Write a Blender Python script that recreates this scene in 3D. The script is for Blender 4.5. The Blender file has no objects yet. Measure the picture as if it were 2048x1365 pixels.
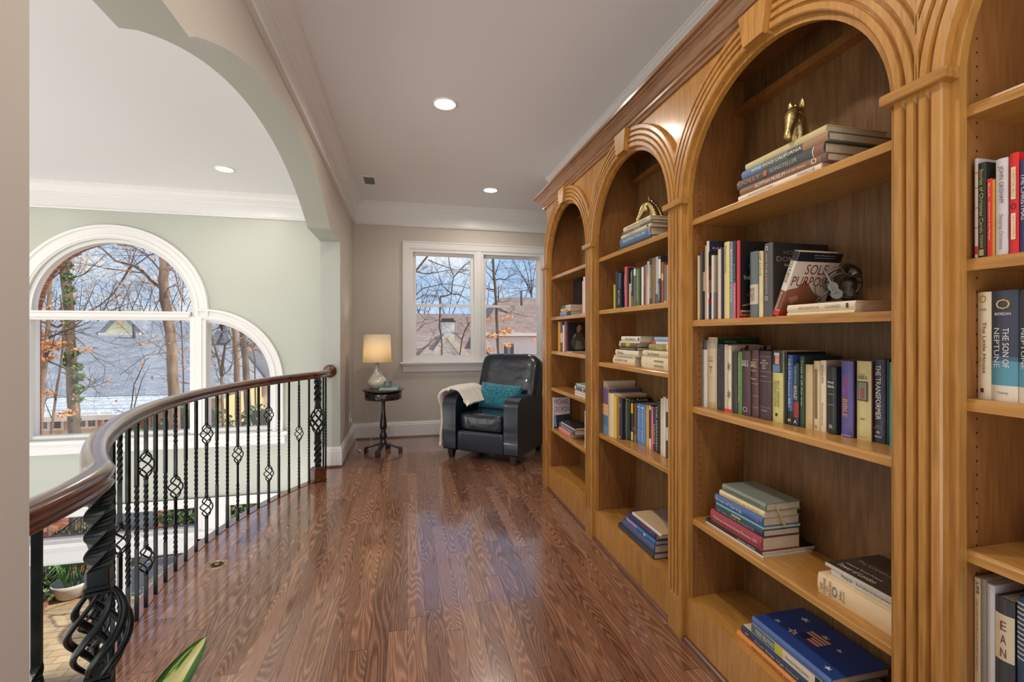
import bpy, bmesh, math, random
from mathutils import Vector, Matrix, noise, geometry
PI = math.pi
SC = bpy.context.scene
COL = SC.collection
D = bpy.data

# ------------------------------------------------------------------ camera
FPX, CXP, HYP, VPX, EYE = 906.0, 1024.0, 668.0, 815.0, 1.355
YAW = math.atan((CXP - VPX) / FPX)
SN, CS = math.sin(YAW), math.cos(YAW)
cam = D.cameras.new('camera')
cam.sensor_width = 36.0
cam.lens = FPX * 36.0 / 2048.0
cam.shift_y = -(1365 / 2 - HYP) / 2048.0
cam.clip_start = 0.05
cam.clip_end = 400
camo = D.objects.new('camera', cam)
COL.objects.link(camo)
camo.location = (0, 0, EYE)
camo.rotation_euler = (PI / 2, 0, -YAW)
SC.camera = camo

# ------------------------------------------------------------------ colour management
SC.view_settings.view_transform = 'Standard'
SC.view_settings.look = 'None'
SC.view_settings.gamma = 1.0
SC.view_settings.use_curve_mapping = False
SC.view_settings.exposure = 0.45
SC.cycles.use_denoising = True
SC.cycles.max_bounces = 8
SC.cycles.diffuse_bounces = 4
SC.cycles.glossy_bounces = 3
SC.cycles.transmission_bounces = 4
SC.cycles.transparent_max_bounces = 8
SC.cycles.caustics_reflective = False
SC.cycles.caustics_refractive = False
SC.cycles.sample_clamp_indirect = 6.0


def lin(c):
    """sRGB 0-255 to linear"""
    return tuple(((v / 255) / 12.92 if v <= 10 else (((v / 255) + 0.055) / 1.055) ** 2.4) for v in c)


# ------------------------------------------------------------------ sky
W = D.worlds.new('sky')
SC.world = W
W.use_nodes = True
nt = W.node_tree
nt.nodes.clear()


def N(nt, t, **kw):
    n = nt.nodes.new(t)
    for k, v in kw.items():
        setattr(n, k, v)
    return n


def L(nt, a, b):
    nt.links.new(a, b)


_tc = N(nt, 'ShaderNodeTexCoord')
_mp = N(nt, 'ShaderNodeMapping')
_mp.inputs['Scale'].default_value = (1.0, 1.0, 2.6)
L(nt, _tc.outputs['Generated'], _mp.inputs['Vector'])
_nz = N(nt, 'ShaderNodeTexNoise')
_nz.inputs['Scale'].default_value = 3.1
_nz.inputs['Detail'].default_value = 7
_nz.inputs['Roughness'].default_value = 0.6
L(nt, _mp.outputs[0], _nz.inputs['Vector'])
_cr = N(nt, 'ShaderNodeValToRGB')
_cr.color_ramp.elements[0].position = 0.46
_cr.color_ramp.elements[1].position = 0.66
L(nt, _nz.outputs['Fac'], _cr.inputs['Fac'])
_sp = N(nt, 'ShaderNodeSeparateXYZ')
L(nt, _tc.outputs['Generated'], _sp.inputs[0])
_gr = N(nt, 'ShaderNodeValToRGB')
_gr.color_ramp.elements[0].position = 0.0
_gr.color_ramp.elements[0].color = (0.38, 0.53, 0.74, 1)
_gr.color_ramp.elements[1].position = 0.55
_gr.color_ramp.elements[1].color = (0.20, 0.34, 0.62, 1)
L(nt, _sp.outputs['Z'], _gr.inputs['Fac'])
_mx = N(nt, 'ShaderNodeMix', data_type='RGBA')
L(nt, _cr.outputs['Color'], _mx.inputs['Factor'])
L(nt, _gr.outputs['Color'], _mx.inputs['A'])
_mx.inputs['B'].default_value = (0.68, 0.70, 0.75, 1)
_bg = N(nt, 'ShaderNodeBackground')
_bg.inputs['Strength'].default_value = 1.05
L(nt, _mx.outputs['Result'], _bg.inputs['Color'])
# below the horizon: unseen ground-bounce fill, added to brighten the ceilings
_bg2 = N(nt, 'ShaderNodeBackground')
_bg2.inputs['Color'].default_value = (0.80, 0.78, 0.74, 1)
_bg2.inputs['Strength'].default_value = 2.7
_ms = N(nt, 'ShaderNodeMixShader')
_lt = N(nt, 'ShaderNodeMath', operation='LESS_THAN')
L(nt, _sp.outputs['Z'], _lt.inputs[0]); _lt.inputs[1].default_value = 0.0
L(nt, _lt.outputs[0], _ms.inputs[0]); L(nt, _bg.outputs[0], _ms.inputs[1]); L(nt, _bg2.outputs[0], _ms.inputs[2])
_wo = N(nt, 'ShaderNodeOutputWorld')
L(nt, _ms.outputs[0], _wo.inputs['Surface'])

# ------------------------------------------------------------------ sun (falls on the houses and yard, from behind the house)
_sl = D.lights.new('sun', 'SUN')
_sl.energy = 4.0
_sl.angle = math.radians(3)
_sl.color = (1.0, 0.95, 0.86)
_so = D.objects.new('sun', _sl)
COL.objects.link(_so)
_so.rotation_euler = (math.radians(44), 0, math.radians(82))
LAMP_W = 9.0          # recessed downlights, watts each
LAMP_COL = (1.0, 0.90, 0.78)


# ------------------------------------------------------------------ pixel helpers (photo pixel -> point at a known depth)
def ray(px, py):
    u = (px - CXP) / FPX
    v = (HYP - py) / FPX
    return SN + u * CS, CS - u * SN, v


def onY(px, py, Y):
    r = ray(px, py)
    t = Y / r[1]
    return r[0] * t, Y, r[2] * t + EYE


def onX(px, py, X):
    r = ray(px, py)
    t = X / r[0]
    return X, r[1] * t, r[2] * t + EYE


def onZ(px, py, Z):
    r = ray(px, py)
    t = (Z - EYE) / r[2]
    return r[0] * t, r[1] * t, Z


# ------------------------------------------------------------------ object helpers
def tag(o, label=None, cat=None, group=None, kind=None):
    if label: o['label'] = label
    if cat: o['category'] = cat
    if group: o['group'] = group
    if kind: o['kind'] = kind
    return o


def empty(name, loc, rz=0, label=None, cat=None, group=None, rot=None, parent=None):
    o = D.objects.new(name, None)
    o.empty_display_size = 0.05
    COL.objects.link(o)
    o.location = loc
    o.rotation_euler = rot if rot else (0, 0, rz)
    if parent: o.parent = parent
    return tag(o, label, cat, group)


class MB:
    """collects geometry for ONE mesh"""
    def __init__(s):
        s.v = []; s.f = []; s.m = []; s.sm = []

    def add(s, vs, fs, mi=0, smooth=False, M=None):
        b = len(s.v)
        if M is not None: vs = [tuple(M @ Vector(p)) for p in vs]
        s.v += [tuple(p) for p in vs]
        for f in fs:
            s.f.append([b + i for i in f]); s.m.append(mi); s.sm.append(smooth)
        return s

    def box(s, x0, x1, y0, y1, z0, z1, mi=0, M=None):
        vs = [(x0, y0, z0), (x1, y0, z0), (x1, y1, z0), (x0, y1, z0), (x0, y0, z1), (x1, y0, z1), (x1, y1, z1), (x0, y1, z1)]
        return s.add(vs, [(0, 3, 2, 1), (4, 5, 6, 7), (0, 1, 5, 4), (1, 2, 6, 5), (2, 3, 7, 6), (3, 0, 4, 7)], mi, False, M)

    def frame(s, x0, x1, y0, y1, z0, z1, l, r, t, b):
        """rectangular frame in the XZ plane, cut as one ring"""
        return s.prism([(x0, z0), (x1, z0), (x1, z1), (x0, z1)], lambda u, v, w: (u, w, v), y0, y1, holes=[[(x0 + l, z0 + b), (x0 + l, z1 - t), (x1 - r, z1 - t), (x1 - r, z0 + b)]])

    def prism(s, poly, f, a, b, mi=0, holes=(), side_mi=None, a_mi=None, b_mi=None, smooth=False):
        """extrude 2-D poly (with holes) between a and b; f(u, v, w) maps to 3-D"""
        loops = [list(poly)] + [list(h) for h in holes]
        tris = geometry.tessellate_polygon([[Vector((p[0], p[1], 0)) for p in lp] for lp in loops])
        flat = [p for lp in loops for p in lp]
        n = len(flat)
        va = [f(p[0], p[1], a) for p in flat]
        vb = [f(p[0], p[1], b) for p in flat]
        s.add(va, [tuple(t) for t in tris], mi if a_mi is None else a_mi)
        s.add(vb, [tuple(t)[::-1] for t in tris], mi if b_mi is None else b_mi)
        off = 0
        for lp in loops:
            k = len(lp)
            vs = [va[off + i] for i in range(k)] + [vb[off + i] for i in range(k)]
            s.add(vs, [(i, (i + 1) % k, k + (i + 1) % k, k + i) for i in range(k)], mi if side_mi is None else side_mi, smooth)
            off += k
        return s

    def tube(s, pts, r, n=8, mi=0, cap=True, smooth=True, flat=1.0):
        pts = [Vector(p) for p in pts]
        if not callable(r) and not isinstance(r, (list, tuple)): r = [r] * len(pts)
        vs = []; up = None
        for i, p in enumerate(pts):
            d = (pts[min(i + 1, len(pts) - 1)] - pts[max(i - 1, 0)])
            if d.length < 1e-9: d = Vector((0, 0, 1))
            d.normalize()
            if up is None:
                up = Vector((0, 0, 1)) if abs(d.z) < 0.9 else Vector((1, 0, 0))
            a = d.cross(up)
            if a.length < 1e-6: a = d.orthogonal()
            a.normalize(); b = a.cross(d).normalized(); up = b
            for k in range(n):
                t = 2 * PI * k / n
                vs.append(p + a * (math.cos(t) * r[i]) + b * (math.sin(t) * r[i] * flat))
        fs = []
        for i in range(len(pts) - 1):
            for k in range(n):
                k2 = (k + 1) % n
                fs.append((i * n + k, i * n + k2, (i + 1) * n + k2, (i + 1) * n + k))
        s.add(vs, fs, mi, smooth)
        if cap:
            b0 = len(s.v) - len(vs)
            s.f.append([b0 + k for k in range(n)][::-1]); s.m.append(mi); s.sm.append(False)
            s.f.append([b0 + (len(pts) - 1) * n + k for k in range(n)]); s.m.append(mi); s.sm.append(False)
        return s

    def lathe(s, prof, n=32, c=(0, 0, 0), mi=0, smooth=True, sx=1, sy=1):
        vs = [(c[0] + r * sx * math.cos(2 * PI * k / n), c[1] + r * sy * math.sin(2 * PI * k / n), c[2] + z) for r, z in prof for k in range(n)]
        fs = []
        for i in range(len(prof) - 1):
            for k in range(n):
                k2 = (k + 1) % n
                fs.append((i * n + k, i * n + k2, (i + 1) * n + k2, (i + 1) * n + k))
        b0 = len(s.v)
        s.add(vs, fs, mi, smooth)
        for i in (0, len(prof) - 1):
            if prof[i][0] > 1e-5:
                s.f.append([b0 + i * n + k for k in range(n)]); s.m.append(mi); s.sm.append(False)
        return s

    def sweep(s, prof, path, mi=0, closed=False, smooth=False, cap=True):
        """prof (a, b): a to the right of travel, b up; path in 3-D, mitred corners"""
        P = [Vector(p) for p in path]; n = len(P); k = len(prof); vs = []
        for i in range(n):
            if closed:
                d0 = (P[i] - P[i - 1]); d1 = (P[(i + 1) % n] - P[i])
            else:
                d0 = P[i] - P[i - 1] if i > 0 else P[1] - P[0]
                d1 = P[i + 1] - P[i] if i < n - 1 else P[-1] - P[-2]
            d0 = Vector((d0.x, d0.y, 0)).normalized(); d1 = Vector((d1.x, d1.y, 0)).normalized()
            t = (d0 + d1).normalized()
            lat = Vector((t.y, -t.x, 0))
            c = max(0.3, t.dot(d1))
            for a, b in prof:
                vs.append(P[i] + lat * (a / c) + Vector((0, 0, b)))
        fs = []
        for i in range(n if closed else n - 1):
            j = (i + 1) % n
            for q in range(k):
                q2 = (q + 1) % k
                fs.append((i * k + q, i * k + q2, j * k + q2, j * k + q))
        b0 = len(s.v)
        s.add(vs, fs, mi, smooth)
        if cap and not closed:
            tr = geometry.tessellate_polygon([[Vector((a, b, 0)) for a, b in prof]])
            for t in tr:
                s.f.append([b0 + x for x in t]); s.m.append(mi); s.sm.append(False)
                s.f.append([b0 + (n - 1) * k + x for x in t][::-1]); s.m.append(mi); s.sm.append(False)
        return s

    def puff(s, cx, cy, cz, a, b, c, e=0.35, nu=36, nv=20, mi=0, nz=0.0, ns=5.0, M=None, seed=0):
        """soft rounded box: superellipsoid"""
        def sg(x, p): return math.copysign(abs(x) ** p, x)
        vs = []
        for j in range(nv + 1):
            ph = -PI / 2 + PI * j / nv
            for i in range(nu):
                th = 2 * PI * i / nu
                x = sg(math.cos(ph), e) * sg(math.cos(th), e); y = sg(math.cos(ph), e) * sg(math.sin(th), e); z = sg(math.sin(ph), e)
                p = Vector((x * a, y * b, z * c))
                if nz: p *= 1 + nz * noise.noise(Vector((x * a * ns + seed, y * b * ns, z * c * ns)))
                vs.append((cx + p.x, cy + p.y, cz + p.z))
        fs = [(j * nu + i, j * nu + (i + 1) % nu, (j + 1) * nu + (i + 1) % nu, (j + 1) * nu + i) for j in range(nv) for i in range(nu)]
        return s.add(vs, fs, mi, True, M)

    def mesh(s, name, mats):
        me = D.meshes.new(name)
        me.from_pydata(s.v, [], s.f)
        for m in (mats if isinstance(mats, (list, tuple)) else [mats]): me.materials.append(m)
        me.polygons.foreach_set('material_index', s.m)
        me.polygons.foreach_set('use_smooth', s.sm)
        bm = bmesh.new(); bm.from_mesh(me)
        bmesh.ops.recalc_face_normals(bm, faces=bm.faces)
        bm.to_mesh(me); bm.free()
        me.update()
        return me

    def build(s, name, mats, parent=None, loc=(0, 0, 0), rot=(0, 0, 0), bevel=0, seg=2, sub=0, label=None, cat=None, group=None, kind=None, raw=False):
        if raw:
            me = D.meshes.new(name); me.from_pydata(s.v, [], s.f)
            for m in (mats if isinstance(mats, (list, tuple)) else [mats]): me.materials.append(m)
            me.polygons.foreach_set('material_index', s.m); me.polygons.foreach_set('use_smooth', s.sm); me.update()
        else:
            me = s.mesh(name, mats)
        o = D.objects.new(name, me)
        COL.objects.link(o)
        o.location = loc; o.rotation_euler = rot
        if parent: o.parent = parent
        if bevel:
            b = o.modifiers.new('bevel', 'BEVEL'); b.width = bevel; b.segments = seg; b.limit_method = 'ANGLE'; b.angle_limit = math.radians(35)
        if sub:
            u = o.modifiers.new('sub', 'SUBSURF'); u.levels = sub; u.render_levels = sub
        return tag(o, label, cat, group, kind)


# ------------------------------------------------------------------ materials
MATS = {}


def base_mat(name):
    m = D.materials.new(name)
    m.use_nodes = True
    b = m.node_tree.nodes['Principled BSDF']
    return m, m.node_tree, b


def mat(col, rough=0.5, metal=0.0, name=None, coat=0.0, var=0.0, bump=0.0, bscale=60.0, spec=0.5, trans=0.0, sheen=0.0):
    """plain procedural material; var mottles the colour, bump adds fine relief"""
    key = (tuple(col), rough, metal, coat, var, bump, bscale, spec, trans, sheen)
    if key in MATS: return MATS[key]
    m, nt, b = base_mat(name or 'paint_%02x%02x%02x' % tuple(int(c) for c in col))
    c = lin(col)
    b.inputs['Base Color'].default_value = (*c, 1)
    b.inputs['Roughness'].default_value = rough
    b.inputs['Metallic'].default_value = metal
    b.inputs['Specular IOR Level'].default_value = spec
    if coat:
        b.inputs['Coat Weight'].default_value = coat; b.inputs['Coat Roughness'].default_value = 0.1
    if trans: b.inputs['Transmission Weight'].default_value = trans
    if sheen: b.inputs['Sheen Weight'].default_value = sheen
    if var or bump:
        tc = N(nt, 'ShaderNodeTexCoord'); nz = N(nt, 'ShaderNodeTexNoise')
        nz.inputs['Scale'].default_value = bscale; nz.inputs['Detail'].default_value = 4
        L(nt, tc.outputs['Object'], nz.inputs['Vector'])
        if var:
            mx = N(nt, 'ShaderNodeMix', data_type='RGBA')
            mx.inputs['A'].default_value = (*[x * (1 - var) for x in c], 1)
            mx.inputs['B'].default_value = (*[min(1, x * (1 + var)) for x in c], 1)
            L(nt, nz.outputs['Fac'], mx.inputs['Factor']); L(nt, mx.outputs['Result'], b.inputs['Base Color'])
        if bump:
            bp = N(nt, 'ShaderNodeBump'); bp.inputs['Strength'].default_value = bump; bp.inputs['Distance'].default_value = 0.01
            L(nt, nz.outputs['Fac'], bp.inputs['Height']); L(nt, bp.outputs[0], b.inputs['Normal'])
    MATS[key] = m
    return m


def ramp(nt, fac, stops):
    r = N(nt, 'ShaderNodeValToRGB')
    e = r.color_ramp.elements
    while len(e) < len(stops): e.new(0.5)
    for k, (p, c) in enumerate(stops):
        e[k].position = p; e[k].color = (*c, 1)
    L(nt, fac, r.inputs['Fac'])
    return r.outputs['Color']


def mth(nt, op, a, b=None, c=None):
    n = N(nt, 'ShaderNodeMath', operation=op)
    for i, x in enumerate((a, b, c)):
        if x is None: continue
        if isinstance(x, (int, float)): n.inputs[i].default_value = x
        else: L(nt, x, n.inputs[i])
    return n.outputs[0]


def wood(name, dark, midc, light, axis='Z', scale=1.0, rough=0.35, coat=0.2, board=0.0, blotch=0.5, fig=0.45, bump=0.05):
    """stained timber, grain along axis (world)"""
    m, nt, b = base_mat(name)
    g = N(nt, 'ShaderNodeNewGeometry')
    mp = N(nt, 'ShaderNodeMapping')
    k = 0.06
    mp.inputs['Scale'].default_value = {'X': (k, 1, 1), 'Y': (1, k, 1), 'Z': (1, 1, k)}[axis]
    L(nt, g.outputs['Position'], mp.inputs['Vector'])
    fine = N(nt, 'ShaderNodeTexNoise'); fine.inputs['Scale'].default_value = 140 * scale; fine.inputs['Detail'].default_value = 3
    L(nt, mp.outputs[0], fine.inputs['Vector'])
    mp2 = N(nt, 'ShaderNodeMapping'); k2 = 0.16
    mp2.inputs['Scale'].default_value = {'X': (k2, 1, 1), 'Y': (1, k2, 1), 'Z': (1, 1, k2)}[axis]
    L(nt, g.outputs['Position'], mp2.inputs['Vector'])
    big = N(nt, 'ShaderNodeTexNoise'); big.inputs['Scale'].default_value = 7 * scale; big.inputs['Detail'].default_value = 3
    big.inputs['Distortion'].default_value = 0.6
    L(nt, mp2.outputs[0], big.inputs['Vector'])
    cont = mth(nt, 'SINE', mth(nt, 'MULTIPLY', big.outputs['Fac'], 38.0))
    f1 = mth(nt, 'MULTIPLY', cont, 0.10 * fig)
    f2 = mth(nt, 'ADD', f1, mth(nt, 'MULTIPLY', fine.outputs['Fac'], 0.45))
    bl = N(nt, 'ShaderNodeTexNoise'); bl.inputs['Scale'].default_value = 3.0; bl.inputs['Detail'].default_value = 2
    L(nt, mp2.outputs[0], bl.inputs['Vector'])
    f3 = mth(nt, 'ADD', f2, mth(nt, 'MULTIPLY', bl.outputs['Fac'], blotch))
    L(nt, ramp(nt, f3, [(0.25, lin(dark)), (0.5, lin(midc)), (0.75, lin(light))]), b.inputs['Base Color'])
    b.inputs['Roughness'].default_value = rough
    b.inputs['Coat Weight'].default_value = coat; b.inputs['Coat Roughness'].default_value = 0.15
    bp = N(nt, 'ShaderNodeBump'); bp.inputs['Strength'].default_value = bump; bp.inputs['Distance'].default_value = 0.004
    L(nt, fine.outputs['Fac'], bp.inputs['Height']); L(nt, bp.outputs[0], b.inputs['Normal'])
    return m


def floor_mat():
    m, nt, b = base_mat('oak_strip_floor')
    g = N(nt, 'ShaderNodeNewGeometry')
    sp = N(nt, 'ShaderNodeSeparateXYZ'); L(nt, g.outputs['Position'], sp.inputs[0])
    X, Y = sp.outputs['X'], sp.outputs['Y']
    w = 0.083
    xr = mth(nt, 'DIVIDE', X, w)
    row = mth(nt, 'FLOOR', xr)
    fx = mth(nt, 'FRACT', xr)
    wn = N(nt, 'ShaderNodeTexWhiteNoise', noise_dimensions='1D'); L(nt, row, wn.inputs['W'])
    ys = mth(nt, 'ADD', mth(nt, 'DIVIDE', Y, 1.15), mth(nt, 'MULTIPLY', wn.outputs['Value'], 7.0))
    col = mth(nt, 'FLOOR', ys); fy = mth(nt, 'FRACT', ys)
    cv = N(nt, 'ShaderNodeCombineXYZ'); L(nt, row, cv.inputs[0]); L(nt, col, cv.inputs[1])
    wn2 = N(nt, 'ShaderNodeTexWhiteNoise', noise_dimensions='3D'); L(nt, cv.outputs[0], wn2.inputs['Vector'])
    R = wn2.outputs['Value']
    # growth rings: contour lines of a stretched noise, shifted per board
    gv = N(nt, 'ShaderNodeCombineXYZ')
    L(nt, mth(nt, 'ADD', X, mth(nt, 'MULTIPLY', R, 37.0)), gv.inputs[0])
    L(nt, mth(nt, 'MULTIPLY', Y, 0.10), gv.inputs[1]); L(nt, mth(nt, 'MULTIPLY', R, 11.0), gv.inputs[2])
    n1 = N(nt, 'ShaderNodeTexNoise'); n1.inputs['Scale'].default_value = 7.0; n1.inputs['Detail'].default_value = 1.5
    n1.inputs['Roughness'].default_value = 0.45
    L(nt, gv.outputs[0], n1.inputs['Vector'])
    ring = mth(nt, 'SINE', mth(nt, 'MULTIPLY', n1.outputs['Fac'], 250.0))
    ring = mth(nt, 'POWER', mth(nt, 'MULTIPLY', mth(nt, 'ADD', ring, 1.0), 0.5), 1.6)
    # pores
    gv2 = N(nt, 'ShaderNodeCombineXYZ')
    L(nt, mth(nt, 'ADD', X, mth(nt, 'MULTIPLY', R, 5.0)), gv2.inputs[0]); L(nt, mth(nt, 'MULTIPLY', Y, 0.05), gv2.inputs[1])
    n2 = N(nt, 'ShaderNodeTexNoise'); n2.inputs['Scale'].default_value = 230.0; n2.inputs['Detail'].default_value = 2
    L(nt, gv2.outputs[0], n2.inputs['Vector'])
    fac = mth(nt, 'ADD', mth(nt, 'MULTIPLY', ring, 0.30), mth(nt, 'MULTIPLY', n2.outputs['Fac'], 0.55))
    fac = mth(nt, 'ADD', fac, mth(nt, 'MULTIPLY', mth(nt, 'SUBTRACT', R, 0.5), 0.30))
    c = ramp(nt, fac, [(0.05, lin((74, 42, 28))), (0.33, lin((120, 79, 58))), (0.60, lin((154, 110, 84))), (0.9, lin((190, 146, 114)))])
    e1 = mth(nt, 'LESS_THAN', mth(nt, 'MINIMUM', fx, mth(nt, 'SUBTRACT', 1.0, fx)), 0.011)
    e2 = mth(nt, 'LESS_THAN', mth(nt, 'MINIMUM', fy, mth(nt, 'SUBTRACT', 1.0, fy)), 0.0012)
    e = mth(nt, 'MAXIMUM', e1, e2)
    mx = N(nt, 'ShaderNodeMix', data_type='RGBA'); L(nt, e, mx.inputs['Factor']); L(nt, c, mx.inputs['A']); mx.inputs['B'].default_value = (0.03, 0.014, 0.008, 1)
    L(nt, mx.outputs['Result'], b.inputs['Base Color'])
    b.inputs['Roughness'].default_value = 0.26
    b.inputs['Coat Weight'].default_value = 1.0; b.inputs['Coat Roughness'].default_value = 0.09
    wv = N(nt, 'ShaderNodeTexNoise'); wv.inputs['Scale'].default_value = 7.0; wv.inputs['Detail'].default_value = 2
    gv3 = N(nt, 'ShaderNodeCombineXYZ'); L(nt, mth(nt, 'ADD', X, mth(nt, 'MULTIPLY', R, 3.0)), gv3.inputs[0]); L(nt, mth(nt, 'MULTIPLY', Y, 0.5), gv3.inputs[1])
    L(nt, gv3.outputs[0], wv.inputs['Vector'])
    hgt = mth(nt, 'ADD', mth(nt, 'MULTIPLY', ring, -0.05), mth(nt, 'MULTIPLY', wv.outputs['Fac'], 1.0))
    hgt = mth(nt, 'SUBTRACT', hgt, mth(nt, 'MULTIPLY', e, 0.35))
    bp = N(nt, 'ShaderNodeBump'); bp.inputs['Strength'].default_value = 0.26; bp.inputs['Distance'].default_value = 0.004
    L(nt, hgt, bp.inputs['Height']); L(nt, bp.outputs[0], b.inputs['Normal']); L(nt, bp.outputs[0], b.inputs['Coat Normal'])
    return m


def shingle_mat(name, c1, c2, sc=9.0, along='X'):
    m, nt, b = base_mat(name)
    g = N(nt, 'ShaderNodeNewGeometry'); sp = N(nt, 'ShaderNodeSeparateXYZ'); L(nt, g.outputs['Position'], sp.inputs[0])
    cv = N(nt, 'ShaderNodeCombineXYZ'); L(nt, mth(nt, 'ADD', sp.outputs['X'], mth(nt, 'MULTIPLY', sp.outputs['Y'], 0.37)), cv.inputs[0]); L(nt, mth(nt, 'MULTIPLY', sp.outputs['Z'], 2.2), cv.inputs[1])
    br = N(nt, 'ShaderNodeTexBrick'); br.inputs['Scale'].default_value = sc * 0.4; br.inputs['Brick Width'].default_value = 0.9
    br.inputs['Row Height'].default_value = 0.45; br.inputs['Mortar Size'].default_value = 0.035
    br.inputs['Color1'].default_value = (*lin(c1), 1); br.inputs['Color2'].default_value = (*lin(c2), 1)
    br.inputs['Mortar'].default_value = (*[x * 0.55 for x in lin(c1)], 1)
    L(nt, cv.outputs[0], br.inputs['Vector'])
    nz = N(nt, 'ShaderNodeTexNoise'); nz.inputs['Scale'].default_value = 2.0; nz.inputs['Detail'].default_value = 5; L(nt, g.outputs['Position'], nz.inputs['Vector'])
    mx = N(nt, 'ShaderNodeMix', data_type='RGBA', blend_type='MULTIPLY'); mx.inputs['Factor'].default_value = 0.5
    L(nt, br.outputs['Color'], mx.inputs['A']); L(nt, ramp(nt, nz.outputs['Fac'], [(0.3, (0.6, 0.6, 0.6)), (0.7, (1, 1, 1))]), mx.inputs['B'])
    L(nt, mx.outputs['Result'], b.inputs['Base Color']); b.inputs['Roughness'].default_value = 0.9
    return m


def brick_mat(name, c1, c2, mortar, sc=1.0, flat=False):
    m, nt, b = base_mat(name)
    g = N(nt, 'ShaderNodeNewGeometry'); sp = N(nt, 'ShaderNodeSeparateXYZ'); L(nt, g.outputs['Position'], sp.inputs[0])
    cv = N(nt, 'ShaderNodeCombineXYZ'); L(nt, sp.outputs['X'], cv.inputs[0]); L(nt, sp.outputs['Y' if flat else 'Z'], cv.inputs[1])
    br = N(nt, 'ShaderNodeTexBrick'); br.inputs['Scale'].default_value = sc
    br.inputs['Color1'].default_value = (*lin(c1), 1); br.inputs['Color2'].default_value = (*lin(c2), 1); br.inputs['Mortar'].default_value = (*lin(mortar), 1)
    br.inputs['Mortar Size'].default_value = 0.012
    L(nt, cv.outputs[0], br.inputs['Vector'])
    nz = N(nt, 'ShaderNodeTexNoise'); nz.inputs['Scale'].default_value = 5.0; nz.inputs['Detail'].default_value = 5; L(nt, g.outputs['Position'], nz.inputs['Vector'])
    mx = N(nt, 'ShaderNodeMix', data_type='RGBA', blend_type='MULTIPLY'); mx.inputs['Factor'].default_value = 0.6
    L(nt, br.outputs['Color'], mx.inputs['A']); L(nt, ramp(nt, nz.outputs['Fac'], [(0.3, (0.55, 0.55, 0.55)), (0.65, (1, 1, 1))]), mx.inputs['B'])
    L(nt, mx.outputs['Result'], b.inputs['Base Color']); b.inputs['Roughness'].default_value = 0.85
    return m


def noise_mat(name, stops, scale=5.0, rough=0.8, detail=6, bump=0.3, stretch=(1, 1, 1), coat=0, sheen=0, obj=False):
    m, nt, b = base_mat(name)
    if obj:
        g = N(nt, 'ShaderNodeTexCoord'); src = g.outputs['Object']
    else:
        g = N(nt, 'ShaderNodeNewGeometry'); src = g.outputs['Position']
    mp = N(nt, 'ShaderNodeMapping'); mp.inputs['Scale'].default_value = stretch; L(nt, src, mp.inputs['Vector'])
    nz = N(nt, 'ShaderNodeTexNoise'); nz.inputs['Scale'].default_value = scale; nz.inputs['Detail'].default_value = detail; L(nt, mp.outputs[0], nz.inputs['Vector'])
    L(nt, ramp(nt, nz.outputs['Fac'], [(p, lin(c)) for p, c in stops]), b.inputs['Base Color'])
    b.inputs['Roughness'].default_value = rough
    if coat: b.inputs['Coat Weight'].default_value = coat
    if sheen: b.inputs['Sheen Weight'].default_value = sheen
    if bump:
        bp = N(nt, 'ShaderNodeBump'); bp.inputs['Strength'].default_value = bump; bp.inputs['Distance'].default_value = 0.01
        L(nt, nz.outputs['Fac'], bp.inputs['Height']); L(nt, bp.outputs[0], b.inputs['Normal'])
    return m


def glass_mat():
    m, nt, b = base_mat('window_glass')
    nt.nodes.remove(b)
    tr = N(nt, 'ShaderNodeBsdfTransparent'); tr.inputs[0].default_value = (0.97, 0.985, 0.98, 1)
    gl = N(nt, 'ShaderNodeBsdfGlossy'); gl.inputs['Roughness'].default_value = 0.02
    fr = N(nt, 'ShaderNodeFresnel'); fr.inputs[0].default_value = 1.35
    mx = N(nt, 'ShaderNodeMixShader')
    L(nt, mth(nt, 'MULTIPLY', fr.outputs[0], 0.6), mx.inputs[0]); L(nt, tr.outputs[0], mx.inputs[1]); L(nt, gl.outputs[0], mx.inputs[2])
    L(nt, mx.outputs[0], nt.nodes['Material Output'].inputs['Surface'])
    return m


def emit_mat(name, col, s):
    m, nt, b = base_mat(name)
    b.inputs['Base Color'].default_value = (0.8, 0.8, 0.8, 1)
    b.inputs['Emission Color'].default_value = (*col, 1)
    b.inputs['Emission Strength'].default_value = s
    return m


M_beige = mat((200, 192, 182), 0.55, name='beige_wall_paint', bump=0.04, bscale=40)
M_green = mat((184, 187, 176), 0.38, name='sage_wall_paint', bump=0.03, bscale=40)
M_ceil = mat((236, 236, 238), 0.7, name='ceiling_paint')
M_white = mat((230, 228, 226), 0.32, name='white_trim_paint')
M_floor = floor_mat()
M_glass = glass_mat()
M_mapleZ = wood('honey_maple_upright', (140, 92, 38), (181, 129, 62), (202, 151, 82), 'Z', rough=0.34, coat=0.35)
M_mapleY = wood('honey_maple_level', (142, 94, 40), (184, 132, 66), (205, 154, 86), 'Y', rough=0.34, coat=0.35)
M_mapleInShade = wood('maple_plywood_back_shaded', (82, 56, 30), (118, 84, 48), (146, 110, 68), 'Z', rough=0.5, coat=0.1, blotch=0.6, fig=0.5)  # plywood tone with the shade inside the bays darkened into it
M_mapleSideShade = wood('maple_panel_side_shaded', (98, 58, 26), (138, 88, 42), (162, 112, 60), 'Z', rough=0.45, coat=0.1, blotch=0.6, fig=0.35)  # side wood, lamp shadow inside the bays put into the colour
M_corniceRefl = wood('cornice_maple_reflection', (104, 70, 44), (146, 104, 70), (176, 134, 98), 'Y', rough=0.3, coat=0.4)  # same maple, greyed in the colour for the reflection on it
M_rail = wood('dark_oak_handrail', (52, 24, 14), (96, 50, 32), (128, 76, 52), 'Y', rough=0.25, coat=0.9, scale=1.2, fig=1.0, bump=0.015)
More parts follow.
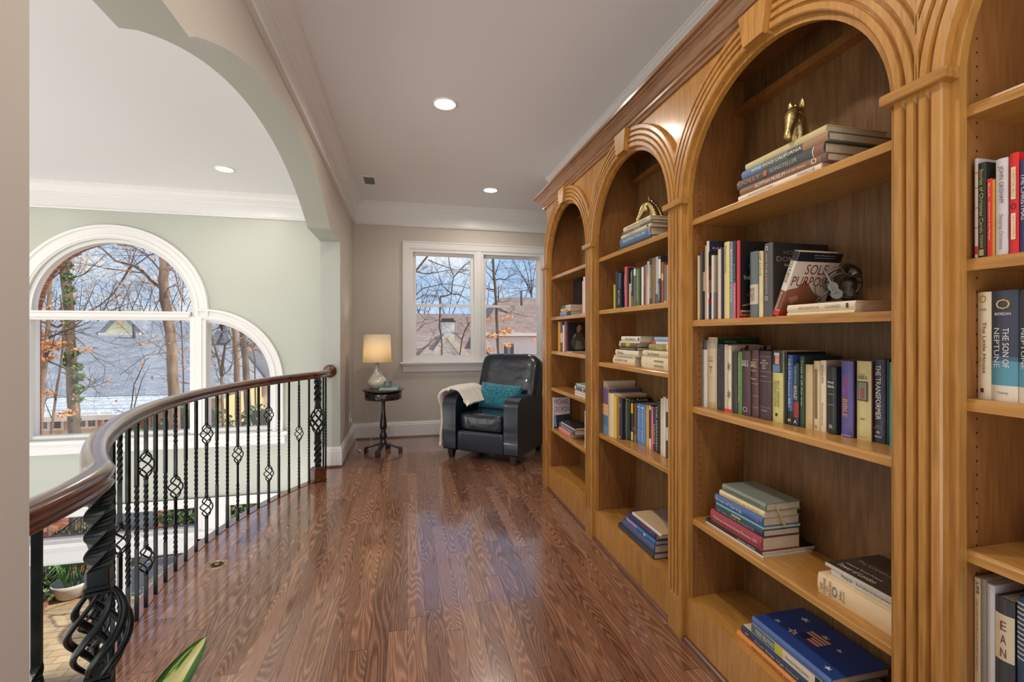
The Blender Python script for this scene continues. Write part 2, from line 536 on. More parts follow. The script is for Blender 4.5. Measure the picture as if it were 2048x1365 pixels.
M_iron = noise_mat('forged_iron', [(0.3, (22, 24, 24)), (0.6, (40, 46, 46)), (0.8, (64, 58, 46))], scale=14, rough=0.32, bump=0.15)
M_iron.node_tree.nodes['Principled BSDF'].inputs['Metallic'].default_value = 0.7

# ================================================================== SETTING
def arcY(Yc, R, half, n=40):
    a = math.asin(half / R)
    return [(Yc + R * math.sin(-a + 2 * a * k / n), R * math.cos(-a + 2 * a * k / n)) for k in range(n + 1)]


CEIL = 3.05
ARC_C = (1.36, 2.954)
ARC_R = 2.645
HALF = 1.544                      # newel offset along Y
A0 = math.asin(HALF / ARC_R)


def arc_pt(t, off=0.0):
    """t = angle from the middle of the balcony; +t towards the far end"""
    return (ARC_C[0] - (ARC_R + off) * math.cos(t), ARC_C[1] + (ARC_R + off) * math.sin(t))


edge = [arc_pt(-A0 + 2 * A0 * k / 48, 0.062) for k in range(49)]
outl = [(-0.86, -1.0), (-0.86, 1.0)] + edge + [(-0.86, 4.9), (-0.86, 6.1), (3.3, 6.1), (3.3, -1.0)]
MB().prism(outl, lambda u, v, w: (u, v, w), -0.03, 0.0).build('floor', M_floor, kind='structure')
MB().prism([(x + 0.012, y) for x, y in outl], lambda u, v, w: (u, v, w), -0.36, -0.03).build('trim_1', M_white, kind='structure')
nose = [(-0.045, 0.0), (0.028, 0.0), (0.028, 0.004), (-0.04, 0.005), (-0.05, 0.0), (-0.055, -0.012), (-0.05, -0.026), (-0.045, -0.03)]
npath = [(-0.815, 1.0, 0)] + [(*arc_pt(-A0 + 2 * A0 * k / 48, 0.02), 0) for k in range(49)] + [(-0.815, 4.88, 0)]
MB().sweep(nose, npath, smooth=False).build('trim_2', wood('oak_nosing', (96, 58, 40), (130, 84, 60), (160, 112, 84), 'Y', rough=0.25, coat=0.8), kind='structure')

# foyer floor far below
MB().box(-6.5, -0.86, -1.0, 6.1, -3.14, -3.1).build('floor_foyer', M_floor, kind='structure')
MB().box(-6.7, 3.4, -1.0, 6.3, CEIL, CEIL + 0.12).build('ceiling', M_ceil, kind='structure')

# wall between hall and foyer with the wide arched opening
arch = [(y, 2.632 - 2.83 + c) for y, c in arcY(2.954, 2.83, 1.336, 48)]
poly = [(-1.0, 0), (1.0, 0), (1.0, 2.29), (1.618, 2.29)] + arch[1:-1] + [(4.29, 2.29), (4.9, 2.29), (4.9, 0), (6.1, 0), (6.1, CEIL), (-1.0, CEIL)]
MB().prism(poly, lambda u, v, w: (w, u, v), -0.86, -0.67, mi=1, b_mi=0).build('wall_left', [M_beige, M_green], kind='structure')

# back wall of the hall, two double-hung windows
WB = (0.04, 1.85, 0.985, 2.47)      # x0 x1 z0 z1 of the opening
MB().prism([(-0.86, -0.4), (3.4, -0.4), (3.4, CEIL), (-0.86, CEIL)], lambda u, v, w: (u, w, v), 6.1, 6.28,
           holes=[[(WB[0], WB[2]), (WB[0], WB[3]), (WB[1], WB[3]), (WB[1], WB[2])]]).build('wall_back', M_beige, kind='structure')

# foyer back wall: arched window group above, door and transoms below
XC, ZC = -3.295, 1.617
def arcp(cx, cz, r, a0, a1, n=28): return [(cx + r * math.cos(a0 + (a1 - a0) * k / n), cz + r * math.sin(a0 + (a1 - a0) * k / n)) for k in range(n + 1)]
RW = 0.83
h_main = [(XC - RW, 0.17), (XC + RW, 0.17)] + arcp(XC, ZC, RW, 0, PI)
QR = 0.74
h_right = [(-2.39, 0.17), (-2.358 + QR, 0.17)] + arcp(-2.358, 0.782, QR, 0, PI / 2) + [(-2.39, 0.782 + QR)]
h_left = [(2 * XC - x, z) for x, z in h_right][::-1]
h_tr1 = [(-4.12, -0.99), (-2.44, -0.99), (-2.44, -0.70), (-4.12, -0.70)]
h_tr2 = [(-2.16, -0.99), (-1.4, -0.99), (-1.4, -0.70), (-2.16, -0.70)]
h_door = [(-4.12, -3.1), (-2.44, -3.1), (-2.44, -1.2), (-4.12, -1.2)]
wallp = [(-6.6, -3.14), (-0.86, -3.14), (-0.86, CEIL), (-6.6, CEIL)]
h_door = [(-4.12, -3.08), (-2.40, -3.08), (-2.40, -1.2), (-4.12, -1.2)]
MB().prism(wallp, lambda u, v, w: (u, w, v), 6.1, 6.24, holes=[h_main, h_right, h_left, h_tr1, h_tr2, h_door]).build('wall_foyer', M_green, kind='structure')
M_brick = brick_mat('red_brick', (170, 98, 70), (150, 82, 60), (190, 176, 160), 5.0)
def shrink(lp, k, cx, cz): return [(cx + (x - cx) * k, cz + (z - cz) * k) for x, z in lp]
MB().prism(wallp, lambda u, v, w: (u, w, v), 6.241, 6.33, holes=[[(x, z if z > 1.7 else z) if z < ZC + 0.001 else (XC + (x - XC) * 0.985, ZC + (z - ZC) * 0.985) for x, z in h_main], h_right, h_left, h_tr1, h_tr2, h_door]).build('wall_foyer_outside', M_brick, kind='structure')
MB().prism([(-1.0, -3.14), (6.2, -3.14), (6.2, CEIL), (-1.0, CEIL)], lambda u, v, w: (w, u, v), -6.7, -6.5, holes=[[(0.6, -2.4), (0.6, 0.7), (5.3, 0.7), (5.3, -2.4)]]).build('wall_foyer_left', M_green, kind='structure')
add_open = empty('added_light_opening', (0, 0, 0)); tag(add_open, kind='structure')  # unglazed opening out of view, added to let light onto the ceilings
m = MB()
for k in range(5): m.box(-6.64, -6.56, 0.6 + 1.157 * k, 0.67 + 1.157 * k, -2.4, 0.7)
m.build('window_frame', M_white, add_open)  # bars across the added opening
MB().prism([(-1.0, 0), (4.64, 0), (4.64, CEIL), (-1.0, CEIL)], lambda u, v, w: (w, u, v), 1.57, 1.72).build('wall_right', M_beige, kind='structure')
MB().box(3.3, 3.45, 4.5, 6.2, -0.4, CEIL).build('wall_nook_right', M_beige, kind='structure')
MB().box(1.72, 3.4, 4.49, 4.64, 0, CEIL).build('wall_nook_front', M_beige, kind='structure')

# mouldings
crown = [(0, 0), (0.10, 0), (0.102, -0.012), (0.092, -0.018), (0.092, -0.030), (0.080, -0.040), (0.062, -0.075), (0.040, -0.105), (0.040, -0.118), (0.034, -0.122),
         (0.030, -0.135), (0.020, -0.140), (0.018, -0.262), (0.030, -0.266), (0.034, -0.276), (0.028, -0.288), (0, -0.290)]
MB().sweep(crown, [(-0.67, -1.0, CEIL), (-0.67, 6.1, CEIL), (3.3, 6.1, CEIL)]).build('trim_3', M_white, kind='structure')
MB().sweep(crown, [(-6.5, -1.0, CEIL), (-6.5, 6.1, CEIL), (-0.86, 6.1, CEIL), (-0.86, -1.0, CEIL)]).build('trim_4', M_white, kind='structure')
crown_s = [(a, b * 0.55) for a, b in crown]
MB().sweep(crown, [(3.3, 4.64, CEIL), (1.57, 4.64, CEIL), (1.57, -1.0, CEIL)]).build('trim_5', M_white, kind='structure')
basep = [(0, 0.012), (0.020, 0.012), (0.020, 0.165), (0.014, 0.170), (0.014, 0.185), (0.008, 0.196), (0.008, 0.203), (0, 0.205)]
shoe = [(0, 0), (0.036, 0), (0.034, 0.008), (0.028, 0.015), (0.02, 0.019), (0, 0.019)]
bpath = [(-0.86, 4.9, 0), (-0.67, 4.9, 0), (-0.67, 6.1, 0), (3.3, 6.1, 0)]
MB().sweep(basep, bpath).build('baseboard_back', M_white, kind='structure')
M_shoe = wood('oak_shoe', (72, 38, 24), (100, 58, 38), (124, 78, 54), 'Y', rough=0.3, coat=0.5)
MB().sweep(shoe, bpath).build('trim_6', M_shoe, kind='structure')
MB().sweep(basep, [(-0.67, -1.0, 0), (-0.67, 1.0, 0), (-0.86, 1.0, 0)]).build('baseboard_left', M_white, kind='structure')

# ------------------------------------------------------------------ hall windows
def window_rect(n, x0, x1, z0, z1, zm):
    """double-hung: upper sash set back, lower sash forward"""
    w = empty(n, (0, 0, 0)); tag(w, kind='structure')
    f = MB(); t = 0.03
    f.frame(x0, x1, 6.1, 6.24, z0, z1, t, t, 0.035, 0.03)
    f.build('window_frame', M_white, w, bevel=0.003)
    a, b = x0 + t, x1 - t
    for nm, y, zb, zt, bw in (('upper_sash', 6.17, zm, z1 - 0.035, 0.03), ('lower_sash', 6.13, z0 + 0.03, zm + 0.03, 0.05)):
        s = MB(); sw = 0.042
        s.frame(a, b, y, y + 0.035, zb, zt, sw, sw, 0.035, bw)
        so = s.build(nm, M_white, w, bevel=0.003)
        MB().box(a + sw, b - sw, y + 0.015, y + 0.019, zb + bw, zt - 0.035).build('glass_pane', M_glass, so)
    lk = MB(); lk.box((a + b) / 2 - 0.03, (a + b) / 2 + 0.03, 6.105, 6.13, zm + 0.03, zm + 0.04); lk.tube([((a + b) / 2, 6.115, zm + 0.04), ((a + b) / 2 + 0.02, 6.115, zm + 0.052)], 0.006, 6)
    lk.build('sash_lock', M_white, w)
    return w


window_rect('window_1', 0.04, 0.912, 0.985, 2.47, 1.72)
window_rect('window_2', 0.978, 1.85, 0.985, 2.47, 1.72)
cas = MB()
cas.box(0.912, 0.978, 6.085, 6.24, 0.985, 2.47)
cas.build('trim_7', M_white, kind='structure', bevel=0.006)
casp = [(0, 0), (0.10, 0), (0.10, 0.035), (0.085, 0.035), (0.08, 0.026), (0.06, 0.022), (0.03, 0.018), (0.012, 0.018), (0.01, 0.012), (0, 0.012)]
cm = MB()
for prof in (casp,):
    # left leg, head, right leg as mitred pieces in the wall plane
    x0, x1, z0, z1 = 0.04, 1.85, 0.985, 2.47
    ring = [[(x0 - a, z0), (x0 - a, z1 + a), (x1 + a, z1 + a), (x1 + a, z0)] for a, b in prof]
    vs = [(p[0], 6.1 - b, p[1]) for (a, b), r in zip(prof, ring) for p in r]
    k = len(prof)
    fs = [(q * 4 + i, ((q + 1) % k) * 4 + i, ((q + 1) % k) * 4 + i + 1, q * 4 + i + 1) for q in range(k) for i in range(3)]
    cm.add(vs, fs)
cm.build('trim_8', M_white, kind='structure')
sl = MB()
sl.sweep([(0, -0.03), (0.07, -0.03), (0.078, -0.02), (0.078, -0.008), (0.07, 0), (0, 0)], [(-0.09, 6.1, 0.985), (1.98, 6.1, 0.985)])
sl.sweep([(0, -0.13), (0.018, -0.13), (0.022, -0.10), (0.036, -0.06), (0.05, -0.045), (0.05, -0.03), (0, -0.03)], [(-0.06, 6.1, 0.985), (1.95, 6.1, 0.985)])
sl.build('window_3_sill', M_white, kind='structure')

# ------------------------------------------------------------------ foyer arched window group
def ringY(mb, outer, inner, y0, y1, close=False):
    """band between two matching polylines in the XZ plane"""
    n = len(outer)
    vs = [(p[0], y0, p[1]) for p in outer] + [(p[0], y0, p[1]) for p in inner] + [(p[0], y1, p[1]) for p in outer] + [(p[0], y1, p[1]) for p in inner]
    fs = []
    for i in range(n - 1):
        fs += [(i, i + 1, n + i + 1, n + i), (2 * n + i, 3 * n + i, 3 * n + i + 1, 2 * n + i + 1), (i, 2 * n + i, 2 * n + i + 1, i + 1), (n + i, n + i + 1, 3 * n + i + 1, 3 * n + i)]
    fs += [(0, n, 3 * n, 2 * n), (n - 1, 3 * n - 1, 4 * n - 1, 2 * n - 1)]
    mb.add(vs, fs)


def arch_path(r, zb=0.13):
    return [(XC + r, zb)] + arcp(XC, ZC, r, 0, PI, 40) + [(XC - r, zb)]


def quarter_path(r, zb=0.13, flip=False):
    p = [(-2.358 + r, zb)] + arcp(-2.358, 0.782, r, 0, PI / 2, 24) + [(-2.44, 0.782 + r)]
    return [(2 * XC - x, z) for x, z in p] if flip else p


w4 = empty('window_4', (0, 0, 0)); tag(w4, kind='structure')
fr = MB()
ringY(fr, arch_path(0.832, 0.16), arch_path(0.79, 0.16), 6.12, 6.22)
fr.box(XC - 0.784, XC + 0.784, 6.086, 6.221, 1.512, 1.617)
fr.box(XC - 0.782, XC + 0.782, 6.06, 6.084, 1.545, 1.585)
fr.box(XC - 0.788, XC + 0.788, 6.123, 6.219, 0.16, 0.206)
fr.build('window_frame', M_white, w4, bevel=0.004)
cg = MB()
for r0, r1, y in ((0.985, 0.83, 6.075), (0.983, 0.955, 6.055), (0.88, 0.845, 6.062)):
    ringY(cg, arch_path(r0, 1.56), arch_path(r1, 1.56), y, 6.1)
for sx in (-1, 1):
    xm = XC + sx * 0.87
    cg.box(xm - 0.085, xm + 0.085, 6.078, 6.24, 0.165, 1.559)
    cg.box(xm - 0.02, xm + 0.045, 6.06, 6.077, 0.165, 1.555)
cg.build('window_casing', M_white, w4, bevel=0.003)
gp = MB(); gp.prism([(XC - 0.8, 0.19), (XC + 0.8, 0.19)] + arcp(XC, ZC, 0.8, 0, PI), lambda u, v, w: (u, w, v), 6.165, 6.170); gp.build('glass_pane', M_glass, w4)
for nm, fl in (('window_5', False), ('window_6', True)):
    wq = empty(nm, (0, 0, 0)); tag(wq, kind='structure')
    fq = MB(); ringY(fq, quarter_path(0.742, 0.16, fl), quarter_path(0.705, 0.16, fl), 6.12, 6.22)
    xs = sorted([-2.44, -2.36]) if not fl else sorted([2 * XC + 2.44, 2 * XC + 2.36])
    fq.box(xs[0], xs[1], 6.1, 6.221, 0.161, 1.50)
    xs2 = sorted([-2.42, -1.62]) if not fl else sorted([2 * XC + 2.42, 2 * XC + 1.62])
    fq.box(xs2[0], xs2[1], 6.123, 6.219, 0.16, 0.21)
    fq.build('window_frame', M_white, wq, bevel=0.003)
    cq = MB()
    for r0, r1, y in ((0.868, 0.735, 6.0765), (0.866, 0.842, 6.0565), (0.785, 0.755, 6.0635)):
        ringY(cq, quarter_path(r0, 0.13, fl), quarter_path(r1, 0.13, fl), y, 6.1)
    cq.build('window_casing', M_white, wq, bevel=0.003)
    pl = [(-2.38, 0.18), (-2.358 + 0.715, 0.18)] + arcp(-2.358, 0.782, 0.715, 0, PI / 2) + [(-2.38, 0.782 + 0.715)]
    if fl: pl = [(2 * XC - x, z) for x, z in pl][::-1]
    MB().prism(pl, lambda u, v, w: (u, w, v), 6.165, 6.170).build('glass_pane', M_glass, wq)
sf = MB()
sf.box(XC - 1.86, XC + 1.86, 6.03, 6.22, 0.115, 0.16)
sf.box(XC - 1.82, XC + 1.82, 6.07, 6.1, 0.0, 0.115)
sf.box(XC - 1.815, XC + 1.815, 6.055, 6.099, 0.086, 0.114)
sf.build('window_4_sill', M_white, kind='structure', bevel=0.006)

# lower transoms and glazed doors
lw = MB()
lw.box(-4.3, -1.0, 6.07, 6.1, -0.70, -0.60)
lw.box(-4.3, -1.0, 6.05, 6.1, -0.625, -0.60)
lw.box(-4.3, -4.08, 6.08, 6.1, -3.1, -0.65)
lw.box(-2.46, -2.14, 6.08, 6.1, -3.1, -0.70)
lw.box(-2.38, -2.22, 6.065, 6.08, -3.1, -0.70)
lw.box(-4.12, -1.0, 6.08, 6.1, -1.22, -1.06)
lw.box(-4.14, -1.0, 6.02, 6.24, -1.03, -0.98)
lw.box(-4.12, -1.0, 6.06, 6.1, -1.08, -1.03)
lw.build('trim_9', M_white, kind='structure', bevel=0.005)
for nm, x0, x1 in (('window_7', -4.12, -2.44), ('window_8', -2.16, -1.4)):
    wt = empty(nm, (0, 0, 0)); tag(wt, kind='structure')
    f = MB(); z0, z1 = -0.985, -0.70
    f.frame(x0, x1, 6.12, 6.2, z0, z1, 0.045, 0.03, 0.025, 0.02)
    f.build('window_frame', M_white, wt, bevel=0.003)
    MB().box(x0 + 0.04, x1 - 0.02, 6.16, 6.164, z0 + 0.015, z1 - 0.02).build('glass_pane', M_glass, wt)
for nm, x0, x1 in (('door_1', -4.10, -3.26), ('door_2', -3.25, -2.42)):
    dd = empty(nm, (0, 0, 0)); tag(dd, kind='structure')
    f = MB(); a, b = (0.07, 0.10) if nm == 'door_1' else (0.10, 0.07)
    f.frame(x0, x1, 6.12, 6.165, -3.08, -1.21, a, b, 0.04, 0.23)
    f.build('door_frame', M_white, dd, bevel=0.004)
    MB().box(x0 + a, x1 - b, 6.14, 6.144, -2.85, -1.25).build('glass_pane', M_glass, dd)

# ------------------------------------------------------------------ recessed lights, vent, floor socket
M_lens = emit_mat('lamp_lens', (1.0, 0.93, 0.84), 9.0)
M_ring = mat((238, 236, 232), 0.35)


def downlight(x, y, label, watts=LAMP_W):
    t = empty('recessed_light', (x, y, CEIL), label=label, cat='ceiling light', group='recessed ceiling lights')
    MB().lathe([(0.088, 0.0), (0.092, -0.006), (0.084, -0.011), (0.076, -0.008), (0.074, 0.0)], 40).build('trim_ring', M_ring, t)
    MB().lathe([(0.078, -0.001), (0.072, -0.0045), (0.06, -0.005), (0.0, -0.005)], 32).build('lamp_lens', M_lens, t)
    l = D.lights.new('downlight_bulb', 'AREA'); l.shape = 'DISK'; l.size = 0.13; l.energy = watts; l.color = LAMP_COL; l.spread = math.radians(160)
    lo = D.objects.new('downlight_bulb', l); COL.objects.link(lo); lo.parent = t; lo.location = (0, 0, -0.014)
    return t


downlight(0.268, 3.357, 'round white recessed ceiling light nearest the camera, above the hall')
downlight(0.952, 5.253, 'round recessed ceiling light near the window and armchair')
downlight(-1.832, 5.198, 'round recessed ceiling light over the open foyer seen through the arch')
for x, y, w in ((0.268, 1.35, 'hall ceiling right above the camera'), (0.268, -0.8, 'hall ceiling behind the camera'), (-1.9, 2.6, 'foyer ceiling level with the balcony middle, unseen, added for light'), (-3.6, 2.6, 'foyer ceiling far from the balcony middle, unseen, added for light'),
                (-1.9, 0.2, 'foyer ceiling beside the near pier, unseen, added for light'), (-3.6, -0.2, 'foyer ceiling at the near left, unseen, added for light'), (-4.4, 5.0, 'foyer ceiling above the big arched window, unseen, added for light')):
    downlight(x, y, 'round recessed light in the ' + w)  # the foyer lamps here are out of view, added for their light

vt = empty('air_vent', (-0.41, 5.225, CEIL), label='small white rectangular air vent in the ceiling by the crown moulding', cat='vent')
MB().box(-0.078, 0.078, -0.148, 0.148, -0.006, 0).build('vent_frame', M_ring, vt, bevel=0.002)
vs_ = MB()
for k in range(12):
    y = -0.10 + k * 0.0175
    vs_.box(-0.05, 0.05, y, y + 0.010, -0.010, -0.0062, 0)
vs_.build('slats', mat((120, 120, 122), 0.5), vt)
MB().box(-0.054, 0.054, -0.108, 0.108, -0.0068, -0.0061).build('vent_opening', mat((70, 70, 72), 0.7), vt)

sk = empty('floor_socket', (-1.088, 2.979, 0.0), label='round brass electrical socket cover set in the floor beside the balusters', cat='floor outlet')
MB().lathe([(0.06, 0.0), (0.06, 0.0015), (0.055, 0.003), (0.034, 0.003), (0.033, 0.0015), (0, 0.0015)], 40).build('cover_plate', mat((196, 160, 120), 0.25, 0.9), sk)
MB().lathe([(0.032, 0.0015), (0.031, 0.0035), (0.024, 0.004), (0.023, 0.002), (0, 0.002)], 32).build('socket_ring', mat((46, 34, 24), 0.35, 0.6), sk)
MB().lathe([(0.016, 0.002), (0.016, 0.005), (0, 0.0052)], 24).build('socket_cap', mat((160, 120, 80), 0.3, 0.9), sk)

# ================================================================== BALUSTRADE
bal = empty('balustrade', (ARC_C[0] - ARC_R, ARC_C[1], 0), label='curved iron balustrade with twisted and basket balusters under a dark oak handrail', cat='railing')
BO = Vector(bal.location)
RAILZ = 0.945


def sq_bar(mb, x, y, z0, z1, half, twists=(), rot0=0.0):
    """square bar with twisted stretches: (za, zb, turns)"""
    zs = [z0]
    for a, b, t in sorted(twists):
        n = max(8, int(abs(t) * 20))
        zs += [a + (b - a) * k / n for k in range(n + 1)]
    zs.append(z1)
    vs = []
    for z in zs:
        ang = rot0
        for a, b, t in twists:
            ang += 2 * PI * t * min(1, max(0, (z - a) / (b - a)))
        for k in range(4):
            q = ang + PI / 4 + k * PI / 2
            vs.append((x + half * 1.414 * math.cos(q), y + half * 1.414 * math.sin(q), z))
    fs = [(i * 4 + k, i * 4 + (k + 1) % 4, (i + 1) * 4 + (k + 1) % 4, (i + 1) * 4 + k) for i in range(len(zs) - 1) for k in range(4)]
    fs += [(3, 2, 1, 0), tuple((len(zs) - 1) * 4 + k for k in range(4))]
    mb.add(vs, fs)


def basket_mb(zc, rad, hgt, wires=6, wr=0.0032, turn=0.75, neck=0.006, collar=0.012):
    m = MB()
    for w in range(wires):
        pts = []
        n = 16
        for k in range(n + 1):
            t = k / n
            r = neck + (rad - neck) * math.sin(PI * t) ** 0.8
            a = 2 * PI * (w / wires + turn * t)
            pts.append((r * math.cos(a), r * math.sin(a), zc - hgt / 2 + hgt * t))
        m.tube(pts, wr, 6)
    for s in (-1, 1):
        z = zc + s * (hgt / 2 + 0.004)
        m.lathe([(0.004, -0.010), (collar * 0.8, -0.009), (collar, -0.005), (collar * 0.8, -0.001), (collar * 0.8, 0.001), (collar, 0.005), (collar * 0.8, 0.009), (0.004, 0.010)], 12, (0, 0, z))
    return m


_bask = {}


def baluster(x, y, kind, k):
    L_ = (x - BO.x, y - BO.y)
    h = 0.0072
    m = MB(); rot = -math.atan2(y - ARC_C[1], ARC_C[0] - x)
    bz = []
    if kind == 1: bz = [0.48]
    if kind == 2: bz = [0.705, 0.235]
    lowers = []
    if kind == 0:
        alt = (0.34, 0.64) if k % 2 else (0.22, 0.60)
        sq_bar(m, 0, 0, 0, RAILZ, h, [(alt[0], alt[1], (alt[1] - alt[0]) * 9)], rot)
    elif kind == 1:
        sq_bar(m, 0, 0, 0.545, RAILZ, h, [(0.72, 0.90, 1.6)], rot)
        lowers.append((0, 0.415, [(0.09, 0.27, 1.6)]))
    else:
        sq_bar(m, 0, 0, 0.77, RAILZ, h, [], rot)
        lowers += [(0, 0.17, []), (0.30, 0.64, [(0.33, 0.61, 2.5)])]
    o = m.build('baluster', M_iron, bal, loc=(L_[0], L_[1], 0.003))
    for za, zb, tw_ in lowers:
        q = MB(); sq_bar(q, 0, 0, za, zb, h, tw_, rot); q.build('bar_section', M_iron, o)
    for z in bz:
        if 'b' not in _bask: _bask['b'] = basket_mb(0, 0.034, 0.122, 4, 0.0040, 0.62).mesh('basket', M_iron)
        b = D.objects.new('basket', _bask['b']); COL.objects.link(b); b.parent = o; b.location = (0, 0, z)


# measured: 20 balusters between Y = 4.385 (px 618) and Y = 2.244 (px 236), every third one with baskets
ta = math.asin((4.385 - ARC_C[1]) / ARC_R); tb = math.asin((2.244 - ARC_C[1]) / ARC_R)
dt = (ta - tb) / 19
for k in range(-1, 26):
    t = ta - k * dt
    if t > A0 - 0.02 or t < -A0 + 0.02: continue
    x, y = arc_pt(t)
    kind = {1: 1, 4: 2}.get(k % 6, 0)
    if k < 0: kind = 0
    baluster(x, y, kind, k)
NF, NN = arc_pt(A0 - 0.012), arc_pt(-A0 + 0.012)
for x, y in ((-0.797, 4.70), (-0.79, 4.79), (-0.797, 1.21), (-0.79, 1.12)):
    m = MB(); sq_bar(m, 0, 0, 0, RAILZ, 0.0078, [(0.25, 0.62, 3)], 0.3)
    m.build('baluster', M_iron, bal, loc=(x - BO.x, y - BO.y, 0.003))


def newel(x, y):
    L_ = (x - BO.x, y - BO.y, 0)
    t = MB()
    h = 0.0245
    sq_bar(t, 0, 0, 0.675, RAILZ + 0.02, h, [(0.725, 0.93, 0.95)], 0.3)
    o = t.build('newel_post', M_iron, bal, loc=L_, bevel=0.003)
    q = MB(); sq_bar(q, 0, 0, 0.12, 0.435, h, [(0.16, 0.37, 0.95)], 0.3); q.build('lower_shaft', M_iron, o, bevel=0.003)
    b = MB()
    for w in range(6):
        pts = []; rr = []
        for k in range(23):
            u = k / 22
            r = 0.013 + 0.050 * math.sin(PI * u) ** 0.75
            a = 2 * PI * (w / 6 + 0.48 * u)
            pts.append((r * math.cos(a), r * math.sin(a), 0.435 + 0.24 * u)); rr.append(0.0062 + 0.0045 * math.sin(PI * u))
        b.tube(pts, rr, 8, flat=0.7)
    for z in (0.432, 0.445, 0.668, 0.681):
        b.box(-0.028, 0.028, -0.028, 0.028, z - 0.005, z + 0.005, M=Matrix.Rotation(0.3, 4, 'Z'))
    b.build('basket', M_iron, o, bevel=0.0015)
    k = MB(); s = 0.052
    k.box(-s, s, -s, s, 0.0, 0.105)
    k.box(-s - 0.006, s + 0.006, -s - 0.006, s + 0.006, 0.0, 0.02)
    k.box(-s + 0.004, s - 0.004, -s + 0.004, s - 0.004, 0.105, 0.118)
    k.box(-s + 0.016, s - 0.016, -s + 0.016, s - 0.016, 0.118, 0.126)
    k.build('newel_base', M_rail, o, loc=(0, 0, 0.004), rot=(0, 0, 0.62 if y > 3 else -0.62), bevel=0.003)


newel(*NF); newel(*NN)
rp = [(-0.030, 0.0), (-0.034, 0.008), (-0.030, 0.017), (-0.026, 0.022), (-0.032, 0.032), (-0.034, 0.042), (-0.029, 0.053), (-0.017, 0.061), (0, 0.064),
      (0.017, 0.061), (0.029, 0.053), (0.034, 0.042), (0.032, 0.032), (0.026, 0.022), (0.030, 0.017), (0.034, 0.008), (0.030, 0.0), (0, -0.003)]
path = [(-0.772, 1.012, RAILZ), (-0.768, 1.10, RAILZ), (-0.768, 1.20, RAILZ), (-0.772, 1.32, RAILZ), (NN[0] + 0.004, NN[1] + 0.0, RAILZ)]
path += [(*arc_pt(-A0 + 0.03 + (2 * A0 - 0.06) * k / 60), RAILZ) for k in range(61)]
path += [(NF[0] + 0.004, NF[1], RAILZ), (-0.772, 4.69, RAILZ), (-0.768, 4.80, RAILZ), (-0.768, 4.872, RAILZ)]
hm = MB(); hm.sweep([(a, b) for a, b in rp], [(p[0] - BO.x, p[1] - BO.y, p[2]) for p in path], smooth=True)
hm.build('handrail', M_rail, bal, sub=1)
for y, s in ((4.9, -1), (1.0, 1)):
    r = MB(); r.lathe([(0.066, 0.0), (0.066, 0.010), (0.060, 0.018), (0.048, 0.022), (0.044, 0.028), (0, 0.028)], 36)
    r.build('rosette', M_rail, bal, loc=(-0.768 - BO.x, y - BO.y + s * 0.001, RAILZ + 0.03), rot=(PI / 2 if s < 0 else -PI / 2, 0, 0))

# ================================================================== BOOKCASE
XP, XF, XS, XB = 1.18, 1.203, 1.225, 1.49        # pilaster face, frame face, shelf front, back panel
PITCH, YP0 = 1.004, 0.8355                        # pilaster centres along Y
ZA, RA = 1.93, 0.429                              # arch centre height, arch radius
HB = PITCH / 2
SHELVES = {0: [1.869, 1.523, 1.209, 0.870, 0.545], 1: [1.860, 1.415, 1.035, 0.543], 2: [1.852, 1.509, 1.170, 0.705], 3: [1.852, 1.500, 1.206, 0.888, 0.533]}
DECK = 0.192
BAYTXT = {0: 'right-edge arch', 1: 'nearest arch', 2: 'middle arch', 3: 'farthest arch'}
BLAB = {0: 'honey-stained wooden bookcase bay with novels, cut off by the right edge',
        1: 'arched honey-stained wooden bookcase bay nearest the camera, with bibles and cookbooks',
        2: 'arched honey-stained wooden bookcase bay in the middle, two brown pilasters either side',
        3: 'arched honey-stained wooden bookcase bay farthest away, beside the navy armchair'}
M_hole = mat((30, 18, 10), 0.9)


def fluted(a, b, gr=3, depth=0.012, edge=0.004):
    """cross-section across the width a..b: list of (w, d) with d = depth behind the face"""
    w = b - a; p = [(a, edge), (a + edge, 0)]
    gw = 0.0120
    for k in range(gr):
        c = a + w * (k + 1) / (gr + 1)
        p += [(c - gw / 2, 0)] + [(c + gw / 2 * math.sin(q), depth * math.cos(q)) for q in [-1.15, -0.5, 0, 0.5, 1.15]] + [(c + gw / 2, 0)]
    p += [(b - edge, 0), (b, edge)]
    return p


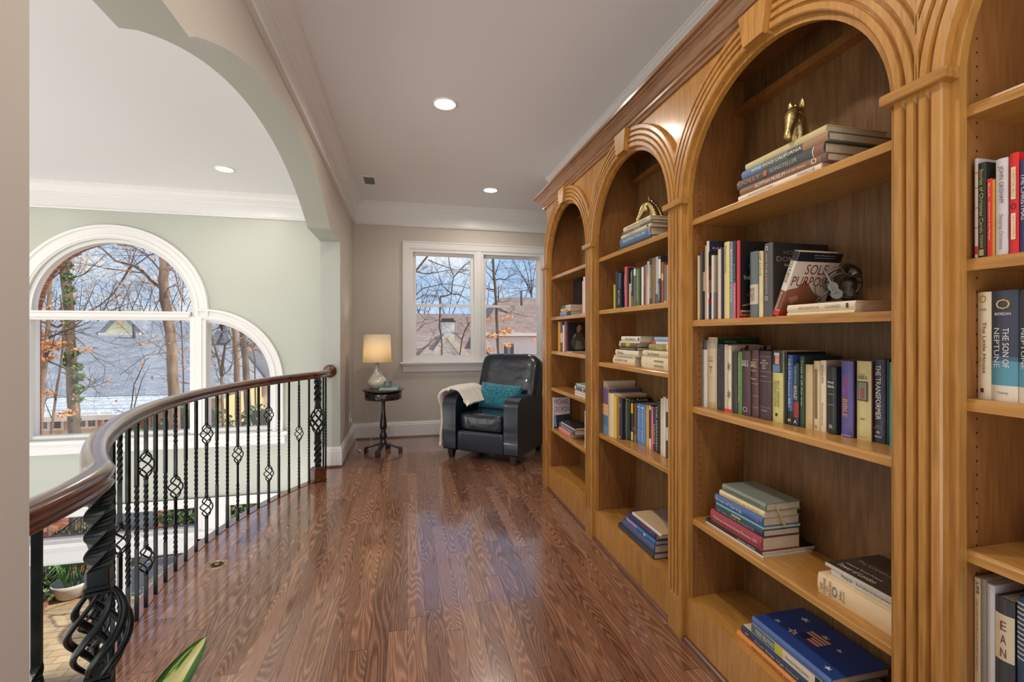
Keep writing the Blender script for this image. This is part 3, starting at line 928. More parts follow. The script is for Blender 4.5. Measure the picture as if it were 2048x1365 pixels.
def pilaster(parent, yc):
    m = MB(); pf = fluted(-0.0535, 0.0535)
    n = len(pf)
    rows = []
    for z, k in ((0.0, 0), (0.165, 0), (0.176, 0.35), (0.19, 1), (1.90, 1), (1.915, 0.35), (1.922, 0), (1.935, 0)):
        rows.append([(XP + (d if (w in (-0.0535, 0.0535)) else d * k), w, z) for w, d in pf])
    vs = [p for r in rows for p in r]
    fs = [(i * n + q, i * n + q + 1, (i + 1) * n + q + 1, (i + 1) * n + q) for i in range(len(rows) - 1) for q in range(n - 1)]
    b0 = len(vs)
    for z in (0.0, 1.935): vs += [(XF + 0.001, -0.0535, z), (XF + 0.001, 0.0535, z)]
    fs += [(0, b0, b0 + 2, 7 * n), (n - 1, 7 * n + n - 1, b0 + 3, b0 + 1)]
    fs += [(0, n - 1, b0 + 1, b0), (7 * n, b0 + 2, b0 + 3, 7 * n + n - 1)]
    # side walls between rows
    m.add(vs, fs)
    m.box(XP + 0.0015, XF + 0.0005, -0.0045, 0.0045, 1.94, 2.172)
    o = m.build('pilaster', M_mapleZ, parent, loc=(-XP, yc, 0))
    c = MB()
    c.sweep([(-0.0, -0.0), (0.038, 0.0), (0.040, 0.006), (0.040, 0.022), (0.036, 0.028), (0, 0.028)], [(XF, -0.074 + 0.0, 1.927), (XF, 0.074, 1.927)][::-1])
    c.build('pilaster_cap', M_mapleY, o, loc=(0, 0, 0), bevel=0.002)
    return o


def bookcase(k):
    yc = YP0 - PITCH / 2 + PITCH * k
    r = empty('bookcase', (XP, yc, 0), label=BLAB[k], cat='bookcase', group='arched bookcase bays along the wall')
    X0 = -XP
    # face frame: stiles, base board and arched head cut from one board
    hole = [(-RA, DECK), (RA, DECK), (RA, ZA)] + [(RA * math.cos(PI * q / 40), ZA + RA * math.sin(PI * q / 40)) for q in range(1, 40)] + [(-RA, ZA)]
    f = MB(); f.prism([(-HB + 0.0005, 0.0), (HB - 0.0005, 0.0), (HB - 0.0005, 2.49), (-HB + 0.0005, 2.49)], lambda u, v, w: (w, u, v), XF, XS, holes=[hole])
    f.build('face_frame', M_mapleZ, r, loc=(X0, 0, 0))
    # archivolt: fluted band over the arch, cut where it meets its neighbours
    m = MB(); pf = fluted(0.4485, 0.5555); n = len(pf); NA = 72
    vs = []
    for i in range(NA + 1):
        a = PI * i / NA
        for w, d in pf:
            y = w * math.cos(a); z = w * math.sin(a)
            y = max(-HB, min(HB, y))
            vs.append((XP + d * 1.0, y, ZA + z))
        for w in (0.5555, 0.4485):
            y = max(-HB, min(HB, w * math.cos(a)))
            vs.append((XF + 0.001, y, ZA + w * math.sin(a)))
    kk = n + 2
    fs = [(i * kk + q, i * kk + (q + 1) % kk, (i + 1) * kk + (q + 1) % kk, (i + 1) * kk + q) for i in range(NA) for q in range(kk)]
    m.add(vs, fs)
    m.build('arch_moulding', M_mapleZ, r, loc=(X0, 0, 0))
    ks = MB()
    ks.prism([(-0.046, 2.368), (0.046, 2.368), (0.066, 2.485), (-0.066, 2.485)], lambda u, v, w: (w, u, v), XP - 0.022, XF + 0.001)
    ks.build('keystone', M_mapleZ, r, loc=(X0, 0, 0), bevel=0.003)
    # carcass
    MB().box(XB, XB + 0.015, -HB + 0.001, HB - 0.001, 0.0, 2.55).build('back_panel', M_mapleInShade, r, loc=(X0, 0, 0))
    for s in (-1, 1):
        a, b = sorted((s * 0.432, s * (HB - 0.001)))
        MB().box(XS, XB, a, b, 0.0, 2.55).build('side_panel', M_mapleSideShade, r, loc=(X0, 0, 0))
    MB().box(XS, XB, -0.432, 0.432, 2.50, 2.53).build('top_panel', M_mapleSideShade, r, loc=(X0, 0, 0))
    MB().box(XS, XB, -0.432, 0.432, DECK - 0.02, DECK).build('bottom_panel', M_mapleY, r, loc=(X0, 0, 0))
    for z in SHELVES[k]:
        s = MB()
        s.prism([(XS, z - 0.027), (XS, z - 0.008), (XS + 0.003, z - 0.005), (XS + 0.004, z), (XB - 0.002, z), (XB - 0.002, z - 0.024), (XS + 0.012, z - 0.024), (XS + 0.010, z - 0.027)],
                lambda u, v, w: (u, w, v), -0.4315, 0.4315)
        s.build('shelf', M_mapleY, r, loc=(X0, 0, 0))
    h = MB()
    for s in (-1, 1):
        for x in (XS + 0.035, XB - 0.035):
            z = 0.33
            while z < 2.05:
                vs = [(x + 0.0028 * math.cos(q * PI / 4), s * 0.4316, z + 0.0028 * math.sin(q * PI / 4)) for q in range(8)]
                h.add(vs, [tuple(range(8))]); z += 0.032
    h.build('peg_holes', M_hole, r, loc=(X0, 0, 0), kind='stuff')
    MB().box(XB - 0.05, XB, -0.431, 0.431, 2.34, 2.37).build('cleat', M_mapleSideShade, r, loc=(X0, 0, 0))
    MB().sweep([(0, 0.0), (0.016, 0.0), (0.015, 0.01), (0.009, 0.016), (0, 0.018)], [(XF, HB - 0.054, 0), (XF, -HB + 0.054, 0)]).build('shoe_moulding', M_shoe, r, loc=(X0, 0, 0))
    pilaster(r, HB)
    if k == 0: pilaster(r, -HB)
    return r


for k in range(4): bookcase(k)
cor = [(0, 0), (0.010, 0.0), (0.014, 0.008), (0.012, 0.016), (0.020, 0.022), (0.022, 0.034), (0.030, 0.040), (0.046, 0.066), (0.060, 0.082), (0.066, 0.086),
       (0.070, 0.094), (0.082, 0.098), (0.084, 0.112), (0.080, 0.120), (0, 0.120)]
ye = YP0 + PITCH * 3 + 0.056
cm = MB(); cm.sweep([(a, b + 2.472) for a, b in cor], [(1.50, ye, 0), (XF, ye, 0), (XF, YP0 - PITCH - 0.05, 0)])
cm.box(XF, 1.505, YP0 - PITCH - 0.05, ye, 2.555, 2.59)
cm.build('bookcase_cornice', M_corniceRefl, label='long brown crown moulding capping the row of bookcase arches', cat='moulding')
MB().box(XS, 1.51, ye - 0.0005, ye + 0.012, 0, 2.555).build('bookcase_end_panel', M_mapleSideShade, label='wooden end panel closing the bookcase row beside the window', cat='panel')
# (Y centre) of pilaster edge trim: the last pilaster stands at YP0 + 3 * PITCH


# ================================================================== BOOKS
M_page = noise_mat('page_edges', [(0.3, (196, 176, 146)), (0.7, (222, 206, 178))], scale=260, rough=0.9, bump=0.2, stretch=(1, 1, 1), obj=True)
M_pagew = noise_mat('page_edges_white', [(0.3, (214, 206, 190)), (0.7, (236, 230, 218))], scale=260, rough=0.9, bump=0.2, obj=True)
_fc = [0]


def text_verts(s):
    cu = D.curves.new('t', 'FONT'); cu.body = s; cu.size = 1.0; cu.resolution_u = 2; cu.extrude = 0; cu.fill_mode = 'FRONT'
    o = D.objects.new('t', cu)
    COL.objects.link(o)
    dg = bpy.context.evaluated_depsgraph_get()
    me = D.meshes.new_from_object(o.evaluated_get(dg))
    vs = [v.co.copy() for v in me.vertices]; fs = [tuple(p.vertices) for p in me.polygons]
    D.objects.remove(o); D.curves.remove(cu); D.meshes.remove(me)
    return vs, fs


_tc_cache = {}


def put_text(mb, s, c, ex, ey, Lx, Hy, mi=0, squeeze=True):
    """letters centred on c, running along ex, upright along ey, fitted into Lx x Hy"""
    if s not in _tc_cache: _tc_cache[s] = text_verts(s)
    vs, fs = _tc_cache[s]
    if not vs: return
    x0 = min(v.x for v in vs); x1 = max(v.x for v in vs); y0 = min(v.y for v in vs); y1 = max(v.y for v in vs)
    kx = Lx / max(1e-6, x1 - x0); ky = Hy / max(1e-6, y1 - y0)
    if not squeeze: kx = ky = min(kx, ky)
    C, EX, EY = Vector(c), Vector(ex), Vector(ey)
    out = [C + EX * ((v.x - (x0 + x1) / 2) * kx) + EY * ((v.y - (y0 + y1) / 2) * ky) for v in vs]
    mb.add(out, fs, mi)


def cover_mat(col, rough=0.45):
    return mat(col, rough, coat=0.25, var=0.10, bscale=22, name='cover')


def make_book(h, d, t, col, hard=True, spine=(), front=(), page=None, label='', group='', loc=(0, 0, 0), rot=(0, 0, 0), front_col=None, rough=0.42, name='book'):
    """spine board at x = 0 facing -x, thickness along y, height along z; front cover faces -y"""
    t = max(t, 0.005)
    r = empty(name, loc, rot=rot, label=label, cat='book', group=group)
    bt = 0.0028 if hard else 0.0009
    bt = min(bt, t * 0.2)
    bul = min(0.005, t * 0.16) if hard else 0.0006
    oh = 0.003 if hard else 0.0
    NB = 6
    so = [(-bul * math.sin(PI * q / NB), t * q / NB) for q in range(NB + 1)]
    prof = so + [(d, t), (d, t - bt), (bt, t - bt), (bt, bt), (d, bt), (d, 0)]
    c = MB()
    c.prism(prof, lambda u, v, w: (u, v, w), 0, h)
    mats = [cover_mat(col, rough)]
    if front_col:
        mats.append(cover_mat(front_col, rough))
        c.add([(0.004, -0.0003, 0), (d, -0.0003, 0), (d, -0.0003, h), (0.004, -0.0003, h)], [(0, 1, 2, 3)], 1)
    c.build('cover', mats, r)
    MB().box(bt, d - oh, bt, t - bt, oh, h - oh).build('pages', page or M_page, r)
    bands = [s for s in spine if s[0] == 'b']
    if bands:
        b = MB(); mm = []
        for _, z0, z1, cc in bands:
            mi = len(mm); mm.append(mat(cc, 0.5))
            vs = []
            for q in range(NB + 1):
                x, y = so[q]
                vs += [(x - 0.0005, y, z0 * h), (x - 0.0005, y, z1 * h)]
            b.add(vs, [(2 * q, 2 * q + 2, 2 * q + 3, 2 * q + 1) for q in range(NB)], mi)
        b.build('spine_band', mm, r, raw=True)
    tx = [s for s in spine if s[0] in 'vhd']
    if tx:
        b = MB(); mm = []
        for kind, s, cc, z0, z1, yf, wf in [tuple(x) + (0.5, 0.55)[len(x) - 5:] if len(x) < 7 else x for x in tx]:
            mi = len(mm); mm.append(mat(cc, 0.45))
            zc, LL = (z0 + z1) / 2 * h, (z1 - z0) * h
            cpt = (-bul - 0.0009 - 0.00012 * mi, t * yf, zc)
            if kind == 'v': put_text(b, s, cpt, (0, 0, -1), (0, -1, 0), LL, t * wf, mi)
            elif kind == 'h': put_text(b, s, cpt, (0, -1, 0), (0, 0, 1), t * wf, LL, mi)
            else:
                w = t * wf / 2; b.add([(cpt[0], t * yf - w, z0 * h), (cpt[0], t * yf + w, z0 * h), (cpt[0], t * yf + w, z1 * h), (cpt[0], t * yf - w, z1 * h)], [(0, 1, 2, 3)], mi)
        b.build('spine_lettering', mm, r, raw=True)
    if front:
        b = MB(); mm = []
        for e in front:
            mi = len(mm)
            if e[0] == 't':      # text: string, colour, x centre, z centre, width, height (fractions)
                _, s, cc, xf, zf, wf, hf = e; mm.append(mat(cc, 0.45))
                put_text(b, s, (d * xf, -0.0009, h * zf), (1, 0, 0), (0, 0, 1), d * wf, h * hf, mi)
            elif e[0] == 'p':    # polygon
                _, pts, cc = e; mm.append(mat(cc, 0.45))
                P = [Vector((x * d, z * h, 0)) for x, z in pts]
                b.add([(p.x, -0.0006 - 0.00001 * mi, p.y) for p in P], [tuple(q) for q in geometry.tessellate_polygon([P])], mi)
        b.build('cover_design', mm, r, raw=True)
    return r


CR = (226, 214, 190); WH = (228, 224, 216); BK = (34, 32, 34); NV = (38, 48, 84); TXT = (40, 36, 34)
SHN = ['top shelf', 'second shelf', 'third shelf', 'fourth shelf', 'fifth shelf', 'bottom']


def yat(px, X): return onX(px, 668, X)[1]


def row_up(bay, sh, rows, xf0, xf1, px0, px1):
    """upright books from measured spine edges"""
    zs = SHELVES[bay][sh] + 0.0002
    g = 'books on the %s of %s' % (SHN[sh], BAYTXT[bay])
    prev = YP0 - PITCH / 2 + PITCH * bay + 0.4305
    for R in rows:
        pl, pr_, pt, col, desc = R[:5]; o = R[5] if len(R) > 5 else {}
        u = min(1, max(0, (pl - px0) / (px1 - px0)))
        X = o.get('x', xf0 + (xf1 - xf0) * u)
        yl = min(yat(pl, X), prev - 0.0006); yr = yat(pr_, X)
        t = max(0.004, yl - yr)
        top = onX(pl, pt, X)[2]
        h = max(0.12, top - zs)
        lim = [0.0] * 2
        nxt = SHELVES[bay][sh - 1] - 0.03 if sh > 0 else 2.2
        h = min(h, nxt - zs)
        d = min(o.get('d', 0.155), XB - X - 0.004)
        lean = o.get('lean', 0)
        make_book(h, d, t, col, o.get('hard', t > 0.018), o.get('sp', ()), o.get('fr', ()), o.get('pg'), '%s, %s of %s' % (desc, SHN[sh], BAYTXT[bay]), g,
                  (X, yl - t, zs + (t * abs(math.sin(lean)) if lean else 0)), (lean, 0, 0), o.get('fc'), o.get('rough', 0.42))
        prev = yl - t


def stack(bay, sh, rows, X, base=None, tag_=''):
    """flat books, bottom first: far px, near px, thickness"""
    z = (SHELVES[bay][sh] if base is None else base) + 0.0003
    nm = SHN[sh] if base is None else 'bottom'
    g = 'flat stack of books on the %s of %s%s' % (nm, BAYTXT[bay], tag_)
    for R in rows:
        pl, pr_, t, col, desc = R[:5]; o = R[5] if len(R) > 5 else {}
        x = o.get('x', X)
        ya, yb = yat(pr_, x), yat(pl, x)
        if 'len' in o: ya = yb - o['len']
        yc_ = YP0 - PITCH / 2 + PITCH * bay
        ya = max(ya, yc_ - 0.428); yb = min(yb, yc_ + 0.428)
        h = yb - ya
        yaw = o.get('yaw', 0)
        d = min(o.get('d', 0.17), XB - x - 0.004)
        if yaw: d = min(d, XB - x - 0.004 - h * abs(math.sin(yaw)))
        make_book(h, d, t, col, o.get('hard', t > 0.015), o.get('sp', ()), o.get('fr', ()), o.get('pg'), '%s, %s of %s' % (desc, nm, BAYTXT[bay]), g,
                  (x, ya, z + t), (-PI / 2, 0, yaw), o.get('fc'), o.get('rough', 0.4))
        z += t + 0.0006
    return z

# ---- farthest arch
row_up(3, 1, [
    (1146.5, 1162, 560, (26, 30, 38), 'wide black binder standing at the back', {'x': 1.40, 'd': 0.08}),
    (1164.3, 1166.3, 563, (206, 150, 140), 'slim rose spine behind the pilaster', {'x': 1.25}),
    (1166.5, 1170, 555, (214, 206, 208), 'pale grey spine behind the pilaster', {'x': 1.25}),
], 1.25, 1.25, 1100, 1170)
stack(3, 1, [
    (1121, 1142, 0.034, (120, 146, 182), 'blue-white book under two others', {'d': 0.16, 'sp': (('b', 0.0, 0.35, (40, 50, 70)),)}),
    (1122, 1142, 0.027, (222, 178, 120), 'peach book between two others', {'d': 0.155, 'sp': (('v', 'Chronicle', (180, 70, 40), 0.2, 0.7),)}),
    (1124, 1142, 0.023, (190, 180, 176), 'teal and grey book topping a small pile', {'d': 0.15, 'sp': (('b', 0.55, 1.0, (30, 120, 124)),)}),
], 1.25)
row_up(3, 2, [
    (1116, 1120, 644, (206, 160, 62), 'golden yellow paperback', {}),
    (1121, 1125, 643.5, (92, 78, 70), 'brown book with cream spine panel', {'sp': (('b', 0.3, 0.62, (206, 196, 160)),)}),
    (1125.5, 1128.4, 651, (226, 204, 196), 'thin off-white paperback', {}),
    (1129, 1132.4, 643, (130, 84, 98), 'faded plum book with pink foot', {'sp': (('b', 0.0, 0.55, (170, 84, 92)),)}),
], 1.25, 1.25, 1100, 1170)
_z = stack(3, 2, [(1133, 1143.5, 0.007, (196, 204, 212), 'white booklet lying under the portrait book', {'d': 0.18})], 1.25)
yb_ = yat(1133.5, 1.26)
make_book(0.235, 0.20, 0.03, (36, 34, 36), True, (), (
    ('p', [(0.10, 0.30), (0.22, 0.52), (0.36, 0.66), (0.60, 0.62), (0.72, 0.40), (0.80, 0.15), (0.62, 0.06), (0.25, 0.10)], (74, 74, 66)),
    ('p', [(0.30, 0.06), (0.36, 0.36), (0.52, 0.36), (0.66, 0.12), (0.58, 0.06)], (124, 112, 84)),
    ('p', [(0.38, 0.66), (0.36, 0.80), (0.42, 0.90), (0.52, 0.91), (0.57, 0.82), (0.54, 0.70), (0.46, 0.64)], (168, 122, 98)),
    ('p', [(0.22, 0.60), (0.24, 0.86), (0.38, 0.96), (0.52, 0.93), (0.44, 0.90), (0.37, 0.80), (0.36, 0.64)], (22, 24, 30)),
    ('p', [(0.22, 0.50), (0.30, 0.60), (0.34, 0.56), (0.26, 0.46)], (168, 150, 130)),
    ('t', 'H', (150, 146, 140), 0.88, 0.34, 0.10, 0.13)), None,
    'black book with a seated dark-haired figure on its cover, third shelf of farthest arch', 'books on the third shelf of farthest arch', (1.26, yb_ - 0.03, _z))
stack(3, 3, [
    (1149.5, 1175, 0.012, (232, 230, 228), 'thin white book at the foot of the pile'),
    (1150, 1175, 0.018, (206, 200, 190), 'cream book second from the bottom'),
    (1150.3, 1175, 0.010, (186, 162, 128), 'thin tan book mid-pile'),
    (1150.2, 1175, 0.026, (92, 104, 122), 'slate book with white ends', {'sp': (('b', 0.90, 1.0, (226, 224, 220)), ('b', 0.3, 0.36, (226, 224, 220)))}),
    (1150.6, 1175, 0.020, (168, 190, 180), 'pale mint book topping the pile', {'sp': (('b', 0.86, 1.0, (60, 80, 80)),)}),
], 1.255)
row_up(3, 4, [
    (1104.5, 1107, 795, (206, 190, 190), 'hardback with its author in big red capitals', {'x': 1.235, 'd': 0.15, 'hard': True, 'fc': (40, 52, 62), 'fr': (
        ('p', [(0, 0.42), (1, 0.46), (1, 1), (0, 1)], (206, 196, 196)), ('t', 'MICHAEL', (128, 44, 50), 0.5, 0.86, 0.92, 0.17), ('t', 'CRICHTON', (128, 44, 50), 0.5, 0.62, 0.92, 0.17),
        ('p', [(0.02, 0.05), (0.2, 0.05), (0.14, 0.44), (0.04, 0.44)], (120, 150, 180)))}),
    (1169.5, 1172, 822, (226, 220, 212), 'white spine half behind the pilaster', {'x': 1.25}),
], 1.25, 1.25, 1100, 1170)
stack(3, 4, [
    (1118.5, 1141, 0.040, (222, 140, 138), 'salmon pink hardback under the pile', {'d': 0.16, 'hard': True}),
    (1119.5, 1149.5, 0.036, (84, 88, 96), 'grey hardback with white lettering', {'d': 0.15, 'sp': (('v', 'William Faulkner', (226, 226, 224), 0.12, 0.85),)}),
    (1122.5, 1150, 0.012, (196, 190, 184), 'thin grey-white book near the top', {'d': 0.15}),
    (1124, 1152, 0.010, (30, 34, 38), 'thin black book topping the pile', {'d': 0.15}),
], 1.25)

# ---- middle arch
zt2 = stack(2, 0, [
    (1239.2, 1302.6, 0.022, (46, 56, 74), 'navy base book under BLUEPRINT FOR LIFE', {'d': 0.17}),
    (1241, 1300.5, 0.042, (84, 118, 156), 'steel blue book reading BLUEPRINT FOR LIFE', {'d': 0.18, 'sp': (('v', 'BLUEPRINT FOR LIFE', (226, 226, 218), 0.13, 0.86, 0.5, 0.36), ('b', 0.0, 0.02, (206, 200, 180)))}),
    (1242.5, 1303, 0.018, (222, 200, 160), 'cream book above the steel blue one', {'d': 0.19, 'sp': (('v', 'STABLE', (150, 130, 100), 0.5, 0.8), ('d', '', (40, 36, 30), 0.08, 0.12))}),
    (1245, 1304, 0.017, (94, 100, 92), 'grey-green book second from the top', {'d': 0.2, 'sp': (('b', 0.35, 0.6, (130, 138, 122)), ('v', 'SUNSET', (170, 176, 160), 0.62, 0.9))}),
    (1247.5, 1301, 0.024, (226, 208, 176), 'cream book under the brass horse head', {'d': 0.2, 'sp': (('v', 'Dream Gardens of America', (150, 120, 84), 0.1, 0.85),)}),
], 1.24)
row_up(2, 1, [
    (1227.3, 1230.2, 570, (180, 184, 60), 'thin lime yellow book'),
    (1231, 1236.5, 545, (28, 32, 40), 'black book left of the blue figure book', {'hard': True}),
    (1237, 1241.5, 547, (60, 72, 96), 'blue-black book with a figure and white letters', {'d': 0.17, 'fc': (34, 40, 56), 'sp': (('b', 0.0, 0.55, (26, 26, 32)), ('v', 'BETTY WHITE', (220, 220, 220), 0.1, 0.5)), 'fr': (
        ('p', [(0.2, 0.45), (0.5, 0.75), (0.8, 0.45), (0.7, 0.2), (0.3, 0.2)], (120, 60, 70)), ('t', 'EN', (226, 222, 214), 0.45, 0.14, 0.6, 0.16))}),
    (1249.3, 1253.6, 535, (206, 84, 96), 'raspberry pink book', {'d': 0.16, 'sp': (('v', 'FREEDOM', (236, 180, 180), 0.3, 0.8),)}),
    (1254.3, 1258, 537, (24, 22, 24), 'thin black book with a small white A', {'fr': (('t', 'A', (200, 200, 200), 0.4, 0.9, 0.2, 0.08),)}),
    (1258.4, 1261.4, 568, (214, 190, 158), 'short cream paperback'),
    (1262, 1266.4, 540, (40, 44, 38), 'dark green-black book with white title', {'sp': (('v', 'GREEN GARDEN', (220, 216, 190), 0.4, 0.95), ('b', 0, 0.28, (126, 104, 40)))}),
    (1267.3, 1271.6, 537, (98, 100, 98), 'grey book with a white patch near its head', {'sp': (('b', 0.8, 0.97, (214, 212, 208)),)}),
    (1273.3, 1278.4, 539, (84, 112, 62), 'leaf green book', {'d': 0.16, 'fc': (96, 100, 70), 'sp': (('v', 'THE ORGANIC GARDEN', (226, 230, 206), 0.15, 0.95, 0.5, 0.4),)}),
    (1283, 1286.6, 535, (234, 230, 218), 'white spine right of the leaf green book'),
    (1286.8, 1291, 532, (86, 68, 84), 'muted purple book', {'sp': (('v', 'JACKSON', (206, 196, 204), 0.5, 0.95),)}),
    (1291.2, 1294, 530, (196, 134, 120), 'thin coral book'),
    (1294.3, 1298.6, 524, (222, 196, 166), 'pale peach book with grey top', {'sp': (('b', 0.62, 0.98, (196, 194, 186)), ('v', 'MEREDITH', (90, 90, 90), 0.65, 0.95))}),
    (1299, 1304, 518, (108, 112, 98), 'patterned moss grey book', {'sp': (('b', 0.0, 0.12, (60, 70, 90)), ('b', 0.86, 1.0, (50, 62, 68)), ('v', 'DESIGNERS ON', (206, 206, 170), 0.15, 0.85))}),
    (1304.8, 1310, 517.5, (140, 106, 66), 'plain tan brown book'),
    (1311, 1316.2, 515, (172, 176, 178), 'silver grey book', {'sp': (('b', 0.0, 0.2, (76, 88, 96)),)}),
    (1316.8, 1321.6, 513, (44, 54, 60), 'black book with white upper spine', {'sp': (('b', 0.52, 0.93, (226, 222, 210)), ('v', 'PALAIS ROYAL', (206, 206, 200), 0.05, 0.4)), 'fc': (50, 54, 62), 'fr': (('t', 'R', (170, 170, 180), 0.5, 0.93, 0.3, 0.07),)}),
    (1322.8, 1326.6, 525, (166, 84, 66), 'brick red book with yellow patch', {'sp': (('b', 0.55, 0.72, (226, 190, 90)),)}),
    (1328, 1332.6, 530, (112, 108, 104), 'warm grey book near the pilaster', {'sp': (('b', 0, 0.05, (206, 180, 140)),)}),
    (1333, 1338, 531, (176, 160, 140), 'light taupe book touching the pilaster'),
], 1.24, 1.24, 1220, 1340)
stack(2, 2, [
    (1227, 1270.5, 0.040, (226, 206, 172), 'thick cream book at the foot of the left pile', {'d': 0.17, 'sp': (('v', 'A SOLDIER STORY', (70, 60, 50), 0.3, 0.9, 0.35, 0.3),)}),
    (1228, 1270, 0.013, (214, 196, 164), 'thin cream book second in the left pile', {'d': 0.16, 'sp': (('v', 'I HEARD THE OWL', (60, 50, 40), 0.1, 0.8),)}),
    (1232, 1277.5, 0.034, (228, 216, 190), 'off-white book with faint grey title', {'d': 0.17, 'sp': (('v', 'Melville', (130, 120, 104), 0.62, 0.9),)}),
    (1239, 1273.6, 0.019, (52, 48, 48), 'charcoal book mid left pile', {'d': 0.17, 'sp': (('v', 'MURAKAMI', (210, 206, 196), 0.1, 0.9, 0.6, 0.3),)}),
    (1239, 1273.2, 0.022, (120, 96, 74), 'brown book with a yellow patch', {'d': 0.17, 'sp': (('b', 0.35, 0.6, (190, 170, 40)), ('b', 0.9, 1.0, (206, 190, 160)))}),
    (1239, 1279.5, 0.010, (226, 214, 168), 'very thin straw book near the top', {'d': 0.17}),
    (1243.5, 1281.5, 0.028, (226, 218, 206), 'white book topping the left pile', {'d': 0.2, 'fc': (60, 50, 40), 'sp': (('v', 'Abundance', (120, 110, 100), 0.25, 0.75), ('d', '', (40, 50, 60), 0.05, 0.10))}),
], 1.255, tag_=', left')
stack(2, 2, [
    (1284, 1345, 0.062, (228, 210, 178), 'thick cream book at the foot of the right pile', {'d': 0.2, 'sp': (('h', 'II', (160, 140, 110), 0.25, 0.55),)}),
    (1286.5, 1345, 0.034, (224, 206, 172), 'cream book second in the right pile', {'d': 0.19, 'sp': (('v', 'Sea Runner', (120, 104, 84), 0.4, 0.8),)}),
    (1299, 1345, 0.034, (148, 144, 76), 'olive green book in the right pile', {'d': 0.17, 'sp': (('v', 'Atlas', (206, 206, 160), 0.35, 0.65), ('b', 0.0, 0.22, (222, 204, 168)))}),
    (1304.5, 1345, 0.013, (232, 222, 212), 'thin white book with red end', {'d': 0.17, 'sp': (('b', 0.8, 1.0, (196, 70, 60)),)}),
    (1309.5, 1345, 0.022, (150, 176, 208), 'sky blue book topping the right pile', {'d': 0.17}),
], 1.25, tag_=', right')
row_up(2, 3, [
    (1198.8, 1203.8, 761, (26, 24, 26), 'tall black-spined album at the far end', {'x': 1.25, 'd': 0.235, 'fc': (206, 192, 168)}),
    (1204.3, 1216, 775, (206, 158, 120), 'large sunset picture book, purple over sea blue', {'x': 1.25, 'd': 0.232, 'hard': True, 'fc': (96, 78, 112), 'sp': (('b', 0.66, 1.0, (100, 78, 116)), ('b', 0.2, 0.42, (70, 110, 142)), ('b', 0.0, 0.2, (96, 124, 150)))}),
    (1216.6, 1227.6, 786, (222, 202, 166), 'big cream coffee-table book', {'x': 1.255, 'd': 0.228, 'hard': True}),
    (1228, 1232.6, 792, (218, 186, 40), 'bright yellow book', {'x': 1.26, 'd': 0.2, 'fc': (206, 160, 80)}),
    (1237.5, 1244, 795, (38, 42, 78), 'navy book with white ornament, reading The Ande', {'x': 1.28, 'd': 0.195, 'hard': True, 'fc': (26, 24, 28), 'sp': (('h', 'C', (220, 216, 200), 0.78, 0.86), ('d', '', (200, 190, 120), 0.04, 0.07)), 'fr': (('t', 'The Ande', (226, 214, 190), 0.5, 0.95, 0.8, 0.055),)}),
    (1246.5, 1252, 802, (120, 132, 116), 'grey-green spine with white letters', {'x': 1.305, 'sp': (('v', 'WOOD STREAM', (226, 228, 214), 0.2, 0.9),)}),
    (1252.3, 1259, 803, (44, 48, 34), 'dark olive book', {'x': 1.315, 'fc': (40, 36, 30)}),
    (1259.6, 1266, 804, (46, 50, 56), 'dark book with a yellow head', {'x': 1.325, 'sp': (('b', 0.72, 0.98, (226, 178, 40)), ('b', 0.02, 0.24, (220, 196, 120)))}),
    (1266.3, 1273.4, 806, (96, 66, 50), 'mottled brown book', {'x': 1.33, 'sp': (('h', 'C', (200, 190, 180), 0.3, 0.38), ('b', 0.0, 0.2, (130, 110, 84)))}),
    (1274, 1281.4, 806, (96, 138, 196), 'left one of two matching light blue books', {'x': 1.335, 'sp': (('v', 'Narnia tales', (206, 222, 236), 0.08, 0.85, 0.5, 0.35), ('d', '', (230, 236, 240), 0.90, 0.93))}),
    (1282, 1291, 808, (96, 138, 196), 'right one of two matching light blue books', {'x': 1.335, 'sp': (('v', 'Narnia tales', (206, 222, 236), 0.08, 0.85, 0.5, 0.35), ('d', '', (230, 236, 240), 0.90, 0.93))}),
    (1292, 1297.6, 810, (212, 160, 50), 'golden ochre book', {'x': 1.335, 'd': 0.15}),
    (1298.4, 1302, 811, (44, 40, 44), 'thin black book with white foot', {'x': 1.335, 'sp': (('b', 0.0, 0.24, (232, 222, 212)), ('b', 0.90, 1.0, (220, 216, 190)))}),
    (1302.4, 1306, 813, (222, 110, 160), 'candy pink book', {'x': 1.335}),
    (1307, 1313, 812, (54, 46, 44), 'dark brown book with gilt lettering', {'x': 1.335, 'sp': (('v', 'NARNIA', (214, 180, 120), 0.15, 0.6, 0.5, 0.7),)}),
    (1313.4, 1320.5, 801, (30, 30, 32), 'black book with white lettering near the pilaster', {'x': 1.33, 'sp': (('v', 'THE NARNIAN', (226, 222, 210), 0.05, 0.9, 0.7, 0.3),)}),
    (1321, 1325.6, 797, (222, 210, 180), 'cream spine near the pilaster', {'x': 1.325}),
    (1326, 1331, 794, (228, 222, 210), 'chalk white spine near the pilaster', {'x': 1.325}),
    (1331.6, 1337.4, 797, (50, 48, 48), 'black and white spine against the pilaster', {'x': 1.322, 'sp': (('b', 0.78, 1.0, (226, 222, 214)), ('b', 0.3, 0.52, (206, 202, 190)))}),
], 1.25, 1.33, 1200, 1280)
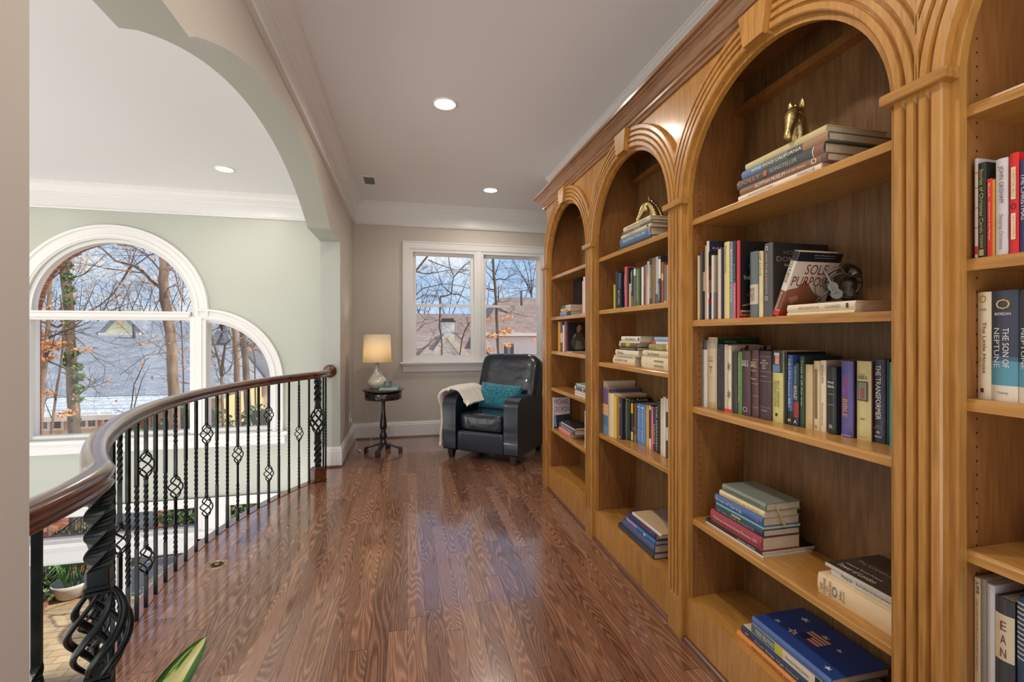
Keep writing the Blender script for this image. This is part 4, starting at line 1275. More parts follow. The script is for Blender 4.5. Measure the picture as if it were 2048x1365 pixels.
stack(2, 4, [
    (1237.6, 1308, 0.030, (48, 58, 64), 'black-grey album at the foot of the pile', {'d': 0.2, 'x': 1.235, 'hard': True}),
    (1245, 1309.4, 0.040, (74, 94, 136), 'thick slate blue album', {'d': 0.2, 'x': 1.24, 'hard': True}),
    (1253, 1311, 0.022, (60, 120, 170), 'thin album with pink and blue pictures', {'d': 0.2, 'x': 1.245, 'sp': (('b', 0.6, 0.98, (176, 130, 160)), ('d', '', (226, 230, 232), 0.3, 0.36))}),
    (1257, 1312, 0.036, (50, 58, 98), 'indigo album with red lettering', {'d': 0.2, 'x': 1.25, 'hard': True, 'sp': (('v', 'MARY POPINS', (200, 80, 70), 0.1, 0.5, 0.3, 0.3),)}),
    (1265, 1323, 0.016, (224, 212, 196), 'cream and grey picture book on top', {'d': 0.21, 'x': 1.25, 'fc': (204, 176, 140), 'fr': (
        ('p', [(0.35, 0.2), (1, 0.45), (1, 1), (0.6, 1), (0.5, 0.6)], (142, 130, 128)),)}),
], 1.24, base=DECK)

# ---- nearest full arch
zt1 = stack(1, 0, [
    (1477.5, 1644, 0.019, (232, 216, 196), 'white base book reading PANACHE', {'d': 0.225, 'sp': (('v', 'PANACHE', (150, 130, 110), 0.06, 0.24, 0.5, 0.5), ('v', 'NAPA VALLEY ICONIC WINERIES', (110, 90, 74), 0.52, 0.86, 0.5, 0.3))}),
    (1481, 1655, 0.026, (138, 98, 72), 'brown book reading EGYPTIAN MUSEUM', {'d': 0.24, 'hard': True, 'sp': (('v', 'EGYPTIAN MUSEUM', (236, 226, 206), 0.42, 0.78, 0.5, 0.5), ('v', 'with Zahi Hawass', (226, 214, 190), 0.2, 0.41, 0.5, 0.28), ('b', 0.0, 0.05, (110, 84, 72)),
        ('v', 'O', (240, 232, 220), 0.09, 0.145, 0.5, 0.62))}),
    (1476, 1650, 0.033, (76, 82, 84), 'rounded charcoal book reading SONGTELLER in orange and grey', {'d': 0.235, 'hard': True, 'sp': (('v', 'DOLLY', (206, 120, 60), 0.68, 0.97, 0.5, 0.5), ('v', 'SONGTELLER', (176, 172, 160), 0.26, 0.56, 0.5, 0.4), ('d', '', (200, 106, 56), 0.60, 0.64), ('b', 0.0, 0.10, (136, 96, 76)), ('b', 0.10, 0.108, (226, 220, 206)))}),
    (1485, 1658, 0.027, (104, 118, 110), 'slate and tan book reading WINE DOGS CALIFORNIA', {'d': 0.24, 'hard': True, 'sp': (('b', 0.72, 1.0, (104, 130, 166)), ('b', 0.25, 0.42, (84, 84, 84)), ('b', 0.0, 0.25, (166, 128, 96)), ('v', 'WINE DOGS CALIFORNIA', (236, 234, 226), 0.26, 0.86, 0.5, 0.4))}),
    (1492, 1654, 0.022, (206, 190, 140), 'straw-coloured book under the brass horse', {'d': 0.235, 'hard': True}),
], 1.237)
row_up(1, 1, [
    (1395, 1397.6, 512, (220, 200, 166), 'very thin cream booklet at the far end', {'x': 1.24}),
    (1400.8, 1404.2, 505, (88, 80, 78), 'thin charcoal book', {'x': 1.245}),
    (1405, 1409.8, 504, (196, 170, 130), 'sand and black book', {'x': 1.25, 'sp': (('b', 0.0, 0.42, (40, 36, 40)), ('b', 0.7, 1.0, (44, 40, 44)))}),
    (1410.6, 1413, 492, (222, 196, 166), 'tall thin peach book', {'x': 1.25}),
    (1413.6, 1417, 483, (232, 224, 214), 'big violet cookbook with food photos', {'x': 1.245, 'd': 0.2, 'fc': (50, 44, 74), 'fr': (
        ('p', [(0, 0.66), (1, 0.66), (1, 0.86), (0, 0.86)], (52, 50, 46)), ('p', [(0, 0.5), (0.6, 0.5), (0.55, 0.66), (0, 0.68)], (128, 74, 52)),
        ('p', [(0, 0.34), (0.7, 0.34), (0.7, 0.5), (0, 0.5)], (168, 134, 98)), ('p', [(0, 0.0), (0.7, 0.0), (0.7, 0.18), (0, 0.2)], (70, 104, 124)),
        ('p', [(0, 0.2), (0.4, 0.22), (0.4, 0.3), (0, 0.27)], (180, 60, 64)), ('t', 'KAREN', (196, 196, 206), 0.3, 0.91, 0.4, 0.03))}),
    (1423, 1426.8, 511.5, (232, 216, 196), 'white book with a red CULTURE heading', {'x': 1.24, 'd': 0.19, 'fc': (176, 174, 170), 'fr': (('t', 'CULTURE', (40, 36, 40), 0.85, 0.75, 0.22, 0.35), ('p', [(0.5, 0.9), (0.8, 0.9), (0.8, 0.95), (0.5, 0.95)], (170, 40, 40)), ('p', [(0, 0.0), (0.6, 0), (0.6, 0.42), (0, 0.42)], (150, 140, 146)))}),
    (1436, 1440.8, 499.5, (226, 208, 178), 'cream-edged book with a blue-violet cover', {'x': 1.24, 'd': 0.2, 'fc': (92, 94, 142)}),
    (1448.5, 1458.8, 486, (218, 204, 134), 'fat pale yellow book', {'x': 1.24, 'd': 0.2, 'sp': (('v', 'Provence to Lorraine', (110, 100, 60), 0.6, 0.95, 0.5, 0.4),)}),
    (1460, 1466, 485, (110, 138, 146), 'lavender and sea-green book', {'x': 1.24, 'd': 0.19, 'sp': (('b', 0.75, 1.0, (136, 128, 164)), ('v', 'BRENNANS COOK', (220, 224, 220), 0.2, 0.9))}),
    (1466.5, 1471.6, 483, (48, 52, 66), 'blue-black book with a pink foot', {'x': 1.24, 'd': 0.19, 'sp': (('b', 0.0, 0.46, (206, 112, 130)), ('v', 'DORIS STORY', (210, 196, 200), 0.1, 0.7, 0.5, 0.3))}),
    (1473.5, 1479, 482.5, (206, 62, 72), 'large black cookbook with a scarlet spine', {'x': 1.237, 'd': 0.236, 'hard': True, 'fc': (28, 24, 28), 'rough': 0.55, 'fr': (
        ('p', [(0, 0), (0.85, 0), (0.85, 0.03), (0, 0.03)], (190, 40, 40)), ('p', [(0.02, 0.035), (0.30, 0.035), (0.30, 0.10), (0.02, 0.10)], (206, 176, 130)),
        ('p', [(0.03, 0.045), (0.28, 0.045), (0.28, 0.08), (0.03, 0.08)], (90, 60, 50)), ('t', 'THE UN', (220, 216, 206), 0.20, 0.52, 0.26, 0.045), ('t', 'COLBS', (206, 200, 190), 0.30, 0.68, 0.26, 0.03),
        ('p', [(0.12, 0.30), (0.22, 0.33), (0.32, 0.30), (0.26, 0.25)], (150, 30, 60)), ('p', [(0.05, 0.17), (0.3, 0.21), (0.3, 0.19), (0.06, 0.15)], (120, 150, 60)), ('p', [(0.2, 0.36), (0.26, 0.4), (0.27, 0.28), (0.24, 0.28)], (190, 180, 70)))}),
    (1500.5, 1517, 505.6, (104, 116, 120), 'grey-teal book with white panel', {'x': 1.25, 'd': 0.19, 'hard': True, 'sp': (('b', 0.2, 0.5, (206, 194, 176)), ('v', 'SEX DEATH', (40, 40, 44), 0.25, 0.45, 0.6, 0.5))}),
    (1518, 1526, 503.6, (222, 206, 160), 'cream book left of the charcoal one', {'x': 1.24, 'd': 0.19, 'sp': (('v', 'HIP DAVE', (120, 110, 80), 0.62, 0.97),)}),
    (1529.5, 1545, 488.5, (90, 86, 84), 'charcoal hardback reading HOW TO, with a dark cover', {'x': 1.238, 'd': 0.236, 'hard': True, 'fc': (38, 34, 34), 'rough': 0.55,
        'sp': (('v', 'HOW TO BE A DOMESTIC', (190, 180, 170), 0.3, 0.86, 0.6, 0.25), ('h', 'O', (232, 226, 210), 0.90, 0.96, 0.6, 0.4), ('h', 'O', (220, 216, 206), 0.22, 0.28, 0.6, 0.4)),
        'fr': (('t', 'HOW TO', (132, 118, 108), 0.42, 0.87, 0.45, 0.055), ('t', 'DOMESTIC', (150, 134, 118), 0.40, 0.78, 0.66, 0.065), ('t', 'BAKING AND', (214, 206, 196), 0.42, 0.70, 0.42, 0.032), ('t', 'COMFORT', (206, 196, 180), 0.42, 0.64, 0.32, 0.032),
               ('p', [(0.22, 0.40), (0.32, 0.50), (0.5, 0.46), (0.5, 0.28), (0.28, 0.28)], (170, 146, 120)), ('t', 'N', (200, 190, 180), 0.12, 0.05, 0.1, 0.05))}),
], 1.24, 1.24, 1390, 1560)
# leaning hardback, flat pair and bookend
yl = yat(1541, 1.243); ang = math.radians(24)
LB = make_book(0.226, 0.175, 0.024, (226, 214, 196), True, (('b', 0.86, 1.0, (30, 32, 40)), ('b', 0.10, 0.40, (128, 74, 54)), ('b', 0.0, 0.09, (200, 60, 40)), ('v', 'SOLE PURPOSE', (40, 34, 34), 0.52, 0.86, 0.5, 0.5), ('v', 'Armstrong', (226, 216, 206), 0.12, 0.38, 0.5, 0.45)), (
    ('p', [(0, 0.86), (1, 0.86), (1, 1), (0, 1)], (26, 28, 36)), ('t', 'the unforgettable', (206, 204, 200), 0.6, 0.955, 0.5, 0.02), ('t', 'story of purpose', (206, 204, 200), 0.6, 0.92, 0.45, 0.02),
    ('p', [(0, 0), (1, 0), (1, 0.22), (0.62, 0.40), (0.36, 0.58), (0.22, 0.46), (0, 0.42)], (146, 90, 62)), ('p', [(0, 0), (0.42, 0), (0.36, 0.08), (0, 0.09)], (196, 54, 36)),
    ('p', [(0.1, 0.30), (0.28, 0.34), (0.34, 0.28), (0.2, 0.2)], (190, 128, 96)), ('t', 'SOLE', (142, 36, 34), 0.52, 0.745, 0.50, 0.15), ('t', 'PURPOSE', (142, 36, 34), 0.48, 0.56, 0.86, 0.15)), None,
    'leaning cream hardback with red SOLE PURPOSE lettering, second shelf of nearest arch', 'books on the second shelf of nearest arch',
    (1.243, yl - 0.031, SHELVES[1][1] + 0.0005), (ang, 0, 0))
ztm = stack(1, 1, [
    (1574, 1709, 0.008, (232, 212, 170), 'thin cream book lying flat, lowest of two', {'d': 0.2, 'x': 1.236}),
    (1576, 1712, 0.026, (222, 204, 176), 'cream hardback lying flat under the metal bookend', {'d': 0.235, 'x': 1.24, 'hard': True, 'sp': (('v', 'MAGNOLIA', (150, 134, 116), 0.48, 0.80, 0.5, 0.34), ('v', 'GAINES', (150, 134, 116), 0.18, 0.40, 0.5, 0.34), ('d', '', (60, 56, 56), 0.08, 0.11))}),
], 1.24)
def ring_spine(root_rows): pass


row_up(1, 2, [
    (1397, 1402.8, 678, (136, 138, 112), 'grey-green book at the far end', {}),
    (1404, 1414.4, 681, (206, 200, 190), 'white wire-bound notebook with red top', {'fc': (200, 196, 190), 'sp': (('b', 0.86, 1.0, (80, 70, 64)),)}),
    (1416.5, 1431, 675, (214, 190, 156), 'beige patterned Holy Bible with a small cross', {'hard': True, 'd': 0.2, 'sp': (('h', 'Holy', (176, 120, 80), 0.70, 0.735, 0.5, 0.6), ('h', 'Bible', (176, 120, 80), 0.655, 0.69, 0.5, 0.6), ('h', 'T', (120, 84, 60), 0.5, 0.59, 0.5, 0.4), ('b', 0.84, 0.99, (180, 166, 150)), ('b', 0.0, 0.09, (190, 164, 130)), ('h', 'KJV', (150, 110, 80), 0.42, 0.44, 0.5, 0.4))}),
    (1431.5, 1433.8, 675.5, (190, 186, 170), 'tall dark green book reading VITAL', {'d': 0.205, 'fc': (30, 60, 34), 'fr': (('p', [(0, 0.0), (1, 0), (1, 0.93), (0, 0.80)], (24, 34, 26)), ('t', 'VITAL', (196, 206, 190), 0.33, 0.935, 0.30, 0.035), ('t', 'MINERVALIZ', (120, 134, 116), 0.82, 0.945, 0.26, 0.012))}),
    (1434, 1447, 688.5, (38, 36, 38), 'black wire-bound organiser', {'d': 0.15}),
    (1448.5, 1455, 689.5, (196, 186, 166), 'mottled grey and cream journal', {'sp': (('b', 0.0, 0.04, (226, 70, 60)),)}),
    (1455.6, 1462.5, 691.5, (226, 208, 180), 'cream journal with dark red tulips', {'d': 0.19, 'fc': (196, 184, 166), 'sp': (('b', 0.0, 0.045, (226, 70, 56)), ('h', '*', (60, 30, 34), 0.62, 0.75, 0.5, 0.9), ('h', '*', (60, 30, 34), 0.2, 0.33, 0.5, 0.9)), 'fr': (
        ('p', [(0.3, 0.93), (0.36, 1.0), (0.44, 1.0), (0.42, 0.93)], (110, 26, 34)), ('p', [(0.78, 0.93), (0.82, 1.0), (0.9, 1.0), (0.88, 0.93)], (90, 26, 34)), ('p', [(0.2, 0.92), (0.3, 0.98), (0.28, 0.93)], (40, 44, 44)), ('p', [(0.66, 0.92), (0.78, 0.99), (0.74, 0.92)], (40, 44, 44)))}),
    (1464.2, 1474.4, 705, (46, 50, 44), 'worn black-green book', {}),
    (1475, 1484, 704, (88, 130, 76), 'grass green spine with gilt title', {'sp': (('v', 'SACRED SPIRITUAL CITIZEN', (226, 214, 140), 0.2, 0.92, 0.5, 0.3),)}),
    (1484.6, 1501, 702, (82, 56, 62), 'maroon bible with white HOLY BIBLE', {'hard': True, 'sp': (('h', 'HOLY', (224, 220, 214), 0.815, 0.858, 0.5, 0.8), ('h', 'BIBLE', (224, 220, 214), 0.765, 0.81, 0.5, 0.8), ('h', 'O', (190, 180, 170), 0.06, 0.14, 0.5, 0.6))}),
    (1502.6, 1517.2, 700, (90, 58, 64), 'slimmer maroon bible with gilt bands', {'hard': True, 'sp': (('h', 'HOLY', (226, 210, 160), 0.79, 0.83, 0.5, 0.8), ('h', 'BIBLE', (226, 210, 160), 0.745, 0.785, 0.5, 0.8), ('h', 'The New', (220, 206, 160), 0.68, 0.71, 0.5, 0.7), ('h', 'Testament', (220, 206, 160), 0.56, 0.59, 0.5, 0.8),
        ('b', 0.855, 0.859, (206, 186, 130)), ('b', 0.50, 0.504, (206, 186, 130)), ('b', 0.32, 0.324, (206, 186, 130)), ('b', 0.15, 0.154, (206, 186, 130)))}),
    (1519, 1542.5, 702, (74, 54, 62), 'widest maroon study bible', {'hard': True, 'sp': (('h', 'LIFE', (224, 216, 206), 0.85, 0.872, 0.5, 0.3), ('h', 'APPLICATION', (224, 216, 206), 0.815, 0.835, 0.5, 0.65), ('h', 'STUDY', (224, 216, 206), 0.778, 0.798, 0.5, 0.35), ('h', 'BIBLE', (224, 216, 206), 0.742, 0.762, 0.5, 0.3),
        ('h', 'KING JAMES', (210, 196, 160), 0.62, 0.64, 0.5, 0.5), ('h', 'TYNDALE', (220, 210, 190), 0.125, 0.142, 0.5, 0.5), ('b', 0.70, 0.703, (196, 180, 140)), ('b', 0.56, 0.563, (196, 180, 140)), ('b', 0.18, 0.183, (196, 180, 140)), ('b', 0.92, 0.923, (196, 180, 140)))}),
    (1545, 1566, 701, (206, 198, 124), 'yellow hardback with a white-haired man on its spine', {'hard': True, 'sp': (('b', 0.69, 1.0, (60, 66, 76)), ('b', 0.68, 0.69, (232, 226, 200)), ('v', 'BILLY GRAHAM', (120, 124, 76), 0.22, 0.58, 0.35, 0.24), ('v', 'NEARING HOME', (120, 124, 76), 0.22, 0.58, 0.65, 0.24),
        ('d', '', (110, 134, 160), 0.70, 0.80, 0.5, 0.7), ('d', '', (206, 160, 140), 0.81, 0.93, 0.42, 0.4), ('d', '', (222, 220, 216), 0.93, 0.97, 0.45, 0.5), ('d', '', (40, 40, 30), 0.09, 0.13, 0.5, 0.2))}),
    (1568.5, 1574, 704, (32, 32, 38), 'black book with white moon shape', {'d': 0.165}),
    (1575.5, 1585.5, 710, (64, 92, 150), 'blue book with a green-black foot', {'sp': (('b', 0.0, 0.2, (34, 46, 48)), ('v', 'THE 5 PM Professional BIBLE', (210, 220, 230), 0.25, 0.95, 0.5, 0.45), ('d', '', (206, 170, 90), 0.05, 0.09))}),
    (1586.6, 1597.6, 726, (44, 48, 56), 'dark book reading REVEALED', {'sp': (('v', 'REVEALED', (236, 230, 214), 0.42, 0.64, 0.5, 0.6), ('v', 'MODERN ROMAN', (110, 190, 200), 0.66, 0.95, 0.5, 0.5), ('b', 0.14, 0.38, (160, 60, 56)), ('h', 'A', (236, 236, 236), 0.04, 0.10, 0.5, 0.6))}),
    (1599, 1609, 713, (40, 66, 50), 'dark green book with white title', {'sp': (('v', 'Treat it all the way', (220, 226, 206), 0.3, 0.95, 0.4, 0.35),)}),
    (1611, 1625, 729, (206, 182, 136), 'short plain parchment book', {}),
    (1628, 1639.6, 722, (222, 200, 158), 'cream book with a brown gilded strip', {'sp': (('d', '', (130, 106, 70), 0.17, 0.88, 0.5, 0.42), ('h', '*', (90, 70, 50), 0.03, 0.08, 0.5, 0.4))}),
    (1641, 1652, 721, (230, 216, 190), 'white paperback with black script title', {'sp': (('v', 'this is my battle', (40, 36, 32), 0.68, 0.94, 0.5, 0.5), ('v', 'Devon stories', (120, 100, 80), 0.08, 0.4, 0.5, 0.3)), 'd': 0.16, 'fc': (190, 166, 134)}),
    (1656.5, 1673, 734, (36, 42, 42), 'black leather bible with white Holy Bible', {'x': 1.318, 'hard': True, 'sp': (('h', 'Holy', (226, 226, 222), 0.745, 0.79, 0.5, 0.75), ('h', 'Bible', (226, 226, 222), 0.69, 0.73, 0.5, 0.75), ('h', 'Standard', (196, 200, 196), 0.59, 0.605, 0.5, 0.75), ('h', 'KING JAMES', (196, 200, 196), 0.43, 0.445, 0.5, 0.7), ('h', 'B', (206, 206, 200), 0.09, 0.14, 0.5, 0.4))}),
    (1683, 1706, 722, (98, 90, 160), 'purple hardback with orange BIBLE', {'x': 1.325, 'hard': True, 'fc': (40, 30, 60), 'sp': (('v', 'BIBLE', (232, 160, 60), 0.26, 0.50, 0.55, 0.40), ('v', 'Adventure', (200, 60, 70), 0.50, 0.78, 0.5, 0.4), ('h', 'Zonderkidz', (226, 224, 230), 0.015, 0.04, 0.5, 0.8))}),
    (1714, 1742.5, 722, (218, 204, 144), 'pale yellow bible with a framed picture', {'x': 1.335, 'hard': True, 'fc': (120, 40, 34), 'sp': (('h', 'HOLY', (96, 84, 56), 0.82, 0.84, 0.5, 0.36), ('h', 'BIBLE', (84, 72, 50), 0.775, 0.815, 0.5, 0.62), ('d', '', (40, 50, 48), 0.50, 0.745, 0.5, 0.68), ('d', '', (130, 130, 126), 0.512, 0.733, 0.5, 0.58),
        ('d', '', (150, 84, 80), 0.53, 0.66, 0.5, 0.26), ('h', 'NIV', (96, 84, 56), 0.255, 0.285, 0.5, 0.34), ('h', 'Zondervan', (110, 96, 66), 0.035, 0.05, 0.5, 0.5))}),
    (1745.5, 1771, 718, (44, 54, 84), 'navy bible reading THE TRANSFORMER', {'x': 1.345, 'hard': True, 'sp': (('v', 'THE TRANSFORMER', (236, 226, 206), 0.28, 0.93, 0.5, 0.46), ('h', 'THE NEW', (190, 170, 120), 0.195, 0.21, 0.5, 0.5), ('h', 'KING JAMES', (190, 170, 120), 0.17, 0.185, 0.5, 0.75), ('h', '*', (226, 220, 200), 0.11, 0.15, 0.5, 0.35), ('h', 'NELSON', (226, 220, 200), 0.065, 0.09, 0.5, 0.6))}),
    (1773, 1778, 719, (24, 24, 26), 'black spine right of the navy bible', {'x': 1.345}),
    (1779, 1792, 725, (30, 150, 146), 'teal book half hidden by the pilaster', {'x': 1.33, 'sp': (('h', 'Z', (220, 236, 236), 0.02, 0.05),)}),
], 1.27, 1.345, 1400, 1745)
# wire coils of the two bound notebooks
for pxa, pxb, zf, colr in ((1405, 1411, 0.93, (60, 56, 54)), (1437, 1444, 0.98, (196, 190, 180))):
    X = 1.27 if pxa < 1420 else 1.278
    ya, yb = yat(pxa, X), yat(pxb, X)
    z0 = SHELVES[1][2] + 0.006; z1 = onX(pxa, 690 if pxa < 1420 else 693, X)[2] - 0.004
    m = MB(); n = int((z1 - z0) / 0.0075)
    for k in range(n):
        z = z0 + (z1 - z0) * k / n
        m.tube([(X + 0.004 - 0.009 * math.sin(PI * q / 8), (ya + yb) / 2 + (ya - yb) * 0.45 * math.cos(PI * q / 8), z + 0.002 * q / 8) for q in range(9)], 0.0011, 5)
    tgt = [o for o in COL.objects if o.name.startswith('book') and o.get('label', '').startswith('white wire-bound' if pxa < 1420 else 'black wire-bound')][0]
    m.build('wire_coil', mat(colr, 0.3, 0.8), tgt, loc=tuple(-Vector(tgt.location)))

stack(1, 3, [
    (1412, 1526.5, 0.008, (222, 214, 200), 'thin white magazine at the foot of the left pile', {'d': 0.215, 'x': 1.25}),
    (1412, 1524.5, 0.013, (36, 36, 42), 'thin black album second in the left pile', {'d': 0.23, 'x': 1.25, 'sp': (('v', 'ANNUAL REPORT', (200, 200, 196), 0.1, 0.4),)}),
    (1422.5, 1525, 0.050, (160, 62, 76), 'thick crimson directory with white lettering', {'d': 0.165, 'x': 1.252, 'hard': True, 'sp': (('v', 'Winthrop University Alumni Directory 2001', (236, 220, 216), 0.07, 0.93, 0.5, 0.30),)}),
    (1432, 1527, 0.026, (46, 62, 72), 'dark teal book with grey lettering', {'d': 0.16, 'x': 1.256, 'hard': True, 'sp': (('v', 'OF DIALOGUES SOULBOOK', (150, 170, 180), 0.15, 0.95, 0.6, 0.4), ('d', '', (206, 176, 120), 0.42, 0.62, 0.15, 0.25))}),
    (1432, 1527, 0.009, (110, 186, 200), 'thin aqua book in the left pile', {'d': 0.16, 'x': 1.258}),
    (1431, 1526.5, 0.033, (72, 104, 158), 'blue book with white script title', {'d': 0.16, 'x': 1.258, 'hard': True, 'sp': (('v', 'Rosa of Spring', (206, 216, 230), 0.4, 0.95, 0.5, 0.5), ('d', '', (200, 90, 90), 0.07, 0.10, 0.5, 0.35))}),
    (1440, 1530, 0.023, (222, 204, 158), 'cream ribbed book second from the top', {'d': 0.145, 'x': 1.262, 'hard': True, 'sp': (('v', 'I LAID A LIFE', (190, 160, 110), 0.1, 0.85, 0.5, 0.4),)}),
    (1446, 1532.5, 0.029, (128, 136, 124), 'grey-green cloth book on top with a ribbon', {'d': 0.15, 'x': 1.265, 'hard': True, 'sp': (('v', 'FLAUBERTIANA IN MEMORIAM', (96, 104, 98), 0.1, 0.9, 0.5, 0.35),)}),
], 1.25, tag_=', left')
gb = [o for o in COL.objects if o.get('label', '').startswith('grey-green cloth book')][0]
m = MB()
pts = [(0.03, 0.010, 0.001), (0.035, 0.013, -0.004), (0.045, 0.035, -0.010), (0.058, 0.062, -0.012), (0.066, 0.085, -0.012)]
vs = []
for x, y, z in pts: vs += [(x, y, z), (x + 0.008, y, z)]
m.add(vs, [(2 * i, 2 * i + 1, 2 * i + 3, 2 * i + 2) for i in range(len(pts) - 1)])
m.build('ribbon_marker', mat((206, 184, 110), 0.5), gb)
stack(1, 3, [
    (1637.5, 1800, 0.062, (226, 200, 158), 'thick cream novel reading THE THRONE OF SATURN', {'d': 0.2, 'x': 1.262, 'hard': True, 'sp': (('h', 'THE', (56, 40, 30), 0.925, 0.955, 0.6, 0.36), ('h', 'THRONE', (56, 40, 30), 0.882, 0.912, 0.5, 0.8), ('h', 'OF', (56, 40, 30), 0.845, 0.870, 0.55, 0.26), ('h', 'SATURN', (56, 40, 30), 0.800, 0.832, 0.5, 0.76),
        ('h', 'O', (70, 104, 120), 0.72, 0.79, 0.5, 0.5), ('h', 'Allen', (56, 40, 30), 0.66, 0.69, 0.5, 0.5), ('h', 'Drury', (56, 40, 30), 0.615, 0.65, 0.5, 0.55))}),
    (1663, 1800, 0.024, (216, 214, 204), 'white paperback on the cream novel', {'d': 0.17, 'x': 1.285, 'hard': False, 'sp': (('v', 'Winning Ugly', (50, 50, 54), 0.66, 0.84, 0.5, 0.5), ('v', 'Brad Gilbert & Steve Jamison', (60, 60, 66), 0.12, 0.6, 0.5, 0.42), ('b', 0.0, 0.08, (90, 120, 150)))}),
    (1651, 1800, 0.010, (200, 192, 180), 'thin dark-covered book reading Tower of London', {'d': 0.212, 'x': 1.274, 'fc': (56, 46, 40), 'fr': (
        ('t', 'Tower of London', (226, 216, 196), 0.12, 0.66, 0.5, 0.09), ('t', 'Crown Jewels', (150, 120, 90), 0.5, 0.72, 0.62, 0.10), ('t', 'The', (180, 150, 120), 0.42, 0.86, 0.2, 0.06), ('p', [(0.88, 0.86), (0.95, 0.86), (0.95, 0.92), (0.88, 0.92)], (200, 90, 100)))}),
], 1.27, tag_=', right')
tl = [o for o in COL.objects if o.get('label', '').startswith('thin dark-covered')][0]
for c in tl.children:
    if c.name.startswith('cover_design'):
        # lettering on this cover runs along the spine edge
        bpy.data.objects.remove(c)
        break
m = MB()
hh = yat(1651, 1.274) - max(yat(1800, 1.274), YP0 - PITCH / 2 + PITCH - 0.428)
put_text(m, 'Tower of London', (0.032, -0.0009, hh * 0.66), (0, 0, -1), (1, 0, 0), hh * 0.52, 0.020, 0)
put_text(m, 'Historic Royal Palaces', (0.058, -0.0009, hh * 0.66), (0, 0, -1), (1, 0, 0), hh * 0.5, 0.010, 0)
put_text(m, 'The Crown Jewels', (0.105, -0.0009, hh * 0.6), (0, 0, -1), (1, 0, 0), hh * 0.66, 0.026, 1)
m.build('cover_design', [mat((226, 216, 196), 0.5), mat((160, 128, 96), 0.5)], tl, raw=True)

def star(cx, cz, r, rot=0.3):
    return [(cx + (r if k % 2 == 0 else r * 0.42) * math.cos(rot + PI * k / 5), cz + (r if k % 2 == 0 else r * 0.42) * 0.8 * math.sin(rot + PI * k / 5)) for k in range(10)]


flag = [('p', star(0.30, 0.86, 0.055), (214, 214, 206)), ('p', star(0.75, 0.80, 0.07), (226, 226, 216)), ('p', star(0.68, 0.50, 0.06), (206, 210, 206)), ('p', star(0.15, 0.13, 0.05), (214, 220, 226)), ('p', star(0.62, 0.30, 0.045), (214, 220, 226)),
        ('p', star(0.32, 0.66, 0.085), (220, 210, 206)), ('p', star(0.32, 0.66, 0.04), (160, 50, 50))]
for q in range(9):
    a = 0.34 + 0.30 * q / 9
    flag.append(('p', [(a, 0.62), (a + 0.034, 0.62), (a + 0.034 + 0.02, 0.40), (a + 0.02, 0.40)], (170, 50, 44) if q % 2 == 0 else (226, 212, 190)))
flag.append(('p', [(0.34, 0.625), (0.50, 0.625), (0.51, 0.53), (0.35, 0.53)], (30, 44, 84)))
stack(1, 4, [
    (1475, 1660, 0.026, (218, 142, 70), 'orange school yearbook at the front of the pile', {'d': 0.2, 'x': 1.234, 'hard': True, 'sp': (('v', 'RANTON RIDGE HIGH SCHOOL', (90, 70, 90), 0.08, 0.8, 0.5, 0.42),)}),
    (1484, 1668, 0.028, (44, 52, 84), 'navy school yearbook with a cream cover', {'d': 0.235, 'x': 1.24, 'hard': True, 'fc': (214, 200, 170), 'sp': (('v', 'Green Ridge High School', (196, 200, 214), 0.32, 0.82, 0.5, 0.4), ('d', '', (226, 226, 226), 0.90, 0.94, 0.5, 0.1))}),
    (1503, 1640, 0.032, (176, 176, 168), 'grey and white textbook reading PUBLIC RELATIONS', {'d': 0.2, 'x': 1.246, 'hard': False, 'sp': (('b', 0.0, 0.06, (40, 40, 44)), ('b', 0.06, 0.50, (222, 210, 190)), ('b', 0.5, 0.62, (196, 196, 70)), ('b', 0.62, 1.0, (92, 112, 116)), ('v', 'PUBLIC RELATIONS', (232, 232, 226), 0.63, 0.92, 0.5, 0.5), ('v', 'Thomas Henry Jenson', (90, 84, 80), 0.14, 0.46, 0.6, 0.4))}),
    (1505.5, 1663, 0.026, (84, 112, 170), 'large blue hardback with stars and a flag', {'d': 0.225, 'x': 1.25, 'hard': True, 'fc': (40, 66, 132), 'fr': tuple(flag)}),
], 1.24, base=DECK)

